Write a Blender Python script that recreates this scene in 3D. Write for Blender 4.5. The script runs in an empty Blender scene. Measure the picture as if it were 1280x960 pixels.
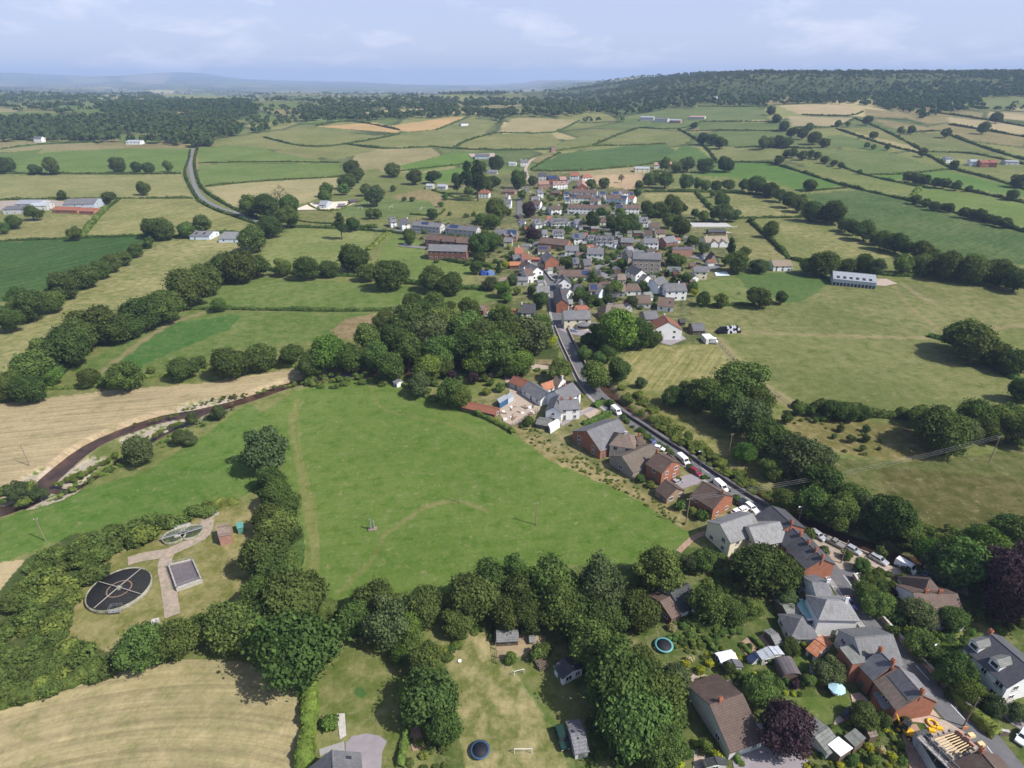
import bpy, math, random
import numpy as np
rnd = random.Random(7)
sc = bpy.context.scene
COL = sc.collection
# ------------------------------------------------------------------ camera model (photo pixels are 1280 x 960)
CAM_H, PITCH, F = 115.0, math.radians(27.2), 740.0
SP, CP = math.sin(PITCH), math.cos(PITCH)

def sstep(a, b, x):
    t = np.clip((x - a) / (b - a), 0, 1)
    return t * t * (3 - 2 * t)

def T(x, y):
    """terrain height in metres"""
    x = np.asarray(x, float); y = np.asarray(y, float)
    r = np.hypot(x, y)
    z = 42 * sstep(700, 2000, y)
    z = z + 80 * sstep(1500, 2450, y) * sstep(250, 950, x)
    z = z + 14 * sstep(450, 1100, y) * sstep(150, 600, x)
    roll = (np.sin(x / 410 + 1.3) * np.cos(y / 530 + .4) + .6 * np.sin(x / 190 - y / 260 + 2.) + .4 * np.cos(y / 150 + x / 300))
    z = z + roll * (4 * sstep(600, 1300, y) + 8 * sstep(1700, 3500, y) - 6 * sstep(250, 950, x) * sstep(1500, 2300, y))
    far = sstep(8000, 18500, y)
    hills = 120 + 60 * np.sin(x / 1900 + .5) + 45 * np.sin(x / 830 + y / 1500) + 25 * np.sin(x / 390 + 1.)
    left = sstep(-2500, -13000, x)
    z = z + far * (hills * (.12 + .88 * left) * 1.45)
    z = z - 25 * sstep(2400, 5000, y) * sstep(600, -800, x) - 70 * sstep(3500, 9000, y) * (1 - sstep(-1500, -6000, x))
    return z

def ray(px, py):
    u = (px - 640) / F; v = (py - 480) / F
    return np.array([u, CP - v * SP, -SP - v * CP])

_TT = np.concatenate([np.linspace(60, 1200, 400), 1200 * 1.011 ** np.arange(1, 260)])
def G(px, py, h=0.0):
    """point on the terrain raised by h that the photograph shows at this pixel"""
    d = ray(px, py)
    X = d[0] * _TT; Y = d[1] * _TT; Z = CAM_H + d[2] * _TT
    below = Z < T(X, Y) + h
    if not below.any():
        t = 12000.0
    else:
        i = int(np.argmax(below))
        a, b = (_TT[i - 1] if i else 20.0), _TT[i]
        for _ in range(26):
            m = .5 * (a + b)
            if CAM_H + d[2] * m < float(T(d[0] * m, d[1] * m)) + h: b = m
            else: a = m
        t = b
    x, y = d[0] * t, d[1] * t
    return np.array([x, y, float(T(x, y))])

def depth(p):
    return p[1] * CP - (p[2] - CAM_H) * SP

# ------------------------------------------------------------------ object helpers
def tag(o, label=None, cat=None, group=None, kind=None):
    if label: o['label'] = label
    if cat: o['category'] = cat
    if group: o['group'] = group
    if kind: o['kind'] = kind
    return o

def mk(name, data, parent=None, loc=(0, 0, 0), rz=0.0, scale=None, rot=None):
    o = bpy.data.objects.new(name, data)
    COL.objects.link(o)
    o.location = loc
    o.rotation_euler = rot if rot is not None else (0, 0, rz)
    if scale is not None:
        o.scale = (scale,) * 3 if isinstance(scale, (int, float)) else scale
    if parent is not None: o.parent = parent
    return o

def empty(name, label, cat, loc, rz=0.0, group=None):
    o = mk(name, None, None, loc, rz)
    o.empty_display_size = .5
    return tag(o, label, cat, group)

def mesh_np(name, V, Fq, mats, midx=None, smooth=False):
    """Fq: (n,3) or (n,4) int array"""
    V = np.asarray(V, np.float32); Fq = np.asarray(Fq, np.int32)
    me = bpy.data.meshes.new(name)
    n, k = Fq.shape
    me.vertices.add(len(V)); me.vertices.foreach_set('co', V.ravel())
    me.loops.add(n * k); me.loops.foreach_set('vertex_index', Fq.ravel())
    me.polygons.add(n); me.polygons.foreach_set('loop_start', np.arange(0, n * k, k, dtype=np.int32))
    for m in mats: me.materials.append(m)
    if midx is not None: me.polygons.foreach_set('material_index', np.asarray(midx, np.int32))
    if smooth: me.polygons.foreach_set('use_smooth', np.ones(n, bool))
    me.update(calc_edges=True)
    return me

class MB:
    """collects shapes, builds ONE mesh"""
    def __init__(s): s.v = []; s.f = []; s.m = []; s.sm = []
    def add(s, V, Fs, m=0, smooth=False):
        b = len(s.v); s.v += [tuple(map(float, p)) for p in V]
        for f in Fs: s.f.append([i + b for i in f]); s.m.append(m); s.sm.append(smooth)
    def box(s, c, d, rz=0.0, m=0, taper=1.0):
        hx, hy, hz = d[0] / 2, d[1] / 2, d[2] / 2
        ca, sa = math.cos(rz), math.sin(rz); V = []
        for z, k in ((-hz, 1), (hz, taper)):
            for x, y in ((-hx, -hy), (hx, -hy), (hx, hy), (-hx, hy)):
                V.append((c[0] + (x * ca - y * sa) * k, c[1] + (x * sa + y * ca) * k, c[2] + z))
        s.add(V, [(3, 2, 1, 0), (4, 5, 6, 7), (0, 1, 5, 4), (1, 2, 6, 5), (2, 3, 7, 6), (3, 0, 4, 7)], m)
    def tube(s, p0, p1, r0, r1=None, n=8, m=0, caps=True):
        r1 = r0 if r1 is None else r1
        p0 = np.array(p0, float); p1 = np.array(p1, float); d = p1 - p0
        d = d / (np.linalg.norm(d) + 1e-9)
        a = np.array([0, 0, 1.]) if abs(d[2]) < .9 else np.array([1., 0, 0])
        u = np.cross(d, a); u /= np.linalg.norm(u); w = np.cross(d, u)
        V = []
        for p, r in ((p0, r0), (p1, r1)):
            for i in range(n):
                t = 2 * math.pi * i / n; V.append(p + u * r * math.cos(t) + w * r * math.sin(t))
        Fs = [(i, (i + 1) % n, n + (i + 1) % n, n + i) for i in range(n)]
        s.add(V, Fs, m, True)
        if caps: s.add(V[:n], [tuple(range(n - 1, -1, -1))], m); s.add(V[n:], [tuple(range(n))], m)
    def prism(s, prof, y0, y1, m=0, axis='y'):
        """profile [(x,z)] extruded along y (or [(y,z)] along x)"""
        n = len(prof)
        if axis == 'y': V = [(a, y0, b) for a, b in prof] + [(a, y1, b) for a, b in prof]
        else: V = [(y0, a, b) for a, b in prof] + [(y1, a, b) for a, b in prof]
        s.add(V, [tuple(range(n)), tuple(range(2 * n - 1, n - 1, -1))] + [(i, n + i, n + (i + 1) % n, (i + 1) % n) for i in range(n)], m)
    def lathe(s, prof, n=20, c=(0, 0, 0), m=0, sx=1, sy=1):
        k = len(prof); V = []
        for r, z in prof:
            for i in range(n):
                t = 2 * math.pi * i / n; V.append((c[0] + r * sx * math.cos(t), c[1] + r * sy * math.sin(t), c[2] + z))
        Fs = [(j * n + i, j * n + (i + 1) % n, (j + 1) * n + (i + 1) % n, (j + 1) * n + i) for j in range(k - 1) for i in range(n)]
        s.add(V, Fs, m, True)
    def mesh(s, name, *mats):
        me = bpy.data.meshes.new(name); me.from_pydata(s.v, [], s.f)
        for m in mats: me.materials.append(m)
        me.polygons.foreach_set('material_index', s.m); me.polygons.foreach_set('use_smooth', s.sm)
        me.update()
        import bmesh
        bm = bmesh.new(); bm.from_mesh(me); bmesh.ops.recalc_face_normals(bm, faces=bm.faces); bm.to_mesh(me); bm.free()
        return me
    def build(s, name, mats, parent=None, loc=(0, 0, 0), rz=0.0):
        mats = mats if isinstance(mats, (list, tuple)) else [mats]
        return mk(name, s.mesh(name, *mats), parent, loc, rz)

def copy_tree(o, parent=None):
    c = o.copy(); COL.objects.link(c); c.parent = parent
    for ch in list(o.children): copy_tree(ch, c)
    return c

# ------------------------------------------------------------------ materials
def _nodes(name):
    m = bpy.data.materials.new(name); m.use_nodes = True
    nt = m.node_tree; nt.nodes.clear()
    out = nt.nodes.new('ShaderNodeOutputMaterial')
    return m, nt, out

def N(nt, t, **kw):
    n = nt.nodes.new(t)
    for k, v in kw.items():
        if k == 'op': n.operation = v
        elif k == 'bt': n.blend_type = v
        elif k == 'dt': n.data_type = v
        else: setattr(n, k, v)
    return n

def mixcol(nt, fac, a, b, bt='MIX'):
    n = nt.nodes.new('ShaderNodeMix'); n.data_type = 'RGBA'; n.blend_type = bt
    for sock, v in ((n.inputs[0], fac), (n.inputs[6], a), (n.inputs[7], b)):
        if isinstance(v, bpy.types.NodeSocket): nt.links.new(v, sock)
        elif isinstance(v, (int, float)): sock.default_value = v
        else: sock.default_value = (*v, 1)
    return n.outputs[2]

def noise(nt, vec, scale, detail=3, rough=.6, dist=0.0):
    n = nt.nodes.new('ShaderNodeTexNoise'); n.inputs['Scale'].default_value = scale
    n.inputs['Detail'].default_value = detail; n.inputs['Roughness'].default_value = rough
    n.inputs['Distortion'].default_value = dist
    if vec is not None: nt.links.new(vec, n.inputs['Vector'])
    return n.outputs['Fac']

def ramp(nt, fac, lo, hi):
    n = nt.nodes.new('ShaderNodeMapRange'); n.inputs[1].default_value = lo; n.inputs[2].default_value = hi
    nt.links.new(fac, n.inputs[0]); return n.outputs[0]

_MC = {}
def M(key, col=None, rough=.8, var=.25, scale=1.2, metal=0.0, col2=None, thr=(.5, .7), spec=.3, coat=0.0, trans=0.0):
    """surface with soft tonal variation; col2 = second colour in patches (moss, rust, stains)"""
    if key in _MC: return _MC[key]
    m, nt, out = _nodes(key)
    b = nt.nodes.new('ShaderNodeBsdfPrincipled'); nt.links.new(b.outputs[0], out.inputs[0])
    b.inputs['Roughness'].default_value = rough; b.inputs['Metallic'].default_value = metal
    b.inputs['Specular IOR Level'].default_value = spec
    b.inputs['Coat Weight'].default_value = coat
    tc = nt.nodes.new('ShaderNodeTexCoord')
    oi = nt.nodes.new('ShaderNodeObjectInfo')
    add = N(nt, 'ShaderNodeVectorMath', op='ADD'); nt.links.new(tc.outputs['Object'], add.inputs[0]); nt.links.new(oi.outputs['Location'], add.inputs[1])
    v = add.outputs[0]
    f = ramp(nt, noise(nt, v, scale, 4), .3, .7)
    dk = tuple(c * (1 - var) for c in col); lt = tuple(min(1, c * (1 + var * .7)) for c in col)
    c = mixcol(nt, f, dk, lt)
    if col2: c = mixcol(nt, ramp(nt, noise(nt, v, scale * .6, 5, .65), *thr), c, col2)
    nt.links.new(c, b.inputs['Base Color'])
    _MC[key] = m
    return m

def roof_mat(key, col, col2, rough=.75, pitch=.32):
    """tile / slate courses running along the ridge, weathered in patches"""
    if key in _MC: return _MC[key]
    m, nt, out = _nodes(key)
    b = nt.nodes.new('ShaderNodeBsdfPrincipled'); nt.links.new(b.outputs[0], out.inputs[0])
    b.inputs['Roughness'].default_value = rough; b.inputs['Specular IOR Level'].default_value = .35
    tc = nt.nodes.new('ShaderNodeTexCoord'); oi = nt.nodes.new('ShaderNodeObjectInfo')
    add = N(nt, 'ShaderNodeVectorMath', op='ADD'); nt.links.new(tc.outputs['Object'], add.inputs[0]); nt.links.new(oi.outputs['Location'], add.inputs[1])
    v = add.outputs[0]
    sx = nt.nodes.new('ShaderNodeSeparateXYZ'); nt.links.new(tc.outputs['Object'], sx.inputs[0])
    mul = N(nt, 'ShaderNodeMath', op='MULTIPLY'); nt.links.new(sx.outputs['Z'], mul.inputs[0]); mul.inputs[1].default_value = 1 / (pitch * .6)
    fr = N(nt, 'ShaderNodeMath', op='FRACT'); nt.links.new(mul.outputs[0], fr.inputs[0])
    mp = nt.nodes.new('ShaderNodeMapping'); mp.inputs['Scale'].default_value = (2.2, .5, .5); nt.links.new(v, mp.inputs[0])
    n1 = ramp(nt, noise(nt, mp.outputs[0], 1.6, 5, .7), .3, .7)
    c = mixcol(nt, n1, tuple(x * .7 for x in col), tuple(x * 1.3 for x in col))
    c = mixcol(nt, ramp(nt, noise(nt, v, .35, 5, .7), .5, .75), c, col2)
    c = mixcol(nt, ramp(nt, fr.outputs[0], .72, .95), c, mixcol(nt, 1.0, c, (.62, .62, .62), 'MULTIPLY'))
    rm = nt.nodes.new('ShaderNodeMapRange'); nt.links.new(oi.outputs['Random'], rm.inputs[0]); rm.inputs[3].default_value = .78; rm.inputs[4].default_value = 1.2
    hs = nt.nodes.new('ShaderNodeHueSaturation'); nt.links.new(c, hs.inputs['Color']); nt.links.new(rm.outputs[0], hs.inputs['Value'])
    nt.links.new(hs.outputs[0], b.inputs['Base Color'])
    bm = nt.nodes.new('ShaderNodeBump'); bm.inputs['Strength'].default_value = .5; bm.inputs['Distance'].default_value = .06
    nt.links.new(fr.outputs[0], bm.inputs['Height']); nt.links.new(bm.outputs[0], b.inputs['Normal'])
    _MC[key] = m
    return m

def brick_mat(key, c1, c2, mortar, scale=1.0):
    if key in _MC: return _MC[key]
    m, nt, out = _nodes(key)
    b = nt.nodes.new('ShaderNodeBsdfPrincipled'); nt.links.new(b.outputs[0], out.inputs[0])
    b.inputs['Roughness'].default_value = .9; b.inputs['Specular IOR Level'].default_value = .2
    tc = nt.nodes.new('ShaderNodeTexCoord'); sp = nt.nodes.new('ShaderNodeSeparateXYZ'); nt.links.new(tc.outputs['Object'], sp.inputs[0])
    ad = N(nt, 'ShaderNodeMath', op='ADD'); nt.links.new(sp.outputs['X'], ad.inputs[0]); nt.links.new(sp.outputs['Y'], ad.inputs[1])
    cb = nt.nodes.new('ShaderNodeCombineXYZ'); nt.links.new(ad.outputs[0], cb.inputs[0]); nt.links.new(sp.outputs['Z'], cb.inputs[1])
    br = nt.nodes.new('ShaderNodeTexBrick'); nt.links.new(cb.outputs[0], br.inputs['Vector'])
    br.inputs['Scale'].default_value = 2.0 * scale; br.inputs['Mortar Size'].default_value = .02
    br.inputs['Color1'].default_value = (*c1, 1); br.inputs['Color2'].default_value = (*c2, 1); br.inputs['Mortar'].default_value = (*mortar, 1)
    c = mixcol(nt, ramp(nt, noise(nt, tc.outputs['Object'], .7, 4), .3, .75), br.outputs['Color'], mixcol(nt, 1.0, br.outputs['Color'], (.72, .7, .68), 'MULTIPLY'))
    nt.links.new(c, b.inputs['Base Color'])
    _MC[key] = m
    return m

def leaf_mat(key, col, var=.35, col2=None, trans=.3, isl=True):
    if key in _MC: return _MC[key]
    m, nt, out = _nodes(key)
    tc = nt.nodes.new('ShaderNodeTexCoord'); oi = nt.nodes.new('ShaderNodeObjectInfo'); geo = nt.nodes.new('ShaderNodeNewGeometry')
    f = ramp(nt, noise(nt, geo.outputs['Position'], .33, 4, .7), .32, .68)
    c = mixcol(nt, f, tuple(x * (1 - var) for x in col), col2 or (min(1, col[0] * (1 + var * 1.3)), min(1, col[1] * (1 + var)), col[2] * (1 + var * .5)))
    f2 = geo.outputs['Random Per Island'] if isl else noise(nt, geo.outputs['Position'], .05, 3)
    hs = nt.nodes.new('ShaderNodeHueSaturation'); nt.links.new(c, hs.inputs['Color'])
    h = nt.nodes.new('ShaderNodeMapRange'); nt.links.new(oi.outputs['Random'], h.inputs[0]); h.inputs[3].default_value = .485; h.inputs[4].default_value = .53
    nt.links.new(h.outputs[0], hs.inputs['Hue'])
    mm = N(nt, 'ShaderNodeMath', op='MULTIPLY_ADD'); nt.links.new(oi.outputs['Random'], mm.inputs[0]); mm.inputs[1].default_value = 7.31; mm.inputs[2].default_value = .2
    frr = N(nt, 'ShaderNodeMath', op='FRACT'); nt.links.new(mm.outputs[0], frr.inputs[0])
    vv = N(nt, 'ShaderNodeMath', op='ADD'); nt.links.new(frr.outputs[0], vv.inputs[0]); nt.links.new(f2, vv.inputs[1])
    vr = nt.nodes.new('ShaderNodeMapRange'); nt.links.new(vv.outputs[0], vr.inputs[0]); vr.inputs[1].default_value = .1; vr.inputs[2].default_value = 1.9; vr.inputs[3].default_value = .6; vr.inputs[4].default_value = 1.38
    nt.links.new(vr.outputs[0], hs.inputs['Value'])
    d = nt.nodes.new('ShaderNodeBsdfDiffuse'); t = nt.nodes.new('ShaderNodeBsdfTranslucent'); mx = nt.nodes.new('ShaderNodeMixShader')
    nt.links.new(hs.outputs[0], d.inputs[0])
    tcol = mixcol(nt, 1.0, hs.outputs[0], (1.15, 1.2, .6), 'MULTIPLY'); nt.links.new(tcol, t.inputs[0])
    mx.inputs[0].default_value = trans; nt.links.new(d.outputs[0], mx.inputs[1]); nt.links.new(t.outputs[0], mx.inputs[2])
    nt.links.new(mx.outputs[0], out.inputs[0])
    _MC[key] = m
    return m
# ------------------------------------------------------------------ ground: fields, tracks, river
LUSH = (.105, .2, .042); GREEN = (.125, .195, .05); OLIVE = (.175, .205, .07); PALE = (.235, .25, .095); STRAW = (.37, .315, .16)
TAN = (.42, .335, .2); GOLD = (.45, .3, .14); DARK = (.05, .118, .03); ROUGH = (.16, .18, .06); SCRUB = (.06, .095, .028)
# name, colour, dryness, stripe strength, stripe direction (deg), outline in photo pixels
FIELDS = [
 ('valley pasture', OLIVE, .25, 0, 0, [(-400, 118), (1700, 118), (2200, 1000), (-900, 1000)]),
 ('far green hill field', (.13, .2, .06), .1, 0, 0, [(44, 129), (100, 130), (168, 136), (150, 140), (118, 146), (95, 140)]),
 ('far straw strip', STRAW, .1, 0, 0, [(157, 149), (200, 142), (240, 139), (262, 139), (235, 145), (190, 148)]),
 ('far strip', GREEN, .1, 0, 0, [(300, 131), (360, 128), (420, 131), (360, 136)]),
 ('far strip', STRAW, .1, 0, 0, [(430, 140), (500, 137), (540, 140), (480, 144)]),
 ('far strip', PALE, .1, 0, 0, [(185, 119), (260, 116), (330, 120), (260, 124)]),
 ('far strip', PALE, .1, 0, 0, [(560, 137), (620, 134), (680, 137), (610, 141)]),
 ('far tan field', (.3, .26, .13), .2, 0, 0, [(-40, 178), (60, 177), (122, 180), (122, 188), (60, 188), (-40, 188)]),
 ('small far glade', GREEN, .1, 0, 0, [(-40, 155), (22, 156), (32, 161), (-40, 164)]),
 ('far green glade', GREEN, .1, 0, 0, [(145, 168), (205, 171), (200, 179), (150, 178)]),
 ('far green left', GREEN, .1, 0, 0, [(-40, 140), (60, 141), (115, 147), (60, 150), (-40, 148)]),
 ('heathy hillside', (.055, .088, .032), .1, 0, 0, [(897, 122), (905, 110), (955, 103), (1050, 99), (1115, 101), (1112, 118), (1050, 120), (960, 122)]),
 ('village gardens', (.115, .14, .055), .4, 0, 0, [(560, 232), (650, 215), (668, 208), (800, 212), (905, 285), (975, 330), (905, 345), (862, 410), (905, 425), (780, 440), (720, 470), (690, 420), (620, 400), (590, 345), (520, 330), (480, 285), (500, 268), (560, 275)]),
 ('bottom gardens', (.1, .14, .04), .35, 0, 0, [(555, 760), (870, 660), (960, 640), (1290, 700), (1400, 980), (540, 980)]),
 ('house strip', (.17, .18, .08), .5, 0, 0, [(590, 500), (660, 455), (700, 455), (960, 625), (870, 668), (800, 622), (740, 590), (690, 566), (640, 535)]),
 ('dark maize field', DARK, .05, .3, 60, [(-200, 306), (0, 303), (110, 297), (190, 294), (165, 312), (100, 345), (40, 368), (0, 378), (-200, 420)]),
 ('long pale strip meadow', (.23, .245, .1), .55, .1, 50, [(-150, 500), (-60, 440), (0, 420), (60, 395), (110, 358), (180, 315), (215, 298), (300, 294), (322, 302), (290, 315), (230, 345), (170, 385), (110, 410), (60, 440), (10, 476)]),
 ('curved reedy field', (.125, .19, .05), .22, 0, 0, [(85, 465), (130, 440), (170, 410), (230, 390), (270, 388), (440, 389), (500, 388), (500, 402), (430, 422), (300, 437), (200, 462), (130, 473)]),
 ('curved reedy field', (.07, .165, .04), .08, 0, 0, [(138, 458), (180, 427), (220, 403), (300, 393), (290, 410), (240, 430), (160, 464)]),
 ('curved reedy field', (.27, .2, .12), .4, 0, 0, [(415, 412), (430, 400), (485, 389), (500, 392), (490, 406), (440, 424), (425, 424)]),
 ('narrow green field', GREEN, .2, 0, 0, [(238, 384), (290, 346), (400, 350), (500, 358), (600, 362), (628, 374), (560, 383), (420, 386), (300, 386)]),
 ('lane-side pale field', (.2, .245, .085), .3, .12, 20, [(325, 320), (365, 285), (470, 288), (460, 310), (452, 338), (375, 337), (330, 330)]),
 ('green paddock below the brick blocks', (.15, .22, .06), .15, .05, 0, [(465, 338), (490, 292), (530, 302), (530, 320), (605, 332), (585, 346), (560, 343), (500, 350), (460, 344)]),
 ('striped hay field', (.245, .255, .1), .4, .3, 65, [(105, 296), (130, 262), (150, 249), (240, 248), (275, 262), (322, 280), (318, 290), (240, 293), (190, 295)]),
 ('far-left dry field', (.24, .24, .1), .5, 0, 0, [(-300, 310), (-300, 285), (0, 287), (20, 276), (110, 268), (118, 272), (100, 294), (0, 301)]),
 ('broad pale field by the lane', (.255, .265, .11), .35, .18, 2, [(-400, 252), (-400, 222), (0, 220), (60, 218), (225, 218), (235, 230), (242, 247), (120, 249), (0, 250)]),
 ('lush field by the lane', (.14, .22, .055), .1, .08, 2, [(-200, 220), (-60, 200), (15, 201), (60, 190), (140, 186), (236, 186), (238, 200), (225, 216), (60, 217)]),
 ('far green field left', GREEN, .1, 0, 0, [(-300, 215), (-200, 192), (0, 192), (55, 186), (40, 196), (0, 206), (-100, 217)]),
 ('upper green lane field', (.15, .22, .06), .1, .05, 0, [(248, 204), (247, 185), (300, 179), (345, 190), (400, 200), (425, 203)]),
 ('lower green lane field', (.15, .22, .062), .1, .05, 0, [(247, 206), (425, 204), (425, 221), (300, 227), (250, 231)]),
 ('straw lane field', (.35, .31, .155), .4, .1, 0, [(257, 234), (300, 229), (425, 221), (415, 241), (380, 254), (330, 263), (290, 258)]),
 ('yard-side rough meadow', ROUGH, .4, 0, 0, [(365, 264), (430, 262), (470, 274), (440, 285), (380, 282)]),
 ('meadow behind the sports pitch', OLIVE, .2, 0, 0, [(455, 214), (470, 210), (510, 230), (560, 237), (560, 250), (500, 252), (455, 240)]),
 ('sports pitch', (.145, .205, .075), .1, .3, 10, [(425, 264), (440, 251), (530, 246), (548, 252), (545, 268), (480, 273), (432, 271)]),
 ('dry rough strip', (.25, .2, .11), .5, 0, 0, [(490, 245), (520, 238), (560, 241), (556, 252), (545, 262), (538, 250), (500, 250)]),
 ('allotment meadow', (.2, .21, .08), .35, 0, 0, [(548, 270), (560, 250), (610, 248), (616, 258), (598, 270), (560, 274)]),
 ('green lawn by the white house', (.17, .21, .07), .2, 0, 0, [(540, 236), (595, 238), (596, 247), (570, 248), (545, 243)]),
 ('small green field upper', (.13, .225, .045), .05, .06, 10, [(500, 207), (560, 192), (588, 190), (598, 197), (595, 203), (520, 215), (505, 213)]),
 ('small green field lower', (.13, .225, .045), .05, .06, 10, [(520, 218), (600, 205), (598, 213), (560, 228), (530, 226)]),
 ('long pale hill field', (.29, .285, .12), .3, 0, 0, [(322, 172), (345, 164), (430, 168), (460, 170), (430, 181), (380, 183)]),
 ('hill meadow left', (.2, .22, .08), .25, 0, 0, [(250, 178), (330, 166), (380, 160), (470, 170), (560, 160), (555, 185), (480, 185), (420, 200), (340, 186)]),
 ('golden stubble strip', GOLD, .1, 0, 0, [(395, 158), (470, 153), (503, 163), (495, 166), (430, 161)]),
 ('golden stubble field', GOLD, .1, .1, 0, [(480, 158), (560, 147), (583, 146), (548, 161), (510, 165)]),
 ('sloping olive meadow', (.19, .215, .08), .3, 0, 0, [(505, 166), (550, 162), (580, 147), (622, 152), (600, 170), (565, 186), (540, 184)]),
 ('olive hill field', (.2, .215, .08), .3, 0, 0, [(565, 184), (620, 167), (690, 167), (700, 178), (690, 186), (620, 188), (590, 190)]),
 ('square straw hill field', (.345, .29, .15), .3, .1, 0, [(622, 165), (640, 148), (660, 147), (724, 150), (692, 165), (655, 167)]),
 ('tall dark hill crop', (.075, .15, .045), .1, .12, 30, [(665, 212), (700, 192), (780, 183), (832, 180), (850, 192), (838, 200), (800, 206), (740, 211)]),
 ('dry building plot', (.33, .285, .15), .5, 0, 0, [(684, 214), (735, 212), (800, 206), (812, 222), (800, 238), (740, 230), (720, 216)]),
 ('building site earth', (.4, .275, .175), .8, 0, 0, [(735, 220), (800, 217), (808, 230), (790, 237), (750, 232)]),
 ('rough hillside left', OLIVE, .3, 0, 0, [(690, 190), (700, 178), (745, 165), (800, 160), (870, 166), (856, 180), (780, 181), (720, 188)]),
 ('upper hill pasture', (.13, .185, .065), .15, 0, 0, [(740, 160), (800, 148), (872, 134), (954, 133), (961, 150), (880, 151), (860, 160), (800, 160)]),
 ('second hill pasture', (.13, .18, .06), .1, 0, 0, [(874, 153), (978, 153), (985, 163), (874, 162)]),
 ('third hill pasture', (.135, .19, .065), .1, 0, 0, [(857, 166), (985, 164), (1005, 180), (917, 184), (874, 170)]),
 ('dry-edged hill field', (.19, .215, .085), .25, 0, 0, [(884, 187), (918, 185), (978, 185), (968, 199), (894, 203)]),
 ('green hill triangle', (.1, .185, .05), .05, 0, 0, [(836, 196), (852, 182), (870, 184), (884, 194), (895, 203), (850, 204)]),
 ('topmost straw hill field', (.4, .315, .185), .2, 0, 0, [(973, 132), (1010, 130), (1062, 131), (1074, 140), (1060, 144), (1000, 143)]),
 ('second straw hill field', (.36, .3, .17), .3, 0, 0, [(984, 145), (1068, 147), (1048, 158), (992, 160)]),
 ('brown hill strip', (.27, .22, .11), .3, 0, 0, [(1080, 136), (1135, 141), (1129, 148), (1082, 146)]),
 ('brown hill field', (.26, .21, .11), .3, 0, 0, [(1092, 148), (1172, 161), (1176, 165), (1132, 165), (1105, 156)]),
 ('olive hill wedge', (.22, .225, .085), .3, 0, 0, [(1052, 160), (1098, 160), (1129, 175), (1105, 176), (1068, 170)]),
 ('straw hill sliver', (.35, .3, .15), .3, 0, 0, [(1040, 160), (1052, 161), (1172, 191), (1155, 194), (1105, 181)]),
 ('green hill wedge', (.13, .19, .06), .1, 0, 0, [(1032, 170), (1052, 168), (1119, 188), (1100, 190), (1040, 182)]),
 ('wide green hill pasture', (.14, .195, .065), .15, 0, 0, [(1018, 186), (1112, 190), (1180, 212), (1135, 218), (1082, 218), (1052, 208)]),
 ('bright green hill field', (.115, .215, .05), .05, 0, 0, [(1085, 220), (1182, 213), (1290, 238), (1300, 250), (1206, 235)]),
 ('pale green hill strip', (.17, .215, .07), .15, .08, 50, [(981, 198), (1010, 202), (1145, 233), (1142, 247), (1085, 235), (1038, 218)]),
 ('lush hill field', (.1, .2, .042), .05, .08, 10, [(858, 218), (924, 203), (964, 205), (1055, 232), (1018, 238), (1001, 239), (961, 226)]),
 ('great dark crop field', (.07, .132, .036), .15, .18, 40, [(1004, 243), (1072, 237), (1135, 252), (1290, 294), (1400, 330), (1290, 332), (1190, 322), (1085, 292), (1050, 274)]),
 ('bright strip below the hill hedge', (.15, .225, .06), .1, .05, 40, [(1152, 232), (1290, 256), (1300, 288), (1203, 266), (1149, 243)]),
 ('far olive hill field', (.17, .19, .07), .2, 0, 0, [(1132, 167), (1180, 166), (1280, 197), (1180, 190), (1150, 182)]),
 ('far green slope', (.15, .185, .065), .2, 0, 0, [(1160, 178), (1180, 177), (1262, 197), (1200, 200), (1150, 192)]),
 ('wide straw far field', (.38, .31, .175), .2, 0, 0, [(1183, 146), (1300, 159), (1300, 171), (1220, 161), (1188, 155)]),
 ('upper straw far strip', (.38, .31, .18), .2, 0, 0, [(1235, 139), (1300, 146), (1300, 153), (1240, 147)]),
 ('far green shelf', (.15, .19, .07), .2, 0, 0, [(1225, 122), (1300, 122), (1300, 134), (1240, 133)]),
 ('patchy field behind the oaks', (.215, .225, .09), .65, 0, 0, [(802, 241), (866, 241), (888, 262), (885, 268), (838, 268), (812, 252)]),
 ('patchy hedged field', (.2, .22, .08), .6, 0, 0, [(905, 242), (950, 243), (985, 257), (1003, 271), (985, 275), (935, 272), (912, 258)]),
 ('dry field above the pale house', (.21, .225, .085), .5, 0, 0, [(972, 278), (1030, 285), (1075, 305), (1112, 322), (1040, 320), (985, 305)]),
 ('paddock beside the riding arena', (.2, .21, .085), .4, 0, 0, [(915, 280), (935, 278), (968, 305), (985, 325), (925, 325), (920, 300)]),
 ('horse paddock', (.15, .205, .065), .2, 0, 0, [(872, 352), (918, 345), (937, 364), (965, 378), (920, 384), (872, 380)]),
 ('dark lush paddock', (.095, .165, .05), .05, 0, 0, [(917, 341), (1031, 340), (1041, 354), (1001, 378), (984, 378), (937, 364)]),
 ('wide pasture by the big barn', (.165, .19, .07), .3, 0, 0, [(865, 396), (877, 385), (985, 382), (1001, 378), (1038, 354), (1119, 357), (1179, 414), (1166, 421), (1052, 420), (930, 415), (880, 412)]),
 ('right-hand pasture', (.17, .19, .07), .3, 0, 0, [(1130, 348), (1240, 357), (1400, 380), (1400, 420), (1240, 412), (1180, 414), (1135, 366)]),
 ('great mown pasture', (.16, .188, .066), .2, .06, 25, [(904, 422), (1162, 423), (1186, 431), (1253, 464), (1285, 488), (1236, 517), (1152, 522), (1085, 517), (1038, 510), (994, 507), (940, 452)]),
 ('straw meadow by the bridge', (.25, .245, .1), .4, .2, 60, [(776, 462), (780, 442), (800, 433), (895, 430), (912, 450), (900, 480), (850, 490), (790, 487)]),
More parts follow.
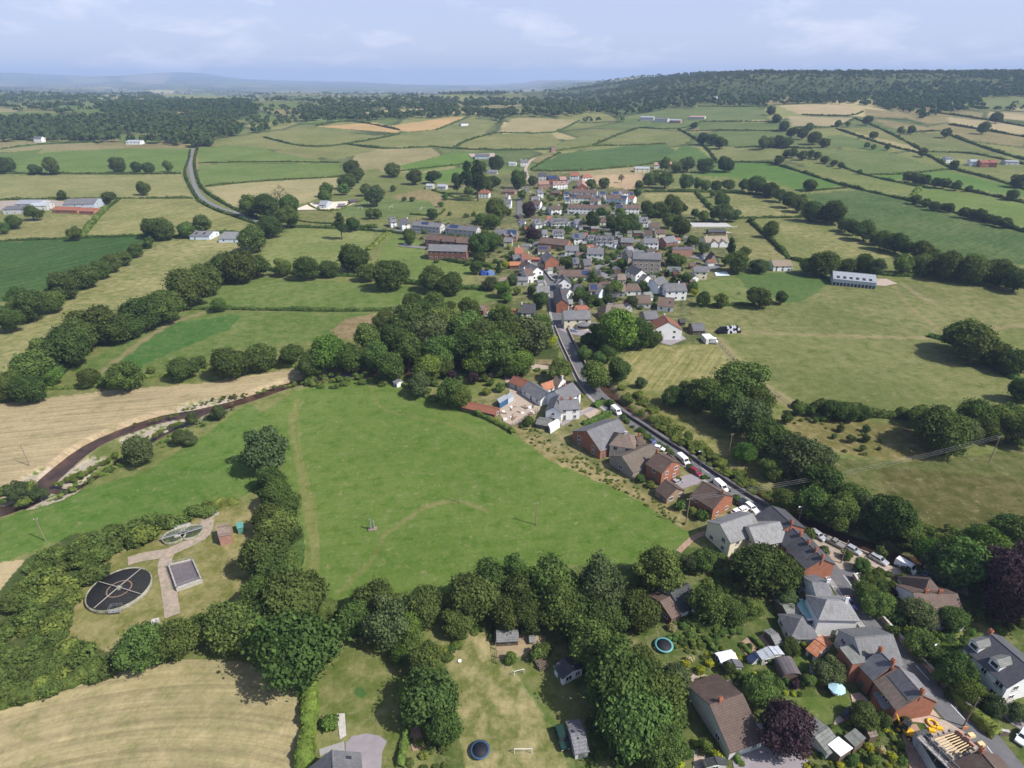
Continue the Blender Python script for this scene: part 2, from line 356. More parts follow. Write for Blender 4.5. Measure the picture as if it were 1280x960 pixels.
 ('old orchard', (.2, .175, .07), .5, 0, 0, [(975, 517), (1040, 522), (1155, 535), (1180, 570), (1150, 580), (1060, 568), (990, 545)]),
 ('brown lower meadow', (.11, .13, .04), .2, 0, 0, [(1035, 572), (1150, 578), (1290, 560), (1330, 690), (1180, 680), (1100, 650), (1050, 620)]),
 ('brown lower meadow', (.105, .105, .036), .2, 0, 0, [(1100, 585), (1180, 590), (1290, 600), (1320, 665), (1200, 668), (1110, 640)]),
 ('river bank rough grass', (.18, .19, .06), .4, 0, 0, [(765, 485), (830, 495), (920, 555), (970, 600), (1020, 640), (960, 625), (880, 572), (800, 525)]),
 ('wood floor', SCRUB, .1, 0, 0, [(440, 440), (500, 400), (560, 388), (640, 400), (690, 410), (700, 450), (640, 460), (560, 490), (500, 470)]),
 ('walled garden lawn', (.16, .2, .06), .2, 0, 0, [(548, 478), (568, 466), (610, 468), (635, 480), (612, 492), (588, 500), (560, 492)]),
 ('big green meadow', (.128, .207, .045), .1, .04, 10, [(470, 472), (520, 492), (590, 518), (640, 543), (690, 574), (740, 594), (800, 622), (850, 650), (866, 668), (845, 692), (800, 706), (700, 706), (620, 722), (560, 745), (480, 745), (400, 762), (372, 745), (385, 690), (365, 640), (352, 600), (345, 560), (325, 518), (370, 488), (420, 475)]),
 ('dry meadow edge', (.25, .215, .1), .6, 0, 0, [(640, 528), (690, 556), (740, 580), (800, 612), (852, 640), (872, 662), (858, 664), (800, 626), (740, 598), (690, 577), (650, 548)]),
 ('riverside pasture', (.11, .2, .04), .12, .05, 30, [(-120, 730), (-80, 680), (0, 650), (70, 622), (180, 590), (250, 548), (310, 503), (330, 520), (322, 580), (325, 612), (270, 634), (160, 652), (90, 670), (30, 692), (0, 706)]),
 ('tan hay field by the river', (.38, .305, .185), .4, .16, 12, [(-200, 520), (0, 505), (120, 490), (260, 478), (365, 461), (378, 465), (330, 486), (260, 503), (150, 541), (90, 570), (55, 592), (38, 612), (0, 630), (-150, 690)]),
 ('sewage works grass', (.22, .215, .08), .55, 0, 0, [(60, 805), (95, 740), (130, 700), (200, 663), (270, 636), (325, 628), (350, 690), (310, 735), (240, 790), (140, 815)]),
 ('far-left tan corner', TAN, .4, 0, 0, [(-200, 780), (-60, 720), (0, 702), (28, 700), (10, 745), (0, 765), (-150, 860)]),
 ('scrub bank', SCRUB, .1, 0, 0, [(-100, 900), (-20, 765), (30, 700), (90, 668), (165, 655), (200, 665), (130, 700), (98, 740), (70, 800), (140, 815), (140, 838), (60, 865), (-20, 895)]),
 ('pale mown field with curved rows', (.36, .305, .165), .7, .15, 12, [(-200, 960), (-100, 918), (0, 886), (60, 867), (150, 840), (230, 824), (300, 826), (345, 846), (370, 870), (380, 912), (378, 980), (-200, 1100)]),
 ('back garden lawn', (.16, .19, .06), .35, .04, 0, [(396, 830), (410, 812), (492, 812), (500, 850), (505, 905), (520, 985), (390, 985), (398, 900)]),
 ('back garden lawn', (.085, .165, .05), 0, 0, 0, [(441, 862), (446, 859), (455, 860), (459, 866), (453, 872), (444, 870)]),
 ('long grass paddock', (.19, .205, .075), .75, 0, 0, [(552, 800), (600, 788), (622, 805), (640, 835), (670, 880), (700, 925), (715, 985), (585, 985), (572, 900), (560, 850)]),
 ('mown paddock strip', (.15, .18, .055), .2, 0, 0, [(640, 832), (690, 828), (715, 850), (740, 890), (735, 930), (712, 930), (690, 905), (660, 865)]),
 ('hen run earth', (.36, .28, .18), .4, 0, 0, [(619, 800), (640, 789), (680, 795), (682, 810), (660, 818), (622, 826)]),
 ('curved lawn with sapling trees', (.135, .19, .05), .2, 0, 0, [(960, 875), (985, 868), (1035, 872), (1062, 868), (1068, 890), (1045, 900), (1010, 905), (985, 900)]),
 ('lawn behind the barrel shed', (.14, .19, .055), .2, 0, 0, [(980, 820), (1010, 817), (1020, 838), (1012, 842), (995, 835)]),
 ('front lawn of the long white house', (.16, .2, .05), .2, 0, 0, [(1165, 795), (1195, 785), (1222, 790), (1200, 812), (1178, 818)]),
 ('lawn of the brown roofed house', (.27, .23, .09), .3, 0, 0, [(1092, 733), (1130, 728), (1135, 742), (1098, 742)]),
]
LINES = [  # worn tracks: points, half width m, colour, strength
 ([(500, 387), (430, 388), (300, 387), (255, 391), (215, 404), (180, 425), (150, 448), (120, 468)], 1.6, (.3, .25, .15), .8),
 ([(372, 500), (365, 530), (375, 590), (385, 640), (392, 690), (384, 735)], .9, (.27, .245, .11), .6),
 ([(378, 502), (372, 530), (382, 590), (392, 640), (399, 690), (392, 735)], .35, (.27, .245, .11), .5),
 ([(478, 672), (500, 655), (530, 635), (560, 627), (585, 630), (610, 640)], .7, (.27, .24, .12), .6),
 ([(478, 672), (465, 700), (440, 725), (425, 740)], .7, (.24, .23, .1), .5),
 ([(465, 478), (468, 500), (490, 515), (560, 530), (600, 545)], .6, (.24, .23, .1), .5),
 ([(880, 412), (930, 415), (1052, 420), (1166, 422), (1230, 412), (1300, 405)], 1.7, (.32, .27, .15), .75),
 ([(897, 424), (920, 450), (950, 478), (975, 495), (994, 510)], 2.6, (.34, .29, .16), .8),
 ([(1117, 356), (1140, 385), (1178, 414)], 1.1, (.29, .24, .14), .7),
 ([(1128, 355), (1150, 370), (1168, 378)], 1.6, (.36, .29, .18), .7),
 ([(950, 480), (968, 495), (960, 505), (945, 512)], .9, (.34, .29, .18), .7),
 ([(640, 838), (665, 870), (690, 905), (705, 935), (715, 965)], .8, (.1, .17, .04), .8),
 ([(100, 420), (160, 385), (230, 352)], 2.5, (.3, .27, .14), .4),
 ([(1083, 232), (1145, 247)], 1.5, (.1, .13, .05), .5),
]
MAIN_RIV = [(-60, 650), (0, 636), (40, 620), (52, 603), (70, 586), (111, 555), (161, 533), (201, 520), (242, 513), (285, 503), (316, 494), (353, 481), (386, 473), (430, 466), (500, 463), (560, 456), (620, 452), (665, 455), (700, 456), (728, 460), (748, 475), (757, 487), (767, 500), (789, 514), (811, 527), (834, 545), (865, 566), (897, 586), (927, 605), (955, 622), (985, 638), (1014, 651), (1050, 668), (1092, 682), (1128, 697), (1165, 703), (1220, 706), (1310, 702)]
SIDE_RIV = [(52, 604), (87, 609), (134, 582), (188, 548), (228, 528), (255, 511)]
def smooth_px(P, k=4):
    P = np.array(P, float); n = len(P); out = []
    for i in range(n - 1):
        p0, p1, p2, p3 = P[max(i - 1, 0)], P[i], P[i + 1], P[min(i + 2, n - 1)]
        for j in range(k):
            t = j / k
            out.append(.5 * ((2 * p1) + (-p0 + p2) * t + (2 * p0 - 5 * p1 + 4 * p2 - p3) * t * t + (-p0 + 3 * p1 - 3 * p2 + p3) * t ** 3))
    out.append(P[-1]); return np.array(out)
def world_line(P, k=4):
    return np.array([G(a, b)[:2] for a, b in smooth_px(P, k)])
def dist_line(x, y, L):
    d = np.full(x.shape, 1e9)
    for a, b in zip(L[:-1], L[1:]):
        v = b - a; q = v @ v + 1e-9
        t = np.clip(((x - a[0]) * v[0] + (y - a[1]) * v[1]) / q, 0, 1)
        d = np.minimum(d, (x - a[0] - t * v[0]) ** 2 + (y - a[1] - t * v[1]) ** 2)
    return np.sqrt(d)
def inside(x, y, P):
    c = np.zeros(x.shape, bool); n = len(P)
    for i in range(n):
        x1, y1 = P[i]; x2, y2 = P[(i + 1) % n]
        if y1 == y2: continue
        c ^= ((y1 > y) != (y2 > y)) & (x < (x2 - x1) * (y - y1) / (y2 - y1) + x1)
    return c
RIV = world_line(MAIN_RIV, 3); SRIV = world_line(SIDE_RIV, 3)
FPOLY = [np.array([G(a, b)[:2] for a, b in f[5]]) for f in FIELDS]

def field_at(x, y):
    for f, P in zip(FIELDS[::-1], FPOLY[::-1]):
        if inside(np.array([x]), np.array([y]), P)[0]: return f[0]
    return 'far farmland'

def far_patchwork(x, y):
    """far farmland: irregular hedged cells; returns colour and distance-to-boundary measure"""
    r2 = np.random.RandomState(3)
    n = 700
    sx = r2.uniform(-9000, 9000, n * 3); sy = 900 * (14 ** r2.rand(n * 3)); k = np.abs(sx) < sy * 1.3 + 300
    sx, sy = sx[k], sy[k]
    pal = np.array([OLIVE, GREEN, PALE, GREEN, (.14, .18, .06), STRAW, (.3, .26, .13), OLIVE, (.1, .15, .05), PALE])
    ci = r2.randint(0, len(pal), len(sx)); cj = pal[ci] * r2.uniform(.8, 1.15, (len(sx), 1))
    d1 = np.full(x.shape, 1e18); d2 = np.full(x.shape, 1e18); own = np.zeros(x.shape, int)
    lx, ly = x / (y + 400), np.log(y + 400); px_, py_ = sx / (sy + 400), np.log(sy + 400)
    for i in range(len(sx)):
        d = (lx - px_[i]) ** 2 + (.62 * (ly - py_[i])) ** 2
        b = d < d1
        d2 = np.where(b, d1, np.minimum(d2, d)); d1 = np.where(b, d, d1); own = np.where(b, i, own)
    return cj[own], np.sqrt(d2) - np.sqrt(d1)

def far_wood(x, y): return np.sin(x / 520 + 1) * np.sin(y / 640 + 2.2) + .5 * np.sin(x / 210 + y / 340)

def build_ground():
    Y = [15.0]
    while Y[-1] < 21000:
        y = Y[-1]
        px = (y * y + CAM_H ** 2) / (CAM_H * 592)
        s = 1.3 * px if y < 900 else (9.0 if y < 3300 else y * .0085)
        Y.append(y + max(.32, min(s, max(9.0, y * .0085))))
    Y = np.array(Y); K = np.linspace(-1.3, 1.3, 960)
    yy, kk = np.meshgrid(Y, K, indexing='ij'); xx = kk * (yy + 55)
    x, y = xx.ravel(), yy.ravel()
    z = T(x, y)
    # base colour
    col = np.tile(np.array(OLIVE), (len(x), 1)); aux = np.zeros((len(x), 3)); aux[:, 0] = .25; rows = np.zeros((len(x), 3))
    for W in WOODS:
        P = np.array([G(a, b)[:2] for a, b in W[0]]); s = inside(x, y, P); col[s] = SCRUB
    farm = y > 850
    fc, fd = far_patchwork(x[farm], y[farm]); col[farm] = fc
    hed = (fd < .006) | (far_wood(x[farm], y[farm]) > .8) | ((x[farm] > 60) & (y[farm] > 1850) & (y[farm] < 3600))
    tmp = col[farm]; tmp[hed] = SCRUB; col[farm] = tmp
    jx = x + .5 * np.sin(x * .9 + y * .5) * np.clip(y / 250, .3, 4); jy = y + .5 * np.sin(y * .8 - x * .6) * np.clip(y / 250, .3, 4)
    for f, P in zip(FIELDS, FPOLY):
        lo, hi = P.min(0), P.max(0)
        s = np.nonzero((jx >= lo[0]) & (jx <= hi[0]) & (jy >= lo[1]) & (jy <= hi[1]))[0]
        if f[0] == 'valley pasture': s = s[y[s] < 860]
        s = s[inside(jx[s], jy[s], P)]
        col[s] = f[1]; aux[s] = (f[2], f[3], 0); th = math.radians(f[4])
        if 'curved rows' in f[0]:
            c0 = G(150, 1090)[:2] - np.array([0, 70]); rr = np.hypot(x[s] - c0[0], y[s] - c0[1]); rows[s, 0] = rr; rows[s, 1] = 60 * np.arctan2(x[s] - c0[0], y[s] - c0[1])
        else: rows[s, 0] = y[s] * math.cos(th) - x[s] * math.sin(th); rows[s, 1] = x[s] * math.cos(th) + y[s] * math.sin(th)
    for P, hw, c, a in LINES:
        L = world_line(P, 4); lo, hi = L.min(0) - 8, L.max(0) + 8
        s = np.nonzero((x >= lo[0]) & (x <= hi[0]) & (y >= lo[1]) & (y <= hi[1]))[0]
        d = dist_line(jx[s], jy[s], L); w = (a * (1 - sstep(hw * .6, hw * 1.7, d)))[:, None]
        col[s] = col[s] * (1 - w) + np.array(c) * w
    s = np.nonzero((y > 80) & (y < 330) & (np.abs(x) < 320))[0]
    d1 = dist_line(x[s], y[s], RIV); d2 = dist_line(x[s], y[s], SRIV)
    carve = 2.6 * (1 - sstep(2.0, 5.0, d1))
    side = 2.2 * (1 - sstep(.6, 3.2, d2)); carve = np.maximum(carve, side)
    isl = (d1 < 13) & (d2 < 11) & (d1 + d2 < 17) & (x[s] < -90); carve = np.where(isl, np.maximum(carve, .9), carve)
    z[s] -= carve
    nz = .5 + .5 * np.sin(x[s] * 1.1 + 2 * np.sin(y[s] * .7)) * np.sin(y[s] * 1.3 + 1.5 * np.sin(x[s] * .5))
    w = (sstep(2.2, 3.4, d1) * (1 - sstep(4.2, 6.2, d1)) * (.45 + .55 * nz))
    w = np.where(x[s] > 60, w * .35, w)[:, None]
    col[s] = col[s] * (1 - w) + np.array((.4, .3, .21)) * w
    w = np.where(isl, np.where(nz > .72, 0.0, .95), 0)[:, None]
    col[s] = col[s] * (1 - w) + np.array((.42, .36, .3)) * w
    col[s[isl & (nz > .72)]] = (.14, .21, .04)
    k = (.66 + .17 * sstep(.3, .42, col[:, 0]))[:, None]; col = col * k * np.stack([np.ones(len(k)), np.ones(len(k)), .84 + .16 * sstep(.24, .3, col[:, 0])], 1)
    n0, n1 = yy.shape
    idx = np.arange(n0 * n1).reshape(n0, n1)
    q = np.stack([idx[:-1, :-1], idx[:-1, 1:], idx[1:, 1:], idx[1:, :-1]], -1).reshape(-1, 4)
    me = mesh_np('ground', np.stack([x, y, z], 1), q, [ground_mat()], smooth=True)
    for nm, arr in (('col', col), ('aux', aux), ('rows', rows)):
        a = me.attributes.new(nm, 'FLOAT_COLOR', 'POINT')
        a.data.foreach_set('color', np.concatenate([arr, np.ones((len(x), 1))], 1).astype(np.float32).ravel())
    return tag(mk('ground', me), 'rolling farmland ground of green and straw fields reaching the horizon', 'ground', None, 'structure')

def ground_mat():
    m, nt, out = _nodes('field_grass')
    b = nt.nodes.new('ShaderNodeBsdfPrincipled'); nt.links.new(b.outputs[0], out.inputs[0])
    b.inputs['Roughness'].default_value = .95; b.inputs['Specular IOR Level'].default_value = .1
    a = nt.nodes.new('ShaderNodeAttribute'); a.attribute_name = 'col'
    x = nt.nodes.new('ShaderNodeAttribute'); x.attribute_name = 'aux'
    s = nt.nodes.new('ShaderNodeSeparateColor'); nt.links.new(x.outputs['Color'], s.inputs[0])
    geo = nt.nodes.new('ShaderNodeNewGeometry'); P = geo.outputs['Position']
    big = noise(nt, P, .018, 4, .6); mid = noise(nt, P, .2, 5, .68); fine = noise(nt, P, .9, 4, .7)
    c = mixcol(nt, ramp(nt, big, .3, .7), mixcol(nt, 1.0, a.outputs['Color'], (.86, .9, .84), 'MULTIPLY'), mixcol(nt, 1.0, a.outputs['Color'], (1.1, 1.08, 1.1), 'MULTIPLY'))
    # dry patches
    dm = nt.nodes.new('ShaderNodeMath'); dm.operation = 'MULTIPLY_ADD'; nt.links.new(big, dm.inputs[0]); dm.inputs[1].default_value = .5; nt.links.new(mid, dm.inputs[2])
    dr = ramp(nt, dm.outputs[0], .68, .95)
    dd = N(nt, 'ShaderNodeMath', op='MULTIPLY'); nt.links.new(dr, dd.inputs[0]); nt.links.new(s.outputs[0], dd.inputs[1])
    c = mixcol(nt, dd.outputs[0], c, (.4, .325, .185))
    # darker tufts
    c = mixcol(nt, ramp(nt, mid, .45, .3), c, mixcol(nt, 1.0, c, (.7, .8, .6), 'MULTIPLY'))
    c = mixcol(nt, ramp(nt, fine, .3, .75), mixcol(nt, 1.0, c, (.8, .82, .78), 'MULTIPLY'), mixcol(nt, 1.0, c, (1.15, 1.13, 1.1), 'MULTIPLY'))
    # weeds, bare flecks and droppings
    c = mixcol(nt, ramp(nt, noise(nt, P, .36, 7, .8), .555, .66), c, mixcol(nt, .6, c, (.25, .215, .12)))
    # mowing / drilling rows: streaks along each field's own row direction
    rw = nt.nodes.new('ShaderNodeAttribute'); rw.attribute_name = 'rows'
    mp = nt.nodes.new('ShaderNodeMapping'); mp.inputs['Scale'].default_value = (.75, .022, 1); nt.links.new(rw.outputs['Vector'], mp.inputs[0])
    st = noise(nt, mp.outputs[0], 1.0, 5, .68, .35)
    sf = ramp(nt, st, .36, .64)
    m6 = N(nt, 'ShaderNodeMath', op='MULTIPLY_ADD'); nt.links.new(sf, m6.inputs[0]); m6.inputs[1].default_value = 2.6; m6.inputs[2].default_value = -1.3
    m7 = N(nt, 'ShaderNodeMath', op='MULTIPLY_ADD'); nt.links.new(m6.outputs[0], m7.inputs[0]); nt.links.new(s.outputs[1], m7.inputs[1]); m7.inputs[2].default_value = 1.0
    vm = N(nt, 'ShaderNodeVectorMath', op='SCALE'); nt.links.new(c, vm.inputs[0]); nt.links.new(m7.outputs[0], vm.inputs['Scale'])
    nt.links.new(vm.outputs[0], b.inputs['Base Color'])
    bp = nt.nodes.new('ShaderNodeBump'); bp.inputs['Strength'].default_value = .5; bp.inputs['Distance'].default_value = .35
    nt.links.new(fine, bp.inputs['Height']); nt.links.new(bp.outputs[0], b.inputs['Normal'])
    return m

_LN = [0]
def strip(name, P, width, mat, label, lift=.06, k=4, cat=None, world=False, zf=None, kind='structure', parent=None, close=False, step=3.0):
    """ribbon laid over the terrain along photo points"""
    L = np.array(P, float) if world else np.array([G(a, b)[:2] for a, b in smooth_px(P, k)])
    if zf is None and lift < .09: _LN[0] += 1; lift += .004 * _LN[0]
    # resample
    out = [L[0]]
    for a, b in zip(L[:-1], L[1:]):
        n = max(1, int(np.linalg.norm(b - a) / step))
        for j in range(1, n + 1): out.append(a + (b - a) * j / n)
    L = np.array(out)
    t = np.gradient(L, axis=0); t /= np.linalg.norm(t, axis=1)[:, None] + 1e-9
    nrm = np.stack([-t[:, 1], t[:, 0]], 1)
    w = np.interp(np.linspace(0, 1, len(L)), np.linspace(0, 1, len(width)), width) if isinstance(width, (list, tuple)) else np.full(len(L), width)
    V = []; m = 5
    for i in range(len(L)):
        for j in range(m):
            p = L[i] + nrm[i] * w[i] * (j / (m - 1) - .5)
            z = float(T(*p)) + lift + .0009 * max(0, p[1] - 200) if zf is None else zf(p)
            V.append((p[0], p[1], z))
    Fq = [(i * m + j, i * m + j + 1, (i + 1) * m + j + 1, (i + 1) * m + j) for i in range(len(L) - 1) for j in range(m - 1)]
    o = mk(name, mesh_np(name, V, [f[::-1] for f in Fq], [mat], smooth=True), parent)
    if parent is None: tag(o, label, cat or name.replace('_', ' '), None, kind)
    return o, L, nrm

def patch(name, P, mat, label, lift=.05, cat=None, kind='structure', h=0.0):
    """paved area: outline in photo pixels, draped as a fan of small faces"""
    W = np.array([G(a, b)[:2] for a, b in P])
    _LN[0] += 1; lift += .003 * _LN[0]
    lo, hi = W.min(0), W.max(0); ext = max(hi - lo); st = max(.5, ext / 40)
    # triangulate outline by bmesh, then subdivide and drape
    import bmesh
    bm = bmesh.new(); vs = [bm.verts.new((*p, 0)) for p in W]; bm.faces.new(vs)
    bmesh.ops.triangulate(bm, faces=bm.faces[:])
    for _ in range(7):
        es = [e for e in bm.edges if e.calc_length() > st * 3]
        if not es: break
        bmesh.ops.subdivide_edges(bm, edges=es, cuts=1); bmesh.ops.triangulate(bm, faces=bm.faces[:])
    for v in bm.verts: v.co.z = float(T(v.co.x, v.co.y)) + lift + .0009 * max(0, v.co.y - 200)
    bmesh.ops.recalc_face_normals(bm, faces=bm.faces)
    me = bpy.data.meshes.new(name); bm.to_mesh(me); bm.free(); me.materials.append(mat)
    if len(me.polygons) and me.polygons[0].normal.z < 0: me.flip_normals()
    return tag(mk(name, me), label, cat or name.replace('_', ' '), None, kind)
# ------------------------------------------------------------------ trees, shrubs, hedges, far woods
LEAF = {
 'o': leaf_mat('oak_leaves', (.08, .114, .036)), 'm': leaf_mat('ash_leaves', (.098, .147, .043)), 'l': leaf_mat('lime_leaves', (.115, .185, .042)),
 'w': leaf_mat('willow_leaves', (.095, .13, .057)), 'p': leaf_mat('copper_leaves', (.05, .032, .042), .3, (.09, .055, .068)),
 'c': leaf_mat('fir_needles', (.042, .075, .028)), 'y': leaf_mat('golden_leaves', (.3, .33, .035)), 'd': leaf_mat('hedge_leaves', (.08, .12, .036)),
 'g': leaf_mat('bank_leaves', (.14, .185, .05), .45), 'k': leaf_mat('flower_heads', (.42, .3, .08), .5, (.7, .62, .42)), 'r': leaf_mat('bare_twigs', (.16, .13, .1), .3)}
FARLEAF = leaf_mat('far_leaves', (.056, .086, .031), .3, isl=False)
BARK = M('bark', (.11, .085, .06), .95, .4, 3.0)

def leaf_quads(C, Nrm, size, rs):
    n = len(C)
    a = rs.normal(size=(n, 3)); u = np.cross(Nrm, a); u /= np.linalg.norm(u, axis=1)[:, None] + 1e-9
    w = np.cross(Nrm, u)
    s = (size * rs.uniform(.6, 1.35, n))[:, None]
    u, w = u * s * .5, w * s * .5 * rs.uniform(.6, 1., (n, 1))
    bend = Nrm * s * rs.uniform(-.15, .15, (n, 1))
    V = np.stack([C - u - w + bend, C + u - w * .7, C + u * .8 + w + bend, C - u * .9 + w], 1).reshape(-1, 3)
    return V, np.arange(4 * n).reshape(n, 4)

def crown_arrays(seed, nl, nlobe, rx, zc, rz, lobe=(.13, .27), leaf=.05, droop=0.0, cone=0.0, flat=.0):
    """leaf clumps on the skins of many overlapping lobes; crown width = 1"""
    rs = np.random.RandomState(seed)
    L = []; t_ = rs.uniform(0, 6.28); ax, ay = math.cos(t_), math.sin(t_)
    for i in range(nlobe):
        for _ in range(50):
            p = rs.normal(size=3); p /= np.linalg.norm(p); p *= rs.uniform(.35, .95) ** .6
            if p[2] > -.75: break
        k = 1 - cone * (p[2] * .5 + .5)
        r = rs.uniform(*lobe) * (1 - .45 * cone * (p[2] * .5 + .5))
        q = (1 + .28 * (p[0] * ax + p[1] * ay)) * (1.12 if rs.rand() < .2 else .96)
        L.append((p[0] * (rx - r * .8) * k * q, p[1] * (rx - r * .8) * k * q, zc + p[2] * (rz - r * .6), r))
    L = np.array(L)
    li = rs.choice(len(L), nl * 3, p=L[:, 3] ** 2 / (L[:, 3] ** 2).sum())
    d = rs.normal(size=(nl * 3, 3)); d[:, 2] += .25; d /= np.linalg.norm(d, axis=1)[:, None]
    rr = L[li, 3] * (rs.uniform(.74, 1.1, nl * 3) + .3 * (rs.rand(nl * 3) < .1))
    C = L[li, :3] + d * rr[:, None] * np.array([1, 1, .85])
    C[:, 2] -= droop * np.hypot(C[:, 0], C[:, 1]) ** 2
    keep = np.ones(len(C), bool)
    for j in range(len(L)):
        keep &= (np.linalg.norm((C - L[j, :3]) / np.array([1, 1, .85]), axis=1) > L[j, 3] * .7) | (li == j)
    keep &= C[:, 2] > .02
    C, d = C[keep][:nl], d[keep][:nl]
    nrm = d + rs.normal(scale=.55, size=d.shape); nrm /= np.linalg.norm(nrm, axis=1)[:, None]
    V, Q = leaf_quads(C, nrm, leaf, rs)
    return V, Q, L

def trunk_mb(L, r=.035, top=.6, n=7, limbs=5):
    mb = MB(); mb.tube((0, 0, -.08), (0, 0, top * .55), r * 1.35, r * .85, n); mb.tube((0, 0, top * .55), (.01, .01, top), r * .85, r * .45, n)
    o = sorted(range(len(L)), key=lambda i: L[i][2])[:limbs + 3]
    for i in o[:limbs + 1]:
        z0 = top * .45; mb.tube((0, 0, z0), tuple(L[i][:3] * np.array([.85, .85, 1])), r * .55, r * .2, 5)
    return mb

KINDS = {  # leaf, aspect(h/w), lobes, rx, zc, rz, cone
 'o': dict(n=6, h=1.0, nl=7600, lob=28, zc=.46, rz=.44), 'm': dict(n=5, h=1.12, nl=7400, lob=26, zc=.53, rz=.5),
 'l': dict(n=2, h=1.12, nl=6800, lob=24, zc=.54, rz=.5), 'w': dict(n=3, h=1.05, nl=6800, lob=28, zc=.5, rz=.47, lobe=(.12, .22)),
 'p': dict(n=2, h=1.08, nl=7600, lob=26, zc=.52, rz=.49), 'c': dict(n=2, h=2.0, nl=4600, lob=26, zc=1.02, rz=.95, cone=.75, lobe=(.14, .22)),
 'y': dict(n=1, h=1.3, nl=2200, lob=14, zc=.68, rz=.58), 't': dict(n=2, h=1.7, nl=5000, lob=24, zc=.95, rz=.72, cone=.25, leaf='m'),
 'r': dict(n=1, h=1.2, nl=420, lob=14, zc=.7, rz=.5)}
PROTO = {}
for k, d in KINDS.items():
    PROTO[k] = []
    for i in range(d['n']):
        V, Q, L = crown_arrays(100 * ord(k) + i, d['nl'], d['lob'], .5, d['zc'], d['rz'], d.get('lobe', (.11, .26)), .038, 0, d.get('cone', 0))
        lm = LEAF[d.get('leaf', k)]
        cm = mesh_np('crown_leaves', V, Q, [lm])
        tb = trunk_mb(L, .032, d['zc'] * 1.05)
        tm = tb.mesh('trunk', BARK)
        # one-mesh version for trees too small to show parts
        sel = np.random.RandomState(i).choice(len(Q), min(len(Q), 1500), False)
        V2 = V.reshape(-1, 4, 3)[sel]; c2 = V2.mean(1, keepdims=True); V2 = (c2 + (V2 - c2) * 2.0).reshape(-1, 3); Q2 = np.arange(len(V2)).reshape(-1, 4)
        t0 = MB(); t0.tube((0, 0, -.08), (0, 0, d['zc'] * .8), .045, .03, 4, caps=False)
        V3 = np.concatenate([V2, np.array(t0.v)]); Q3 = np.concatenate([Q2, np.array(t0.f) + len(V2)])
        sm = mesh_np('small_tree', V3, Q3, [lm, BARK], [0] * len(Q2) + [1] * len(t0.f))
        PROTO[k].append((cm, tm, sm))

KNAME = {'o': ('oak_tree', 'dark green oak'), 'm': ('ash_tree', 'mid green broadleaf tree'), 'l': ('lime_tree', 'bright green tree'), 'w': ('willow_tree', 'grey green willow'),
         'p': ('copper_beech', 'dark purple copper beech'), 'c': ('fir_tree', 'dark pointed fir'), 'y': ('golden_cypress', 'yellow green cypress'), 't': ('poplar_tree', 'tall narrow green tree'), 'r': ('bare_tree', 'bare brown tree')}
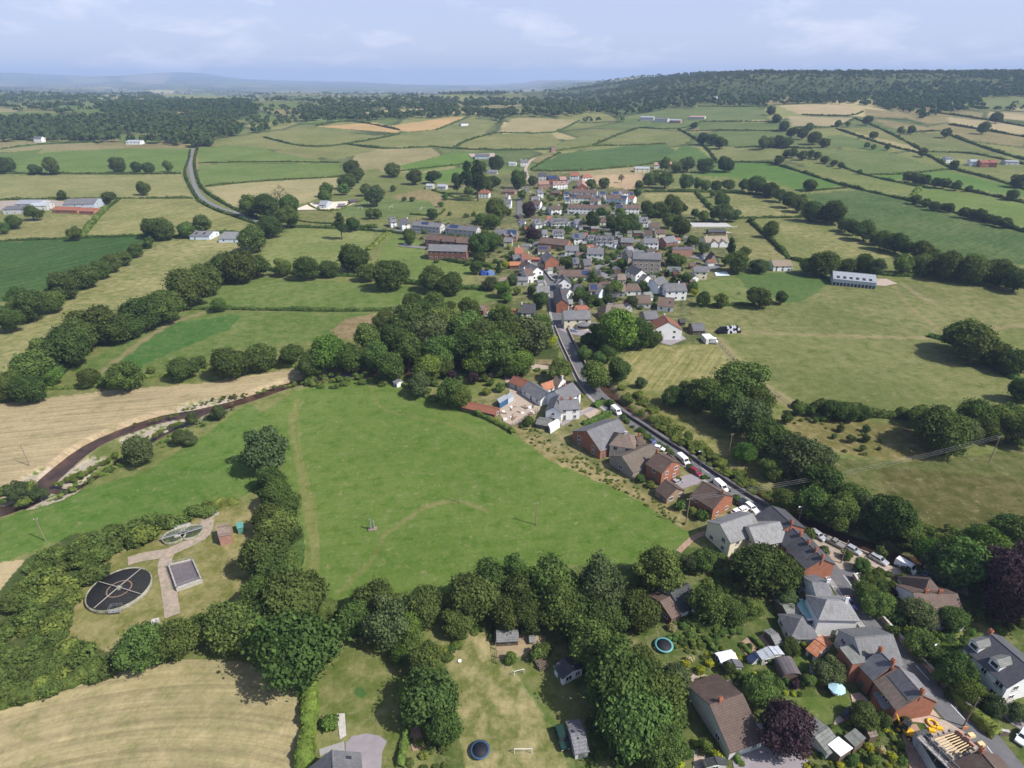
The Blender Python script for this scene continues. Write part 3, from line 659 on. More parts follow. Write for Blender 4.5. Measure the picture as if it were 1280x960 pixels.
# place phrases used in the labels: x, y, phrase
PLACES = [
 (175, 808, 'along the top of the pale mown field'), (290, 790, 'between the filter bed track and the mown field'), (365, 790, 'at the mown field corner by the sewage works'),
 (335, 680, 'between the sewage works and the big meadow'), (330, 557, 'on the riverside pasture edge'), (490, 765, 'below the big meadow above the back garden'), (540, 880, 'between the back garden and the long grass paddock'),
 (610, 745, 'left end of the belt under the big meadow'), (690, 745, 'middle of the belt under the big meadow'), (770, 750, 'right end of the belt under the big meadow'),
 (785, 880, 'in the dense clump beside the landrover'), (835, 920, 'behind the brown bungalow at the bottom'), (845, 700, 'by the footpath into the big meadow'), (960, 715, 'in the orchard garden behind the brick terrace'), (920, 765, 'in the gardens above the vegetable plots'),
 (984, 909, 'beside the gravel drive of the bungalow'), (1045, 850, 'on the lawn by the brick house'), (1095, 895, 'behind the garden sheds'), (1010, 810, 'beside the grey barrel shed'),
 (172, 563, 'on the river island'), (245, 520, 'on the near river bank'), (50, 460, 'in the lower end of the long belt'), (120, 410, 'in the middle of the long belt'), (215, 375, 'in the upper middle of the long belt'), (290, 335, 'at the upper end of the long belt'),
 (390, 333, 'in the hedge under the lane-side pale field'), (495, 345, 'in the hedge above the narrow green field'), (274, 381, 'at the hedge end by the curved track'), (125, 472, 'left in the row below the curved field'), (240, 458, 'middle of the row below the curved field'), (330, 448, 'right in the row below the curved field'), (405, 445, 'where the river enters the wood'),
 (50, 380, 'left in the belt above the long pale meadow'), (110, 345, 'middle of the belt above the long pale meadow'), (160, 318, 'right in the belt above the long pale meadow'), (205, 284, 'beside the pair of white barns'), (92, 290, 'in the dry field hedge by the farm'), (25, 275, 'in front of the brick farm'), (135, 245, 'behind the farm sheds'), (178, 236, 'alone in the broad pale field'), (180, 208, 'in the hedge of the lush lane field'), (40, 209, 'far left in the lush field hedge'),
 (335, 258, 'by the lane bend below the straw field'), (318, 292, 'beside the lane near the white barns'), (407, 240, 'behind the contractor yard'), (440, 218, 'in the spinney beside the green lane fields'), (465, 242, 'behind the sports pitch hut'), (491, 222, 'in the meadow hedge behind the sports pitch'), (466, 268, 'beside the sports pitch goals'), (432, 279, 'on the lane hedge below the yard'), (511, 295, 'left of the brick blocks'),
 (540, 222, 'in the hedge below the small green fields'), (595, 225, 'in the spinney behind the white villa'), (571, 232, 'in the villa garden'), (645, 235, 'beside the lane at the top of the village'), (661, 261, 'on the upper village street'), (665, 292, 'beside the long school hall'), (617, 270, 'behind the village school'), (540, 268, 'behind the grey terrace'), (605, 304, 'between brick blocks and main street'), (632, 330, 'in the gardens left of main street'), (596, 335, 'in the paddock by the blue trailers'), (555, 352, 'in the hedge below the brick block paddock'), (640, 360, 'in front of the grey flat roofed shop'), (672, 375, 'beside the slate house on main street'),
 (530, 385, 'at the left edge of the river wood'), (590, 390, 'near the red roofed sheds by the wood'), (480, 435, 'left side of the river wood'), (535, 425, 'in the heart of the river wood'), (605, 425, 'right side of the river wood'), (660, 415, 'at the wood end by the main road'), (540, 470, 'in front of the river wood'), (580, 480, 'in the walled garden by the yard'), (690, 440, 'on the bank left of the bridge'),
 (771, 417, 'in front of the cream pub'), (805, 420, 'between the pub and the white villa'), (745, 462, 'on the bank right of the bridge'), (780, 470, 'on the edge of the straw meadow'), (870, 492, 'at the left of the riverside copse'), (927, 474, 'at the top of the riverside copse'), (935, 525, 'in the upper riverside copse'), (970, 560, 'in the middle of the riverside copse'), (1010, 600, 'in the lower riverside copse'), (1060, 630, 'on the far river bank behind the parked cars'),
 (1010, 511, 'in the hedge under the great mown pasture'), (1060, 515, 'in the tall clipped hedge of the orchard'), (1060, 545, 'in the old orchard'), (1195, 538, 'beside the kitchen garden plot'), (1255, 525, 'far right below the great mown pasture'), (1215, 428, 'on the right edge of the great mown pasture'), (1268, 460, 'low on the right edge of the great mown pasture'),
 (951, 371, 'between the two paddocks by the barn'), (890, 375, 'left of the paddocks by the barn'), (1031, 327, 'in the row left of the big barn'), (1090, 330, 'in the row behind the big barn'), (1150, 330, 'in the row right of the big barn'), (1220, 338, 'in the far right field row'), (930, 325, 'behind the pale house by the barn'),
 (1080, 655, 'over the river behind the parked cars'), (1206, 695, 'on the river bank by the white van'), (1268, 735, 'behind the long white house'), (1268, 665, 'in the far bank wood at the right edge'), (1150, 785, 'in the garden below the brown roofed house'), (1200, 840, 'in the front hedge of the long white house'), (1255, 885, 'by the drive of the long white house'), (1085, 735, 'in the corner garden opposite the terrace'),
 (750, 228, 'among the new houses'), (810, 230, 'right of the building site'), (665, 226, 'left of the new houses'), (770, 275, 'in the clump above the chalet bungalows'), (812, 263, 'right of the long white terrace'), (725, 312, 'above the stone cottages'), (800, 310, 'above the stone mill'), (770, 332, 'in front of the stone mill'), (708, 328, 'beside the brick chapel'), (745, 347, 'in front of the bungalow terrace'), (730, 370, 'in the gardens behind the pub'), (770, 362, 'in the gardens right of the pub'), (797, 370, 'in the gardens by the brown bungalow'), (677, 350, 'on main street below the chapel'),
 (840, 226, 'left in the oak row above the patchy field'), (885, 231, 'middle of the oak row above the patchy field'), (945, 232, 'right in the oak row above the patchy field'), (902, 258, 'between the two patchy fields'), (880, 270, 'above the riding arena'), (838, 270, 'left of the riding arena'), (872, 308, 'below the arena house'), (960, 288, 'in the paddock beside the arena'), (895, 204, 'in the spinney on the lush hill field'), (845, 205, 'behind the building site'),
 (850, 340, 'behind the flat roofed white house'), (862, 355, 'right of the tall white house'), (945, 330, 'behind the lush paddock'), (807, 361, 'below the white gabled cottage'),
 (1013, 230, 'alone in the lush hill field'), (1000, 258, 'upper end of the row by the great dark crop'), (1060, 280, 'middle of the row by the great dark crop'), (1125, 305, 'lower end of the row by the great dark crop'), (1180, 260, 'left in the hedge above the great dark crop'), (1235, 272, 'right in the hedge above the great dark crop'), (1165, 225, 'in the clump below the bright hill field'), (1270, 234, 'right of the bright hill field'), (985, 190, 'left in the hill hedge below the pastures'), (1025, 196, 'right in the hill hedge below the pastures'), (970, 177, 'on the edge of the third hill pasture'), (880, 176, 'beside the green hill triangle'), (1090, 160, 'among the straw hill fields'), (985, 160, 'in the diagonal belt of the hill'), (1150, 195, 'in the hedge by the red roofed hamlet'), (1200, 165, 'in the belt right of the brown hill field')]
_TL = """
175 808 60 m|222 798 46 m|249 785 34 m|288 784 64 m|319 745 50 m|363 758 80 o|366 812 92 m|322 781 58 m|336 690 62 o|349 660 46 m|335 650 40 o|345 622 38 m|344 715 44 o|330 557 62 w|352 700 34 m|339 598 34 o|356 632 36 m|358 668 34 o
469 751 60 o|487 776 60 w|529 761 50 o|443 775 42 m|512 786 34 l|428 785 28 m|532 828 44 m|519 808 34 m|536 868 76 o|556 912 46 m|505 815 26 l
593 747 64 o|613 727 54 o|643 718 36 t|633 768 46 o|687 728 66 m|700 757 60 m|662 771 42 o|747 732 70 w|757 766 54 o|801 764 54 o|828 711 52 m|573 775 38 m|737 803 58 m|720 783 44 o|655 745 50 o|725 755 50 o
774 852 86 m|788 897 78 m|822 864 66 m|763 826 58 o|825 930 54 m|805 915 50 m|840 890 44 m|800 835 50 o|846 846 36 w|812 940 40 o
880 700 30 m|865 703 24 w|961 714 64 o|941 707 54 o|984 720 46 o|884 754 46 m|917 764 34 m|941 758 26 m|985 748 26 w|1040 836 36 w|951 862 42 m|900 896 28 w|984 909 66 p|994 855 13 p|1011 852 18 m|1006 806 9 y|990 808 24 o|912 836 18 m|1082 895 34 o|1105 900 22 o|1132 902 16 w|1008 746 12 y
172 563 36 w|240 522 17 w|273 516 20 w|225 548 22 w|237 549 17 w|22 612 26 w|48 616 20 w
8 485 36 o|34 486 38 o|37 460 46 m|57 440 42 m|80 435 52 o|96 420 46 o|118 405 60 o|142 408 44 o|165 409 28 m|182 392 44 o|208 384 36 m|232 363 52 o|256 347 46 o|279 333 40 o|300 333 40 o|319 330 34 o|354 334 22 m|382 336 30 o|411 335 24 o|441 322 42 o|486 342 44 o|461 340 24 o|538 350 24 m|565 354 30 o|274 381 18 m
111 473 24 o|154 470 38 m|188 462 10 m|131 478 14 m|225 461 30 o|249 453 22 o|286 453 44 o|326 444 42 o|361 444 30 o|386 458 32 o|410 441 46 l|436 448 34 m|63 470 24 l
10 400 30 m|37 384 40 o|24 371 24 m|64 374 30 m|77 357 36 o|104 345 32 o|124 337 24 o|141 328 24 o|155 322 22 o|170 314 18 o|186 303 14 m|20 387 24 o
202 284 38 o|232 286 22 m|254 281 22 o|92 292 17 m|15 277 18 m|39 265 20 m|2 284 16 m|134 246 20 o|77 244 12 o|178 236 17 o|146 206 24 o|170 208 15 o|186 210 15 o|210 208 13 m|62 209 20 o|42 211 15 o|3 207 24 o|10 206 18 o|188 285 26 o
312 255 28 m|336 260 32 o|349 243 24 r|360 255 26 m|358 270 26 m|408 235 20 m|405 245 19 m|336 284 28 o|317 299 32 o|330 285 22 o|434 225 34 o|440 210 28 o|447 219 20 o|456 237 17 o|470 244 26 w|491 235 8 m|491 211 22 o|429 236 14 m|462 267 13 m|471 268 12 o|425 279 20 c|440 280 18 m|511 292 16 o|512 298 16 m
540 220 20 o|517 221 20 o|570 225 16 m|584 220 22 c|597 224 26 c|605 231 24 o|614 229 20 o|585 239 12 m|571 231 12 c|648 225 23 o|652 244 12 m|661 261 20 p|619 263 26 m|617 277 18 m|604 272 16 m|540 268 14 o|620 205 22 o|601 208 16 o|597 305 27 m|614 302 23 m|636 307 6 y|665 291 20 p|600 322 18 o|636 265 9 o|632 262 7 m
596 335 17 o|542 350 30 o|614 353 20 w|629 361 22 l|634 372 13 l|640 349 16 w|647 364 10 l|632 331 9 y|623 334 9 c|665 361 14 w|677 375 22 m|676 348 9 m|544 381 28 m|530 386 24 m|564 381 13 m|587 387 24 m|517 380 24 o|626 390 20 m|659 387 16 w|512 398 30 o
462 427 40 m|492 424 46 o|514 375 24 m|555 400 40 m|583 407 46 m|626 402 46 m|442 446 36 o|512 402 46 o|540 414 40 w|489 458 36 m|509 441 42 o|536 458 36 l|526 480 30 w|579 431 48 o|600 414 46 o|616 441 48 m|593 455 30 l|591 473 14 p|660 417 54 w|640 422 46 m|690 424 18 y|653 452 34 l|700 461 28 m|563 488 36 m|576 496 26 m|558 460 22 m|606 472 11 m|565 468 14 p|550 440 40 m|470 445 34 m|675 405 30 m|480 400 26 o|623 462 20 o|640 462 22 m
734 424 22 o|771 414 64 l|798 417 40 o|818 424 22 o|731 441 20 m|749 446 18 m|744 469 40 m|772 463 30 o|801 478 16 w|750 420 30 m|760 440 24 m
880 493 42 m|857 491 24 o|843 495 28 o|927 474 60 m|931 518 56 w|907 508 44 m|961 542 56 o|932 569 24 l|964 585 26 m|1001 572 52 w|1028 602 50 o|1025 573 40 w|1068 626 46 m|1015 629 42 m|984 628 28 m|985 555 40 o|945 500 40 m|898 495 30 o
998 511 16 m|1012 514 13 m|1041 511 28 o|1060 514 26 o|1078 516 22 o|984 523 14 m|1052 535 11 w|1083 535 11 w|1063 548 12 w|1082 548 11 o|1043 545 8 w|1078 560 9 m|1100 550 6 m|1099 560 5 m|1030 523 8 l|1020 525 8 m|1179 538 60 o|1209 538 38 w|1216 521 40 m|1250 525 36 m|1263 518 36 m|1275 540 40 o|1160 530 36 m|1150 520 26 m|1238 535 30 m
1223 428 60 o|1206 422 40 o|1246 442 36 o|1268 452 34 o|1283 488 34 o|951 370 30 o|978 373 17 o|880 374 19 o|902 375 19 m|1031 327 38 o|1082 328 26 o|1098 334 22 w|1129 330 24 m|1152 330 28 o|1186 333 36 o|1219 337 36 o|1250 341 34 o|1272 350 32 o|922 327 26 m|950 332 20 w|1011 330 24 m|1060 330 22 o|1170 333 24 o|1205 338 24 m
1051 641 44 m|1112 650 56 o|1084 642 42 w|1206 700 70 m|1230 684 52 l|1186 708 48 w|1268 724 82 p|1274 755 70 p|1280 675 50 o|1263 658 36 o|1146 764 40 w|1152 801 38 m|1189 774 30 m|1196 838 42 m|1209 858 34 l|1243 882 28 w|1272 890 24 w|1085 740 28 m|1092 757 30 m|1105 756 28 m|1068 771 11 c|1078 704 22 m|1130 655 40 m|1160 690 36 l|1230 720 40 o|1185 845 30 m|1170 818 26 m
666 226 12 o|756 229 14 o|740 230 13 o|811 226 16 m|799 232 13 o|777 222 9 r|797 240 12 o|809 259 17 o|817 265 16 o|741 277 21 o|751 265 15 m|764 277 16 w|776 280 25 o|791 282 18 m|775 266 14 l|789 274 14 o|727 311 11 o|800 310 10 m|777 330 15 l|706 327 14 m|730 312 12 o|721 316 8 m|765 332 11 o|799 309 10 m|741 344 13 w|752 351 12 w|724 368 17 m|735 374 16 m|762 362 16 w|772 359 18 l|760 374 13 o|790 376 17 w|804 358 14 m|730 361 8 l|815 380 8 l|726 350 7 m|700 343 8 m|748 377 12 o
832 225 19 m|857 228 20 w|820 222 16 m|872 230 14 m|882 232 13 m|896 232 15 o|912 230 17 o|929 232 14 o|946 232 22 o|960 237 18 o|902 250 20 o|905 267 22 w|891 242 9 m|916 269 16 w|880 270 14 m|869 266 13 m|841 258 25 o|826 261 23 o|851 261 15 o|851 284 27 o|836 276 18 m|865 302 18 o|879 310 16 w|914 309 14 c|931 315 15 m|962 288 20 o|940 274 8 m|882 206 22 o|907 205 24 o|860 205 19 w|832 206 15 m|846 208 15 m|920 266 12 m|893 268 12 m
844 324 17 m|852 326 12 m|859 347 15 m|867 358 13 m|842 349 10 c|835 341 7 c|868 365 9 y|807 361 13 m|907 327 12 o|926 329 17 m|942 331 14 w|957 333 14 m
1013 230 18 o|964 238 20 o|976 244 18 o|988 250 22 o|999 256 20 o|1015 264 26 o|1030 266 24 o|1043 266 30 o|1058 281 20 o|1068 286 18 o|1082 289 24 o|1096 297 20 o|1108 301 24 o|1122 304 26 o|1135 312 20 o|1152 315 24 o|1166 320 18 m|1146 249 14 o|1158 253 12 o|1169 257 14 o|1180 259 11 o|1188 260 12 o|1206 266 14 o|1216 267 14 o|1226 269 15 o|1236 272 14 o|1246 275 16 o|1257 278 15 o|1136 221 14 o|1147 222 16 o|1157 225 14 o|1170 228 12 o|1180 229 14 o|1196 232 13 o|1212 236 8 o|1274 225 20 o|1266 243 16 o
973 200 13 o|984 191 14 o|991 191 13 o|1004 194 13 o|1014 193 10 o|1022 194 11 o|1031 199 11 o|1042 204 9 o|1052 207 8 o|1075 214 7 m|954 178 16 m|964 177 14 m|973 177 15 o|984 178 15 o|880 173 22 o|900 178 20 o|890 174 16 o|868 156 9 o|1092 168 11 o|1085 150 14 o|1154 190 13 o|1110 184 8 o|1084 182 7 m|1092 183 7 m|1194 206 12 o|1183 165 13 m|1230 160 17 o|1246 147 16 o|964 138 15 o|971 147 15 o|980 157 15 o|990 165 15 o|1004 167 15 o|1018 173 16 o|1031 178 13 o|1012 159 11 o|1139 162 10 m|1126 163 10 m|1048 154 9 o|1060 155 7 m
"""
TREES = [(float(a), float(b), float(c), k) for a, b, c, k in (t.split() for t in _TL.replace(chr(10), "|").split("|") if t.strip())]
ORD = ['', 'first', 'second', 'third', 'fourth', 'fifth', 'sixth', 'seventh', 'eighth', 'ninth', 'tenth', 'eleventh', 'twelfth', 'thirteenth', 'fourteenth', 'fifteenth', 'sixteenth', 'seventeenth', 'eighteenth']
def ordinal_label(kind, plural, place, i, n, sizes):
    """what singles the i-th (from the left) of n alike things at one place out"""
    if n == 1: return f'{kind} {place}'
    if n == 2 and max(sizes) > 1.22 * min(sizes): return f"{'larger' if sizes[i] == max(sizes) else 'smaller'} {kind} of two {place}"
    if n == 2: return f"{('left', 'right')[i]} {kind} of two {place}"
    if i == 0: return f'leftmost {kind} {place}'
    if i == n - 1: return f'rightmost {kind} {place}'
    if n == 3: return f'middle {kind} of three {place}'
    return f'{kind}, {ORD[i + 1]} from left, {place}'

def solve_tree(cx, cy, w, zc, maxw=22):
    h = 0.0
    for _ in range(5):
        p = G(cx, cy, h); d = depth(p + np.array([0, 0, h])); W = min(maxw, w * d / F); h = zc * W
    return p, W

def far_quad_tree(rs, n=30):
    d = rs.normal(size=(n, 3)); d[:, 2] = np.abs(d[:, 2]) * 1.0 - .25; d /= np.linalg.norm(d, axis=1)[:, None]
    C = d * np.array([.4, .4, .42]) * rs.uniform(.75, 1.1, (n, 1)) + np.array([0, 0, .55])
    nr = d + rs.normal(scale=.35, size=d.shape); nr /= np.linalg.norm(nr, axis=1)[:, None]
    return leaf_quads(C, nr, .33, rs)

def tree_mass(name, pts, label, mat, wid=(8, 13), hgt=(.8, 1.1), n=36):
    """a far wood that reads as one mass: one object"""
    rs = np.random.RandomState(len(pts)); base = [far_quad_tree(rs, n)[0] for _ in range(8)]
    Vs = []
    for p in pts:
        W = rs.uniform(*wid); a = rs.uniform(0, 6.28); B = base[rs.randint(8)]
        H = W * rs.uniform(*hgt)
        Vs.append(np.stack([p[0] + (B[:, 0] * math.cos(a) - B[:, 1] * math.sin(a)) * W, p[1] + (B[:, 0] * math.sin(a) + B[:, 1] * math.cos(a)) * W, p[2] - .6 + B[:, 2] * H], 1))
    V = np.concatenate(Vs)
    return tag(mk(name, mesh_np(name, V, np.arange(len(V)).reshape(-1, 4), [mat])), label, 'woodland', None, 'stuff')

def px_points(P, spacing):
    P = np.array(P, float); lo, hi = P.min(0), P.max(0); rs = np.random.RandomState(int(abs(P.sum())))
    out = []
    n = int((hi[0] - lo[0]) * (hi[1] - lo[1]) / (spacing[0] * spacing[1]))
    x = rs.uniform(lo[0], hi[0], n); y = rs.uniform(lo[1], hi[1], n); k = inside(x, y, P)
    out = [G(a, b) for a, b in zip(x[k], y[k])]
    bad = np.zeros(len(out), bool); X = np.array(out)
    for f, Q in zip(FIELDS[1:], FPOLY[1:]):
        if f[0] != 'heathy hillside': bad |= inside(X[:, 0], X[:, 1], Q)
    return X[~bad]

def build_trees():
    info = []
    for cx, cy, w, k in TREES:
        d = KINDS[k]; p, W = solve_tree(cx, cy, w * (1.07 if w >= 24 else 1.0), d['zc'])
        pl = min(PLACES, key=lambda q: (q[0] - cx) ** 2 + 2.0 * (q[1] - cy) ** 2)[2]
        info.append([cx, cy, w, k, p, W, pl])
    seen = {}
    buckets = {}
    for t in info: buckets.setdefault((t[3], t[6]), []).append(t)
    for key, L in buckets.items():
        L.sort(key=lambda t: t[0]); sz = [t[2] for t in L]
        for i, t in enumerate(L):
            t.append(ordinal_label(KNAME[t[3]][1], KNAME[t[3]][1] + 's', t[6], i, len(L), sz))
    for n, (cx, cy, w, k, p, W, pl, lab) in enumerate(info):
        r = random.Random(n * 17 + 3)
        cm, tm, sm = PROTO[k][n % len(PROTO[k])]
        sxy = W * r.uniform(.9, 1.16); sy_ = W * r.uniform(.9, 1.16); sz = W * r.uniform(.88, 1.12)
        nm, grp = KNAME[k][0], KNAME[k][0].replace('_', ' ') + 's of the valley'
        cat = {'o': 'oak', 'm': 'tree', 'l': 'lime tree', 'w': 'willow', 'p': 'copper beech', 'c': 'fir', 'y': 'cypress', 't': 'poplar', 'r': 'bare tree'}[k]
        if w >= 15:
            e = empty(nm, lab, cat, tuple(p), r.uniform(0, 6.28), grp); e.scale = (sxy, sy_, sz)
            mk('trunk', tm, e); mk('crown', cm, e)
        else:
            o = mk(nm, sm, None, tuple(p), r.uniform(0, 6.28), (sxy, sy_, sz)); tag(o, lab, cat, grp)

# ---------------------------------------------------------------- shrubs
def shrub_mesh(seed, key, n=900, conical=False):
    V, Q, L = crown_arrays(seed, n, 12, .5, .38, .4, (.16, .28), .085, 0, .5 if conical else 0)
    return mesh_np('shrub_leaves', V, Q, [LEAF[key]])
SHRUB = {}
def shrub(name, px, py, w, key, label, cat='shrub', group=None, r=rnd, hz=1.0, world=None, W=None):
    if (key) not in SHRUB: SHRUB[key] = [shrub_mesh(50 + i + ord(key), key) for i in range(3)]
    if world is None: p, W = solve_tree(px, py, w, .35)
    else: p = world
    o = mk(name, r.choice(SHRUB[key]), None, (p[0], p[1], p[2] - .05), r.uniform(0, 6.28), (W, W, W * hz * r.uniform(.8, 1.15)))
    return tag(o, label, cat, group)

SHRUBS = [  # px, py, width px, leaf, label
 (585, 462, 7, 'y', 'small round yellow green bush on the walled garden lawn'), (652, 533, 6, 'w', 'low grey shrub on the villa lawn left of the hall'), (727, 494, 7, 'y', 'bright yellow bush at the white farmhouse corner'),
 (714, 531, 5, 'w', 'round grey bush on the lawn by the long hall'), (875, 838, 13, 'y', 'bright yellow bush in the middle of the bungalow garden'), (862, 823, 12, 'k', 'orange flowering bush in the bungalow garden'), (886, 828, 12, 'y', 'golden shrub right of the orange bush'), (857, 829, 11, 'y', 'yellow bush left of the orange bush'),
 (923, 822, 9, 'y', 'yellow green bush beside the lean-to shed'), (880, 850, 16, 'g', 'light green shrub bed behind the brown bungalow'), (912, 932, 22, 'y', 'yellow green shrub in front of the brown bungalow'), (880, 935, 22, 'g', 'green shrub below the brown bungalow'), (897, 948, 20, 'y', 'low golden shrub by the small grey shed'),
 (866, 804, 12, 'g', 'pale green bush by the blue trampoline'), (841, 785, 12, 'k', 'white flowering bush above the blue trampoline'), (936, 808, 10, 'w', 'grey lavender shrub by the vegetable plots'), (930, 850, 16, 'm', 'green shrub beside the raised beds'),
 (1026, 853, 10, 'y', 'yellow shrub behind the parasol lawn'), (985, 851, 12, 'm', 'green shrub left of the small copper tree'), (972, 855, 16, 'm', 'dark green shrub in the long lawn border'), (1000, 868, 8, 'g', 'small light shrub on the parasol lawn border'),
 (1087, 935, 12, 'y', 'yellow green shrub behind the white roofed shed'), (1100, 938, 12, 'k', 'flowering shrub in the lower right garden'), (1115, 945, 14, 'y', 'golden shrub beside the digger track'), (1125, 930, 12, 'g', 'light green shrub near the scaffolded building'), (1090, 950, 16, 'g', 'sprawling green shrub at the bottom edge garden'), (1065, 950, 16, 'm', 'green shrub below the white roofed shed'), (1030, 940, 12, 'm', 'green shrub left of the white roofed shed'), (1130, 952, 12, 'm', 'dark shrub beside the bottom digger track'),
 (412, 903, 24, 'l', 'bright green bush beside the rubble path'), (640, 823, 18, 'l', 'light green bush in front of the hen run'), (667, 818, 22, 'm', 'dark green bush right of the hen run'), (684, 812, 22, 'm', 'green bush by the log pile'),
 (1132, 712, 12, 'm', 'clipped green shrub by the silver parked car'), (1128, 722, 18, 'g', 'rounded green shrub on the corner lawn'), (1100, 722, 14, 'g', 'light green bush at the corner hedge'), (1148, 723, 7, 'y', 'small yellow bush by the brown roofed house'), (1116, 742, 12, 'p', 'small purple bush on the corner lawn'),
 (1147, 712, 14, 'g', 'green bush beside the white van'), (1120, 770, 26, 'm', 'green shrub inside the roadside wall'), (1135, 790, 22, 'g', 'light shrub inside the roadside wall'), (1115, 790, 18, 'm', 'dark shrub low by the roadside wall'), (1215, 870, 26, 'w', 'grey green bush at the end of the white house hedge'), (1230, 872, 20, 'g', 'light green bush by the white house gable'),
 (860, 575, 10, 'g', 'bush between the brick house and the parked white van'), (841, 590, 12, 'm', 'green bush at the brick gable'), (848, 600, 10, 'g', 'leafy bush by the small car'), (800, 598, 14, 'm', 'dark bush below the stone barn'), (812, 605, 12, 'g', 'green bush below the white dinghy'), (848, 632, 16, 'm', 'bush at the garage end by the meadow'), (865, 640, 16, 'g', 'green bush at the meadow corner pole'), (880, 645, 18, 'm', 'dark bush beside the second brick house'), (897, 628, 10, 'y', 'yellow green bush at the second brick gable'), (746, 560, 12, 'l', 'green bush at the long hall corner'),
 (920, 623, 12, 'm', 'small tree bush at the road in front of the white car'), (888, 660, 12, 'g', 'bush at the footpath gate'), (660, 527, 16, 'm', 'dark green bush by the yard fence'), (612, 478, 12, 'm', 'green bush beside the yard entrance'), (625, 485, 14, 'm', 'leafy bush above the blue container'), (608, 490, 12, 'g', 'pale bush in the yard garden'), (575, 472, 8, 'm', 'small bush on the walled lawn edge'),
 (985, 655, 20, 'g', 'green bush on the river wall by the slate terrace'), (1010, 668, 18, 'm', 'river bank bush behind the first parked car'), (1030, 690, 16, 'w', 'grey green bush by the layby'), (1100, 690, 18, 'm', 'round bush between river and parked cars'), (1058, 694, 16, 'm', 'dark bush behind the layby cars'),
 (716, 386, 4, 'm', 'small bush in the pub car park island'), (717, 403, 6, 'y', 'yellow green bush at the pub car park corner'), (468, 340, 10, 'm', 'bush in the hedge above the narrow green field'), (505, 249, 7, 'm', 'lone bush on the dry rough strip'), (515, 249, 8, 'm', 'second bush on the dry rough strip'), (556, 247, 9, 'm', 'bush at the corner of the allotment meadow'), (551, 256, 8, 'm', 'bush below the corner of the allotment meadow'), (562, 267, 7, 'w', 'small willow bush in the allotment meadow'), (583, 269, 8, 'm', 'green bush in the allotment meadow'), (592, 268, 7, 'm', 'bush beside the polytunnel shed'),
]
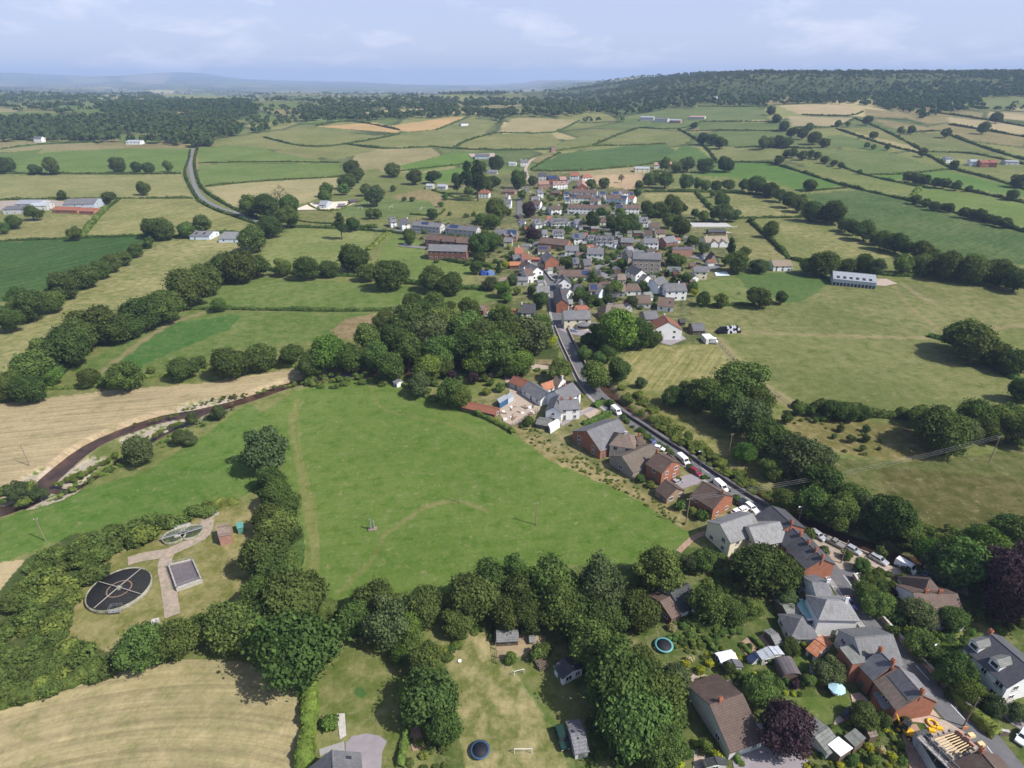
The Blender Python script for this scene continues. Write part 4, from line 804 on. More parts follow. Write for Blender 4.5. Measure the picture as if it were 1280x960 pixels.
SCRUB_AREAS = [
 ([(940, 828), (968, 848), (1000, 868), (985, 880), (950, 872), (922, 848)], 60, (4, 10), 'mgymo', 'mixed shrubs along the border of the parasol lawn', ''),
 ([(840, 765), (885, 770), (935, 790), (900, 800), (866, 815), (835, 800)], 60, (5, 12), 'mgmo', 'mixed shrubs above the vegetable plots', ''),
 ([(1068, 880), (1100, 892), (1130, 905), (1120, 915), (1085, 905), (1060, 905)], 40, (5, 11), 'mog', 'dark shrubs behind the red brick house annex', ''),
 ([(1178, 772), (1225, 782), (1210, 800), (1195, 815), (1225, 850), (1215, 850), (1180, 815), (1165, 790)], 50, (6, 14), 'mgo', 'shrubs in front of the long white house', ''),
 ([(95, 600), (60, 607), (100, 590), (180, 547), (235, 521), (228, 527), (150, 566)], 55, (4, 10), 'gll', 'bright weeds on the gravel island in the river', ''),
 ([(385, 478), (330, 487), (290, 501), (300, 507), (255, 530), (200, 560), (140, 590), (90, 614), (60, 626), (90, 604), (140, 580), (200, 548), (270, 510), (330, 484), (390, 473)], 120, (3, 8), 'gdgl', 'rank growth along the near bank of the left river', ''),
 ([(310, 494), (270, 500), (215, 521), (160, 532), (165, 529), (215, 517), (268, 497), (312, 490)], 40, (2.5, 6), 'gdg', 'rank growth along the hay field bank of the river', ''),  # outline, number, width px, leaves, shared label, group
 ([(-5, 800), (30, 705), (90, 670), (160, 655), (195, 665), (130, 702), (95, 745), (70, 800), (130, 815), (140, 838), (60, 862), (-5, 885)], 150, (16, 38), 'mmogmd', 'dense green thicket left of the round filter bed', 'bushes of the thicket by the sewage works'),
 ([(160, 652), (200, 640), (262, 630), (266, 642), (220, 655), (165, 662)], 14, (16, 26), 'mo', 'dark scrub above the small settling tanks', 'bushes above the settling tanks'),
 ([(0, 605), (40, 600), (55, 612), (30, 630), (0, 634)], 8, (12, 20), 'gm', 'low scrub on the river bank at the left edge', 'bushes on the left river bank'),
 ([(375, 470), (440, 462), (560, 480), (600, 505), (560, 500), (470, 478), (380, 482)], 60, (6, 14), 'gmd', 'low scrub along the wooded edge of the big meadow', 'bushes along the big meadow edge'),
 ([(655, 525), (700, 552), (760, 585), (830, 630), (868, 660), (845, 655), (780, 615), (700, 575), (650, 545)], 150, (2.2, 5), 'ggdg', 'rough scrub on the meadow edge below the houses', 'bushes below the road houses'),
 ([(770, 480), (800, 490), (850, 530), (930, 590), (985, 630), (970, 632), (900, 590), (840, 548), (790, 510)], 190, (5, 13), 'ggm', 'leafy growth on the far river bank', 'bushes of the far river bank'),
 ([(770, 512), (800, 535), (850, 570), (900, 605), (950, 636), (940, 634), (890, 604), (840, 569), (790, 534)], 90, (4, 9), 'mdg', 'leafy growth between road wall and river', 'bushes between wall and river'),
 ([(1000, 636), (1060, 644), (1130, 660), (1180, 672), (1180, 690), (1125, 682), (1060, 660), (1010, 648)], 34, (14, 26), 'gmo', 'tangled growth on the wooded far bank behind the cars', 'bushes behind the parked cars'),
 ([(1020, 610), (1060, 600), (1150, 655), (1250, 670), (1285, 690), (1180, 690), (1080, 660)], 60, (8, 22), 'mog', 'grey green scrub on the edge of the brown lower meadow', 'bushes of the lower meadow edge'),
 ([(840, 700), (900, 690), (960, 740), (900, 780), (850, 770), (865, 730)], 60, (6, 16), 'mgm', 'garden growth among the plots below the footpath', 'bushes of the upper gardens'),
 ([(840, 800), (890, 800), (960, 850), (960, 880), (930, 880), (870, 850)], 80, (4, 11), 'mgygm', 'mixed plants in the plots beside the bungalow garden', 'bushes of the bungalow plots'),
 ([(850, 930), (900, 920), (935, 940), (930, 960), (850, 960)], 14, (8, 15), 'mgy', 'mixed plants at the bottom of the bungalow garden', 'bushes below the bungalow'),
 ([(1010, 905), (1040, 905), (1100, 900), (1135, 935), (1130, 960), (1010, 960), (1000, 930)], 100, (4, 11), 'mgym', 'mixed plants in the crowded garden by the sheds', 'bushes of the shed gardens'),
 ([(500, 800), (560, 800), (575, 860), (565, 960), (500, 960), (520, 890)], 45, (8, 20), 'mdg', 'low growth under the trees of the back garden', 'bushes of the back garden edge'),
 ([(560, 770), (620, 770), (615, 800), (560, 815)], 10, (8, 16), 'gm', 'low growth in the long grass below the belt', 'bushes below the belt'),
 ([(720, 820), (760, 830), (850, 900), (850, 960), (740, 960), (740, 900)], 26, (14, 26), 'mo', 'shaded growth under the dense clump of trees', 'bushes under the dense clump'),
 ([(640, 285), (670, 275), (760, 290), (840, 300), (860, 360), (800, 385), (720, 380), (680, 330)], 420, (4, 11), 'mogwmo', 'garden greenery among the village houses', 'bushes of the village gardens'),
 ([(665, 235), (790, 240), (800, 275), (700, 280), (665, 262)], 190, (3.5, 8), 'mgo', 'garden greenery between the upper village rows', 'bushes of the upper village'),
 ([(515, 275), (600, 275), (640, 300), (650, 345), (600, 335), (540, 325)], 130, (4, 10), 'mgd', 'garden greenery around the brick blocks', 'bushes around the brick blocks'),
 ([(1075, 705), (1110, 715), (1165, 800), (1215, 870), (1190, 870), (1130, 795), (1085, 740)], 70, (8, 20), 'mgm', 'leafy growth behind the roadside wall', 'bushes behind the roadside wall'),
 ([(1165, 770), (1200, 770), (1290, 800), (1290, 770), (1230, 740), (1190, 740)], 14, (12, 24), 'mo', 'dark growth behind the long white house', 'bushes behind the white house'),
 ([(590, 460), (640, 462), (690, 470), (690, 462), (640, 450), (600, 450)], 14, (7, 14), 'mg', 'low growth on the near bank by the yard', 'bushes by the yard river bank'),
 ([(975, 515), (1020, 515), (1100, 545), (1090, 570), (1020, 560)], 14, (4, 8), 'gmw', 'young scrub in the old orchard grass', 'bushes of the orchard'),
]
def build_shrubs():
    for i, (a, b, w, k, lab) in enumerate(SHRUBS):
        shrub('garden_shrub', a, b, w, k, lab, 'shrub', 'garden shrubs', random.Random(i))
    for q, (P, n, wr, keys, lab, grp) in enumerate(SCRUB_AREAS):
        # thickets nobody could count: one object each
        P = np.array(P, float); rs = np.random.RandomState(q + 5); lo, hi = P.min(0), P.max(0); got = 0
        Vs = []; mi = []; ks = sorted(set(keys))
        while got < n:
            x, y = rs.uniform(lo[0], hi[0]), rs.uniform(lo[1], hi[1])
            if inside(np.array([x]), np.array([y]), P)[0]:
                k = keys[got % len(keys)]; got += 1
                p, W = solve_tree(x, y, rs.uniform(*wr), .35)
                V, Q, _ = crown_arrays(900 + got % 7, 700 if W > 2 else 320, 11, .5, .38, .4, (.16, .28), .085 if W > 2 else .12)
                a = rs.uniform(0, 6.28); W2 = W * rs.uniform(.5, .85)
                Vs.append(np.stack([p[0] + (V[:, 0] * math.cos(a) - V[:, 1] * math.sin(a)) * W, p[1] + (V[:, 0] * math.sin(a) + V[:, 1] * math.cos(a)) * W, p[2] - .05 + V[:, 2] * W2], 1)); mi += [ks.index(k)] * len(Q)
        V = np.concatenate(Vs)
        tag(mk('undergrowth', mesh_np('undergrowth', V, np.arange(len(V)).reshape(-1, 4), [LEAF[k] for k in ks], mi)), lab, 'undergrowth', None, 'stuff')

# ---------------------------------------------------------------- hedges
def hedge(P, w, h, label, key='d', lumpy=.25, k=3):
    L = np.array([G(a, b)[:2] for a, b in smooth_px(P, k)])
    d0 = float(np.hypot(*L.mean(0))); step = max(.7, d0 * .003)
    out = [L[0]]
    for a, b in zip(L[:-1], L[1:]):
        n = max(1, int(np.linalg.norm(b - a) / step))
        for j in range(1, n + 1): out.append(a + (b - a) * j / n)
    L = np.array(out); t = np.gradient(L, axis=0); t /= np.linalg.norm(t, axis=1)[:, None] + 1e-9
    nr = np.stack([-t[:, 1], t[:, 0]], 1); rs = np.random.RandomState(len(L) + int(w * 10))
    prof = np.array([(-.5, -.15), (-.52, .35), (-.4, .82), (0, 1.0), (.4, .82), (.52, .35), (.5, -.15)])
    lump = 1 + lumpy * np.convolve(rs.normal(size=len(L) + 8), np.ones(5) / 2.2, 'same')[4:-4]
    V = []
    for i in range(len(L)):
        z = float(T(*L[i])); s = max(.45, lump[i]) * (.5 if i in (0, len(L) - 1) else 1)
        for a, b in prof:
            j = rs.normal(scale=.07, size=2)
            V.append((*(L[i] + nr[i] * w * a * (.8 + .2 * s) * .9 + nr[i] * j[0] * w), z + h * b * s * .92 + j[1] * h))
    m = len(prof); V = np.array(V)
    Q = np.array([(i * m + j, (i + 1) * m + j, (i + 1) * m + j + 1, i * m + j + 1) for i in range(len(L) - 1) for j in range(m - 1)])
    # leaf clumps over the body
    ls = max(.3, d0 * .0019); area = len(L) * step * (w + 2 * h); n = int(min(16000, 1.5 * area / (ls * ls)))
    qi = rs.randint(0, len(Q), n); u = rs.rand(n, 1); v = rs.rand(n, 1); A = V[Q[qi]]
    C = (A[:, 0] * (1 - u) + A[:, 1] * u) * (1 - v) + (A[:, 3] * (1 - u) + A[:, 2] * u) * v
    N_ = np.cross(A[:, 1] - A[:, 0], A[:, 3] - A[:, 0]); N_ /= np.linalg.norm(N_, axis=1)[:, None] + 1e-9
    N_ = N_ * np.sign((N_[:, 2:3] * 2 + .001)); C = C + N_ * rs.uniform(-.1, .3, (n, 1)) * ls
    N2 = N_ + rs.normal(scale=.5, size=N_.shape); N2 /= np.linalg.norm(N2, axis=1)[:, None]
    V2, Q2 = leaf_quads(C, N2, ls, rs)
    o = mk('hedge', mesh_np('hedge_leaves', np.concatenate([V, V2]), np.concatenate([Q, Q2 + len(V)]), [LEAF[key]]))
    return tag(o, label, 'hedge', 'field and garden hedges')

HEDGES = [
 ([(0, 217), (60, 217.5), (140, 218), (226, 217.5)], 2.4, 2.2, 'hedge between the lush field and the broad pale field by the lane'), ([(0, 250), (120, 248.5), (241, 248)], 2.2, 1.8, 'hedge between the broad pale field and the striped hay field'),
 ([(238, 187), (236, 200), (231, 215), (236, 231), (247, 249)], 2.4, 2.0, 'left hedge of the grey lane past the lush field'), ([(247, 185), (243, 203), (247, 224), (257, 240), (290, 260), (328, 276)], 2.8, 2.4, 'right hedge of the grey lane curving round the straw field'),
 ([(246, 250), (270, 263), (300, 273), (324, 282)], 2.4, 2.0, 'lane hedge above the striped hay field'), ([(248, 204), (330, 202.5), (425, 203.5)], 1.8, 1.5, 'thin hedge between the two green lane fields'), ([(257, 233.5), (330, 226.5), (425, 221.5)], 2.0, 1.8, 'hedge between the green lane field and the straw field'),
 ([(0, 302), (100, 298), (187, 294.5)], 2.2, 1.8, 'hedge along the top of the dark maize field'), ([(132, 262), (118, 276), (102, 297)], 5.5, 2.6, 'broad pale green hedge left of the striped hay field', 'g'), ([(150, 249), (133, 262)], 2.4, 2.0, 'short hedge at the striped hay field corner'),
 ([(190, 294), (215, 297), (240, 293), (318, 290)], 2.2, 1.8, 'hedge below the striped hay field beside the white barns'),
 ([(0, 407), (40, 390), (90, 362), (150, 326), (190, 302)], 4.5, 2.4, 'hedge under the tree belt of the maize field'), ([(230, 387), (300, 387), (420, 389), (495, 388)], 2.4, 1.8, 'dark hedge between the narrow green field and the curved track'),
 ([(0, 492), (60, 480), (130, 410), (200, 400), (240, 365), (300, 338), (330, 336)], 5, 2.8, 'undergrowth hedge beneath the long tree belt'), ([(330, 337), (380, 344), (455, 346), (500, 353), (560, 360), (605, 362)], 3.2, 2.4, 'hedge above the narrow green field'),
 ([(326, 285), (365, 284), (440, 287), (512, 293)], 2.4, 2.2, 'roadside hedge above the lane-side pale field'), ([(460, 313), (476, 299), (487, 291)], 5, 2.0, 'wide hedge bank between the pale field and the paddock', 'g'), ([(538, 321), (575, 329), (600, 332), (625, 338)], 2.8, 2.4, 'hedge at the foot of the front brick block'),
 ([(455, 338), (500, 345)], 3, 2.2, 'hedge corner left of the brick block paddock'), ([(500, 214), (545, 209), (601, 203)], 1.8, 1.5, 'hedge between the two small bright green fields'), ([(385, 256), (400, 263), (423, 263), (437, 256), (456, 250)], 1.8, 1.6, 'clipped hedge round the contractor yard', 'g'),
 ([(372, 276), (395, 279), (416, 280)], 1.6, 1.4, 'low hedge across the rough meadow below the yard'), ([(415, 282), (440, 284), (472, 285)], 3, 3, 'tall dark hedge by the lane below the yard'), ([(540, 238), (560, 244), (572, 248), (595, 248)], 1.6, 1.5, 'hedge round the lawn of the white villa'),
 ([(0, 187), (50, 181), (120, 178)], 3, 3, 'far hedge above the far green field left'), ([(330, 172), (380, 183), (430, 181), (500, 168)], 3, 2.6, 'hedge under the long pale hill field'), ([(430, 180), (480, 186), (540, 184), (566, 186), (620, 188), (690, 187)], 3, 2.8, 'hedge below the sloping olive meadow'),
 ([(566, 186), (585, 176), (620, 166)], 3, 3, 'hedge climbing right of the sloping olive meadow'), ([(545, 163), (585, 147)], 2.6, 2.4, 'hedge along the golden stubble field'), ([(395, 158), (440, 152), (500, 163)], 2.6, 2.6, 'hedge above the golden stubble strip'), ([(624, 166), (690, 166), (724, 151)], 2.4, 2, 'hedge below the square straw hill field'),
 ([(690, 190), (740, 183), (785, 182), (832, 180)], 2.4, 2.2, 'hedge along the top of the tall dark hill crop'), ([(664, 212), (680, 202), (700, 191)], 2.4, 2, 'hedge left of the tall dark hill crop'), ([(664, 214), (720, 214), (760, 211), (802, 207), (838, 200)], 2.4, 2.2, 'hedge between the tall dark hill crop and the building plot'),
 ([(740, 183), (770, 170), (800, 160)], 3, 3, 'hedge climbing the rough hillside'), ([(800, 160), (850, 161), (878, 152)], 2.4, 2.2, 'hedge below the hill farm'), ([(872, 133), (956, 134)], 2.4, 2.4, 'hedge under the ridge wood above the upper hill pasture'), ([(874, 152), (930, 152), (978, 153)], 2.4, 2, 'hedge between the upper and second hill pastures'), ([(860, 164), (920, 163), (986, 164.5)], 2.4, 2, 'hedge between the second and third hill pastures'),
 ([(848, 162), (868, 173), (885, 188), (896, 203)], 3, 2.6, 'hedge right of the green hill triangle'), ([(894, 203.5), (930, 203), (966, 204)], 2.4, 2, 'hedge above the lush hill field'), ([(918, 184.5), (960, 184), (1016, 186)], 2.4, 2, 'hedge below the third hill pasture'), ([(960, 203), (1010, 218), (1058, 233), (1135, 251), (1200, 268), (1290, 293)], 3, 2.8, 'long diagonal hedge above the great dark crop field'),
 ([(1045, 161), (1105, 181), (1160, 195), (1190, 211), (1240, 224), (1290, 240)], 3, 2.8, 'long diagonal hedge past the hamlet on the hill'), ([(1048, 207), (1082, 219), (1145, 233), (1165, 236)], 2.6, 2.2, 'hedge below the wide green hill pasture'), ([(1083, 219), (1135, 217.5), (1183, 212)], 2.4, 2, 'hedge above the bright green hill field'), ([(1001, 240), (1030, 237.5), (1060, 235)], 2.2, 1.8, 'hedge above the great dark crop field left end'),
 ([(1152, 231), (1146, 240), (1140, 248)], 6, 2.2, 'wide hedge bank left of the bright strip', 'g'), ([(1150, 229), (1200, 237), (1290, 256)], 2.6, 2.4, 'hedge above the bright strip on the hill'), ([(1002, 143.5), (1060, 145), (1078, 140)], 2.6, 2.4, 'hedge between the two top straw fields'), ([(992, 160), (1046, 158), (1068, 148)], 2.6, 2.4, 'hedge under the second straw hill field'), ([(1068, 148), (1098, 160), (1130, 176), (1155, 190)], 2.8, 2.6, 'hedge between olive wedge and brown hill field'),
 ([(1132, 165.5), (1176, 164)], 2.4, 2.2, 'hedge below the brown hill field'), ([(1180, 166), (1230, 185), (1290, 203)], 3, 3, 'hedge across the far olive hill field'), ([(1160, 190), (1220, 193), (1290, 208)], 2.6, 2.4, 'far hedge behind the red roofed hamlet'), ([(1186, 156), (1230, 163), (1290, 173)], 3, 3, 'hedge below the wide straw far field'), ([(1160, 140), (1220, 148), (1290, 160)], 3, 3, 'hedge above the wide straw far field'),
 ([(870, 241), (880, 252), (892, 264), (904, 270)], 4, 3, 'overgrown hedge between the two patchy fields'), ([(936, 276), (950, 288), (968, 305), (988, 325)], 3.5, 2.2, 'dark hedge right of the arena paddock'), ([(908, 274), (940, 273), (1003, 272)], 2.6, 2, 'hedge below the patchy hedged field'), ([(1005, 245), (1010, 258), (1040, 273), (1085, 292), (1130, 312), (1190, 324)], 5, 3, 'undergrowth hedge beneath the oak row by the great dark crop'), ([(805, 240), (850, 240), (905, 241), (955, 244), (1005, 246)], 3.5, 2.6, 'undergrowth hedge beneath the oak row above the patchy fields'),
 ([(988, 324), (1040, 335), (1120, 345), (1200, 347), (1290, 362)], 4, 2.6, 'hedge behind the big barn and right-hand pasture'), ([(990, 509), (1040, 514), (1086, 519), (1150, 523), (1200, 528)], 4.5, 4.2, 'tall thick hedge between great mown pasture and orchard'), ([(1160, 420), (1190, 428), (1230, 448), (1270, 475)], 5, 2.8, 'undergrowth hedge right of the great mown pasture'), ([(868, 384), (910, 382), (945, 381)], 1.6, 1.2, 'low hedge below the horse paddock'),
 ([(386, 848), (388, 880), (386, 920), (378, 965)], 3.4, 2.6, 'bright green garden hedge beside the mown field', 'l'), ([(-10, 884), (60, 864), (130, 840), (160, 832)], 3, 2.4, 'hedge along the top left of the mown field', 'm'), ([(728, 531), (745, 526), (765, 516), (764, 508), (752, 505), (743, 510)], 2.2, 2.2, 'clipped hedge between the lawn and the long hall', 'm'),
 ([(1188, 865), (1210, 890), (1245, 922)], 2.6, 2.4, 'sloping clipped hedge by the white house drive', 'g'), ([(470, 472), (500, 480), (540, 500), (590, 516), (622, 530), (642, 542)], 2.2, 1.6, 'rough hedge between the big meadow and the walled garden', 'g'), ([(320, 610), (345, 625), (362, 650), (372, 690), (366, 720)], 4, 2.6, 'undergrowth hedge left of the big meadow', 'm'), ([(400, 765), (480, 760), (560, 752), (640, 745), (720, 735), (800, 725)], 5, 2.4, 'undergrowth hedge beneath the belt under the big meadow', 'm'),
 ([(215, 655), (262, 634), (300, 628)], 2.5, 1.6, 'low hedge of brambles above the brown roofed pump house', 'g'), ([(972, 860), (960, 880), (945, 895)], 2, 1.6, 'low dark hedge right of the brown bungalow', 'm'), ([(930, 915), (905, 890), (912, 930), (925, 955)], 1.4, 1.2, 'small clipped hedge by the gravel drive', 'm'), ([(925, 805), (937, 817), (950, 830)], 1.2, 1.0, 'bright row of beans in the vegetable plot', 'l'), ([(938, 795), (950, 807), (960, 820)], 1.4, 1.1, 'green row of soft fruit in the vegetable plot', 'g'),
 ([(0, 480), (60, 486), (130, 482), (200, 470), (280, 462), (370, 458)], 2.4, 1.5, 'rough hedge between the hay field and curved field', 'g'),
 ([(878, 796), (900, 822), (930, 850), (948, 874)], 1.3, 1.3, 'clipped garden hedge running beside the bungalow plots', 'm'), ([(958, 797), (975, 815), (962, 830), (948, 812)], 1.0, 1.1, 'low hedge round the pale green roofed shed', 'd'), ([(1010, 912), (1022, 930), (1030, 950)], 1.2, 1.3, 'garden hedge left of the white roofed shed', 'm'), ([(846, 772), (880, 786), (925, 778), (955, 765)], 1.4, 1.4, 'hedge between the upper gardens and vegetable plots', 'm'), ([(500, 850), (508, 890), (506, 930), (500, 960)], 1.6, 1.4, 'rough hedge between back garden lawn and dug bed', 'g'),
 ([(512, 268), (545, 270), (556, 262)], 1.6, 1.4, 'low hedge below the sports pitch'), ([(1206, 860), (1222, 878), (1236, 895)], 2.2, 2.2, 'rounded hedge in front of the white house gable', 'm'),
]
WOODS = [
 ([(-60, 110), (0, 108), (60, 112), (120, 115), (240, 117), (262, 122), (258, 138), (240, 138), (200, 141), (170, 146), (170, 136), (100, 129), (44, 128), (0, 128), (-60, 128)], (4.5, 2.2), 'dark wood on the far left skyline hill', (11, 18)),
 ([(-60, 150), (60, 151), (115, 148), (157, 150), (235, 146), (262, 141), (290, 150), (300, 166), (292, 182), (245, 185), (190, 180), (120, 178), (50, 180), (-60, 190)], (4.5, 2.6), 'broad dark wood behind the lush field by the lane', (12, 19)),
 ([(380, 128), (430, 126), (560, 124), (720, 127), (745, 136), (720, 147), (600, 146), (480, 150), (420, 152), (380, 153)], (4.5, 2.2), 'dark tree belt behind the golden stubble fields', (12, 19)),
 ([(895, 133), (897, 122), (960, 121), (1050, 119), (1110, 117), (1120, 104), (1290, 106), (1290, 118), (1200, 126), (1135, 141), (1080, 132), (1000, 130), (958, 133)], (4.5, 2.0), 'steep hillside wood on the right hand ridge', (9, 14)),
 ([(720, 128), (780, 121), (850, 111), (898, 114), (897, 131), (860, 133), (800, 142), (740, 142)], (4.5, 2.2), 'dark wood on the falling end of the ridge', (9, 14)),
 ([(1100, 122), (1290, 112), (1290, 122), (1225, 123), (1235, 138), (1180, 142), (1150, 150)], (5, 2.5), 'wood below the right end of the ridge', (9, 14)),
 ([(290, 140), (420, 133), (400, 152), (330, 160), (290, 162)], (9, 4.5), 'scattered far trees left of the golden stubble', (9, 13)),
 ([(899, 121), (905, 111), (960, 104), (1050, 101), (1112, 104), (1110, 117), (1050, 119), (960, 120)], (4.5, 1.9), 'bushy heath on the open ridge hillside', (5, 9)),
 ([(250, 160), (345, 158), (330, 178), (300, 180), (292, 172)], (8, 5), 'tree clump at the bend of the far lane', (10, 14)),
]
def build_hedges():
    for hd in HEDGES: hedge(*hd)
    for P, sp, lab, wid in WOODS:
        tree_mass('woodland', px_points(P, sp), lab, FARLEAF, wid)
    rs = np.random.RandomState(4)
    # plateau forest on the ridge top, and the hedgerow trees of the far farmland
    pts = []
    for _ in range(3800):
        x, y = rs.uniform(150, 3200), rs.uniform(2080, 3300)
        if rs.rand() < min(1, (x - 100) / 400): pts.append((x, y, float(T(x, y))))
    tree_mass('woodland', pts, 'level forest along the top of the right hand ridge', FARLEAF, (11, 16), (.8, 1.0), 22)
    x = rs.uniform(-1.15, 1.15, 90000); y = 1500 * (7.0 ** rs.rand(90000)); x = x * (y + 55)
    _, fd = far_patchwork(x, y)
    wood = far_wood(x, y)
    k = ((fd < .006) & (rs.rand(len(x)) < .3)) | ((wood > .8) & (rs.rand(len(x)) < .5))
    fx, fy = x[k], y[k]
    ok = np.ones(len(fx), bool)
    for P in FPOLY[2:]: ok &= ~inside(fx, fy, P)
    fx, fy = fx[ok], fy[ok]
    tree_mass('woodland', np.stack([fx, fy, T(fx, fy)], 1), 'hedgerow trees and copses of the far farmland', FARLEAF, (11, 20), (.6, .9), 14)
    return len(fx)
# ------------------------------------------------------------------ buildings
WALL = {'white': M('white_render', (.76, .76, .74), .85, .07, .5, col2=(.6, .59, .55), thr=(.62, .85)), 'cream': M('cream_render', (.72, .65, .48), .85, .08, .5, col2=(.55, .5, .4), thr=(.62, .85)),
 'grey': M('grey_render', (.47, .47, .46), .9, .12, .6), 'blue': M('pale_blue_render', (.6, .68, .77), .85, .07, .5), 'stone': M('rubble_stone', (.3, .255, .21), .95, .4, 2.4), 'timber': M('creosoted_boards', (.14, .1, .07), .9, .35, 3.0),
 'pale': M('pale_boards', (.5, .5, .46), .9, .15, 2.0), 'green': M('green_painted_steel', (.1, .26, .2), .5, .12, 1.0), 'bluesteel': M('blue_painted_steel', (.03, .1, .2), .5, .2, 1.0), 'sheet': M('grey_sheet_cladding', (.42, .47, .52), .6, .1, .8),
 'brick': brick_mat('orange_brick', (.4, .13, .065), (.3, .1, .055), (.36, .27, .2)), 'dbrick': brick_mat('dark_red_brick', (.24, .085, .06), (.19, .07, .05), (.25, .19, .15)), 'buff': brick_mat('buff_brick', (.36, .25, .16), (.3, .2, .13), (.35, .3, .24)),
 'pink': brick_mat('pale_pink_brick', (.46, .24, .17), (.4, .2, .15), (.42, .34, .28))}
ROOF = {'slate': roof_mat('grey_slate', (.125, .125, .135), (.2, .195, .18)), 'dslate': roof_mat('dark_slate', (.062, .062, .072), (.1, .095, .09)), 'lslate': roof_mat('pale_worn_slate', (.2, .2, .2), (.13, .125, .11)),
 'brown': roof_mat('brown_tiles', (.105, .07, .055), (.15, .115, .085)), 'red': roof_mat('red_clay_tiles', (.26, .1, .06), (.16, .09, .065)), 'orange': roof_mat('orange_pantiles', (.4, .16, .08), (.25, .13, .08)), 'pink': roof_mat('pink_tiles', (.34, .2, .16), (.25, .16, .13)),
 'thatch': roof_mat('weathered_thatch', (.16, .13, .105), (.11, .1, .075), .95), 'moss': roof_mat('mossy_tiles', (.2, .15, .12), (.1, .095, .05)), 'beige': roof_mat('beige_tiles', (.3, .24, .17), (.2, .17, .13)), 'sheet': roof_mat('pale_roof_sheets', (.31, .335, .365), (.4, .41, .42), .5, 1.1),
 'dark': roof_mat('dark_roof_felt', (.05, .055, .055), (.085, .09, .08)), 'felt': roof_mat('worn_grey_felt', (.17, .175, .16), (.11, .12, .1)), 'rust': roof_mat('rusty_roof_iron', (.36, .14, .065), (.5, .42, .38), .7, .5), 'white': M('white_roof_sheet', (.82, .84, .88), .4, .04, .5), 'teal': M('teal_roof_paint', (.1, .27, .23), .5, .1, 1.0),
 'brownfelt': roof_mat('purple_brown_felt', (.11, .095, .1), (.14, .12, .12)), 'solar': M('solar_glass', (.03, .045, .1), .25, .2, .6, spec=.5)}
GLASS = M('window_glass', (.025, .03, .038), .12, .3, .8, spec=.6); FRAME = M('white_window_frame', (.74, .74, .72), .5, .04); DOORM = M('painted_door', (.12, .14, .12), .5, .2)
TRIM = M('white_bargeboard', (.72, .72, .7), .6, .05); POT = M('chimney_pot', (.4, .17, .09), .85, .2, 3.0); LEAD = M('lead_flashing', (.2, .2, .22), .6, .15)

_w = MB()
for c, d in (((0, 0, .55), (1.2, .1, .08)), ((0, 0, -.55), (1.2, .1, .08)), ((-.56, 0, 0), (.08, .1, 1.18)), ((.56, 0, 0), (.08, .1, 1.18)), ((0, 0, 0), (.06, .08, 1.1))): _w.box(c, d)
WFRAME = _w.mesh('window_frame', FRAME); _w = MB(); _w.box((0, .01, 0), (1.1, .06, 1.1)); WPANE = _w.mesh('pane', GLASS)
_w = MB(); _w.box((0, -.05, -.64), (1.35, .22, .09)); WSILL = _w.mesh('sill', WALL['stone'])
_w = MB(); _w.box((0, .02, 0), (1.3, .08, 1.3), m=0); _w.box((0, -.03, 0), (1.02, .06, 1.02), m=1); WFAR = _w.mesh('far_window', FRAME, GLASS)
_w = MB(); _w.box((0, 0, 1.02), (.95, .1, 2.04)); WDOOR = _w.mesh('door', DOORM); _w = MB(); _w.tube((.36, -.06, 1.0), (.36, -.1, 1.0), .04, .04, 6); WKNOB = _w.mesh('door_handle', LEAD)
_w = MB(); _w.box((0, 0, 0), (.62, .5, 1.7)); _w.box((0, 0, .82), (.74, .62, .14))
CHIM = {}
def chimney_mesh(kind, h):
    k = (kind, round(h, 1))
    if k not in CHIM:
        mb = MB(); mb.box((0, 0, h / 2 - .9), (.75, .55, h + 1.8)); mb.box((0, 0, h - .06), (.9, .7, .16))
        for x in (-.2, .2): mb.lathe([(.13, h), (.16, h + .1), (.12, h + .42), (.09, h + .42)], 8, (x, 0, 0), 1)
        CHIM[k] = mb.mesh('chimney', WALL[kind], POT)
    return CHIM[k]

def xf(e, p):
    """world point to the local frame of thing e"""
    a = -e.rotation_euler.z; x, y = p[0] - e.location.x, p[1] - e.location.y
    return np.array([x * math.cos(a) - y * math.sin(a), x * math.sin(a) + y * math.cos(a), p[2] - e.location.z])

def roof_mesh(L, W, he, hr, hip, mat, ov=.35, th=.16):
    sl = (hr - he) / (W / 2); x, y = L / 2, W / 2 + ov; ze = he - ov * sl
    xa = -x + hip[0] if hip[0] else -x - .2; xb = x - hip[1] if hip[1] else x + .2
    ea = x + (ov if hip[0] else .2); eb = x + (ov if hip[1] else .2)
    top = [(-ea, -y, ze), (eb, -y, ze), (xb, 0, hr), (eb, y, ze), (-ea, y, ze), (xa, 0, hr)]
    mb = MB(); V = top + [(a, b, c - th) for a, b, c in top]
    Fs = [(0, 1, 2, 5), (3, 4, 5, 2), (7, 6, 11, 8), (10, 9, 8, 11)]
    if hip[0]: Fs += [(4, 0, 5), (6, 10, 11), (0, 6, 10, 4)]
    else: Fs += [(0, 5, 11, 6), (5, 4, 10, 11)]
    if hip[1]: Fs += [(1, 3, 2), (9, 7, 8), (1, 7, 9, 3)]
    else: Fs += [(1, 2, 8, 7), (2, 3, 9, 8)]
    Fs += [(0, 6, 7, 1), (3, 9, 10, 4)]
    mb.add(V, Fs); 
    mb.tube((xa, 0, hr + .02), (xb, 0, hr + .02), .11, .11, 6)
    return mb.mesh('roof', mat)

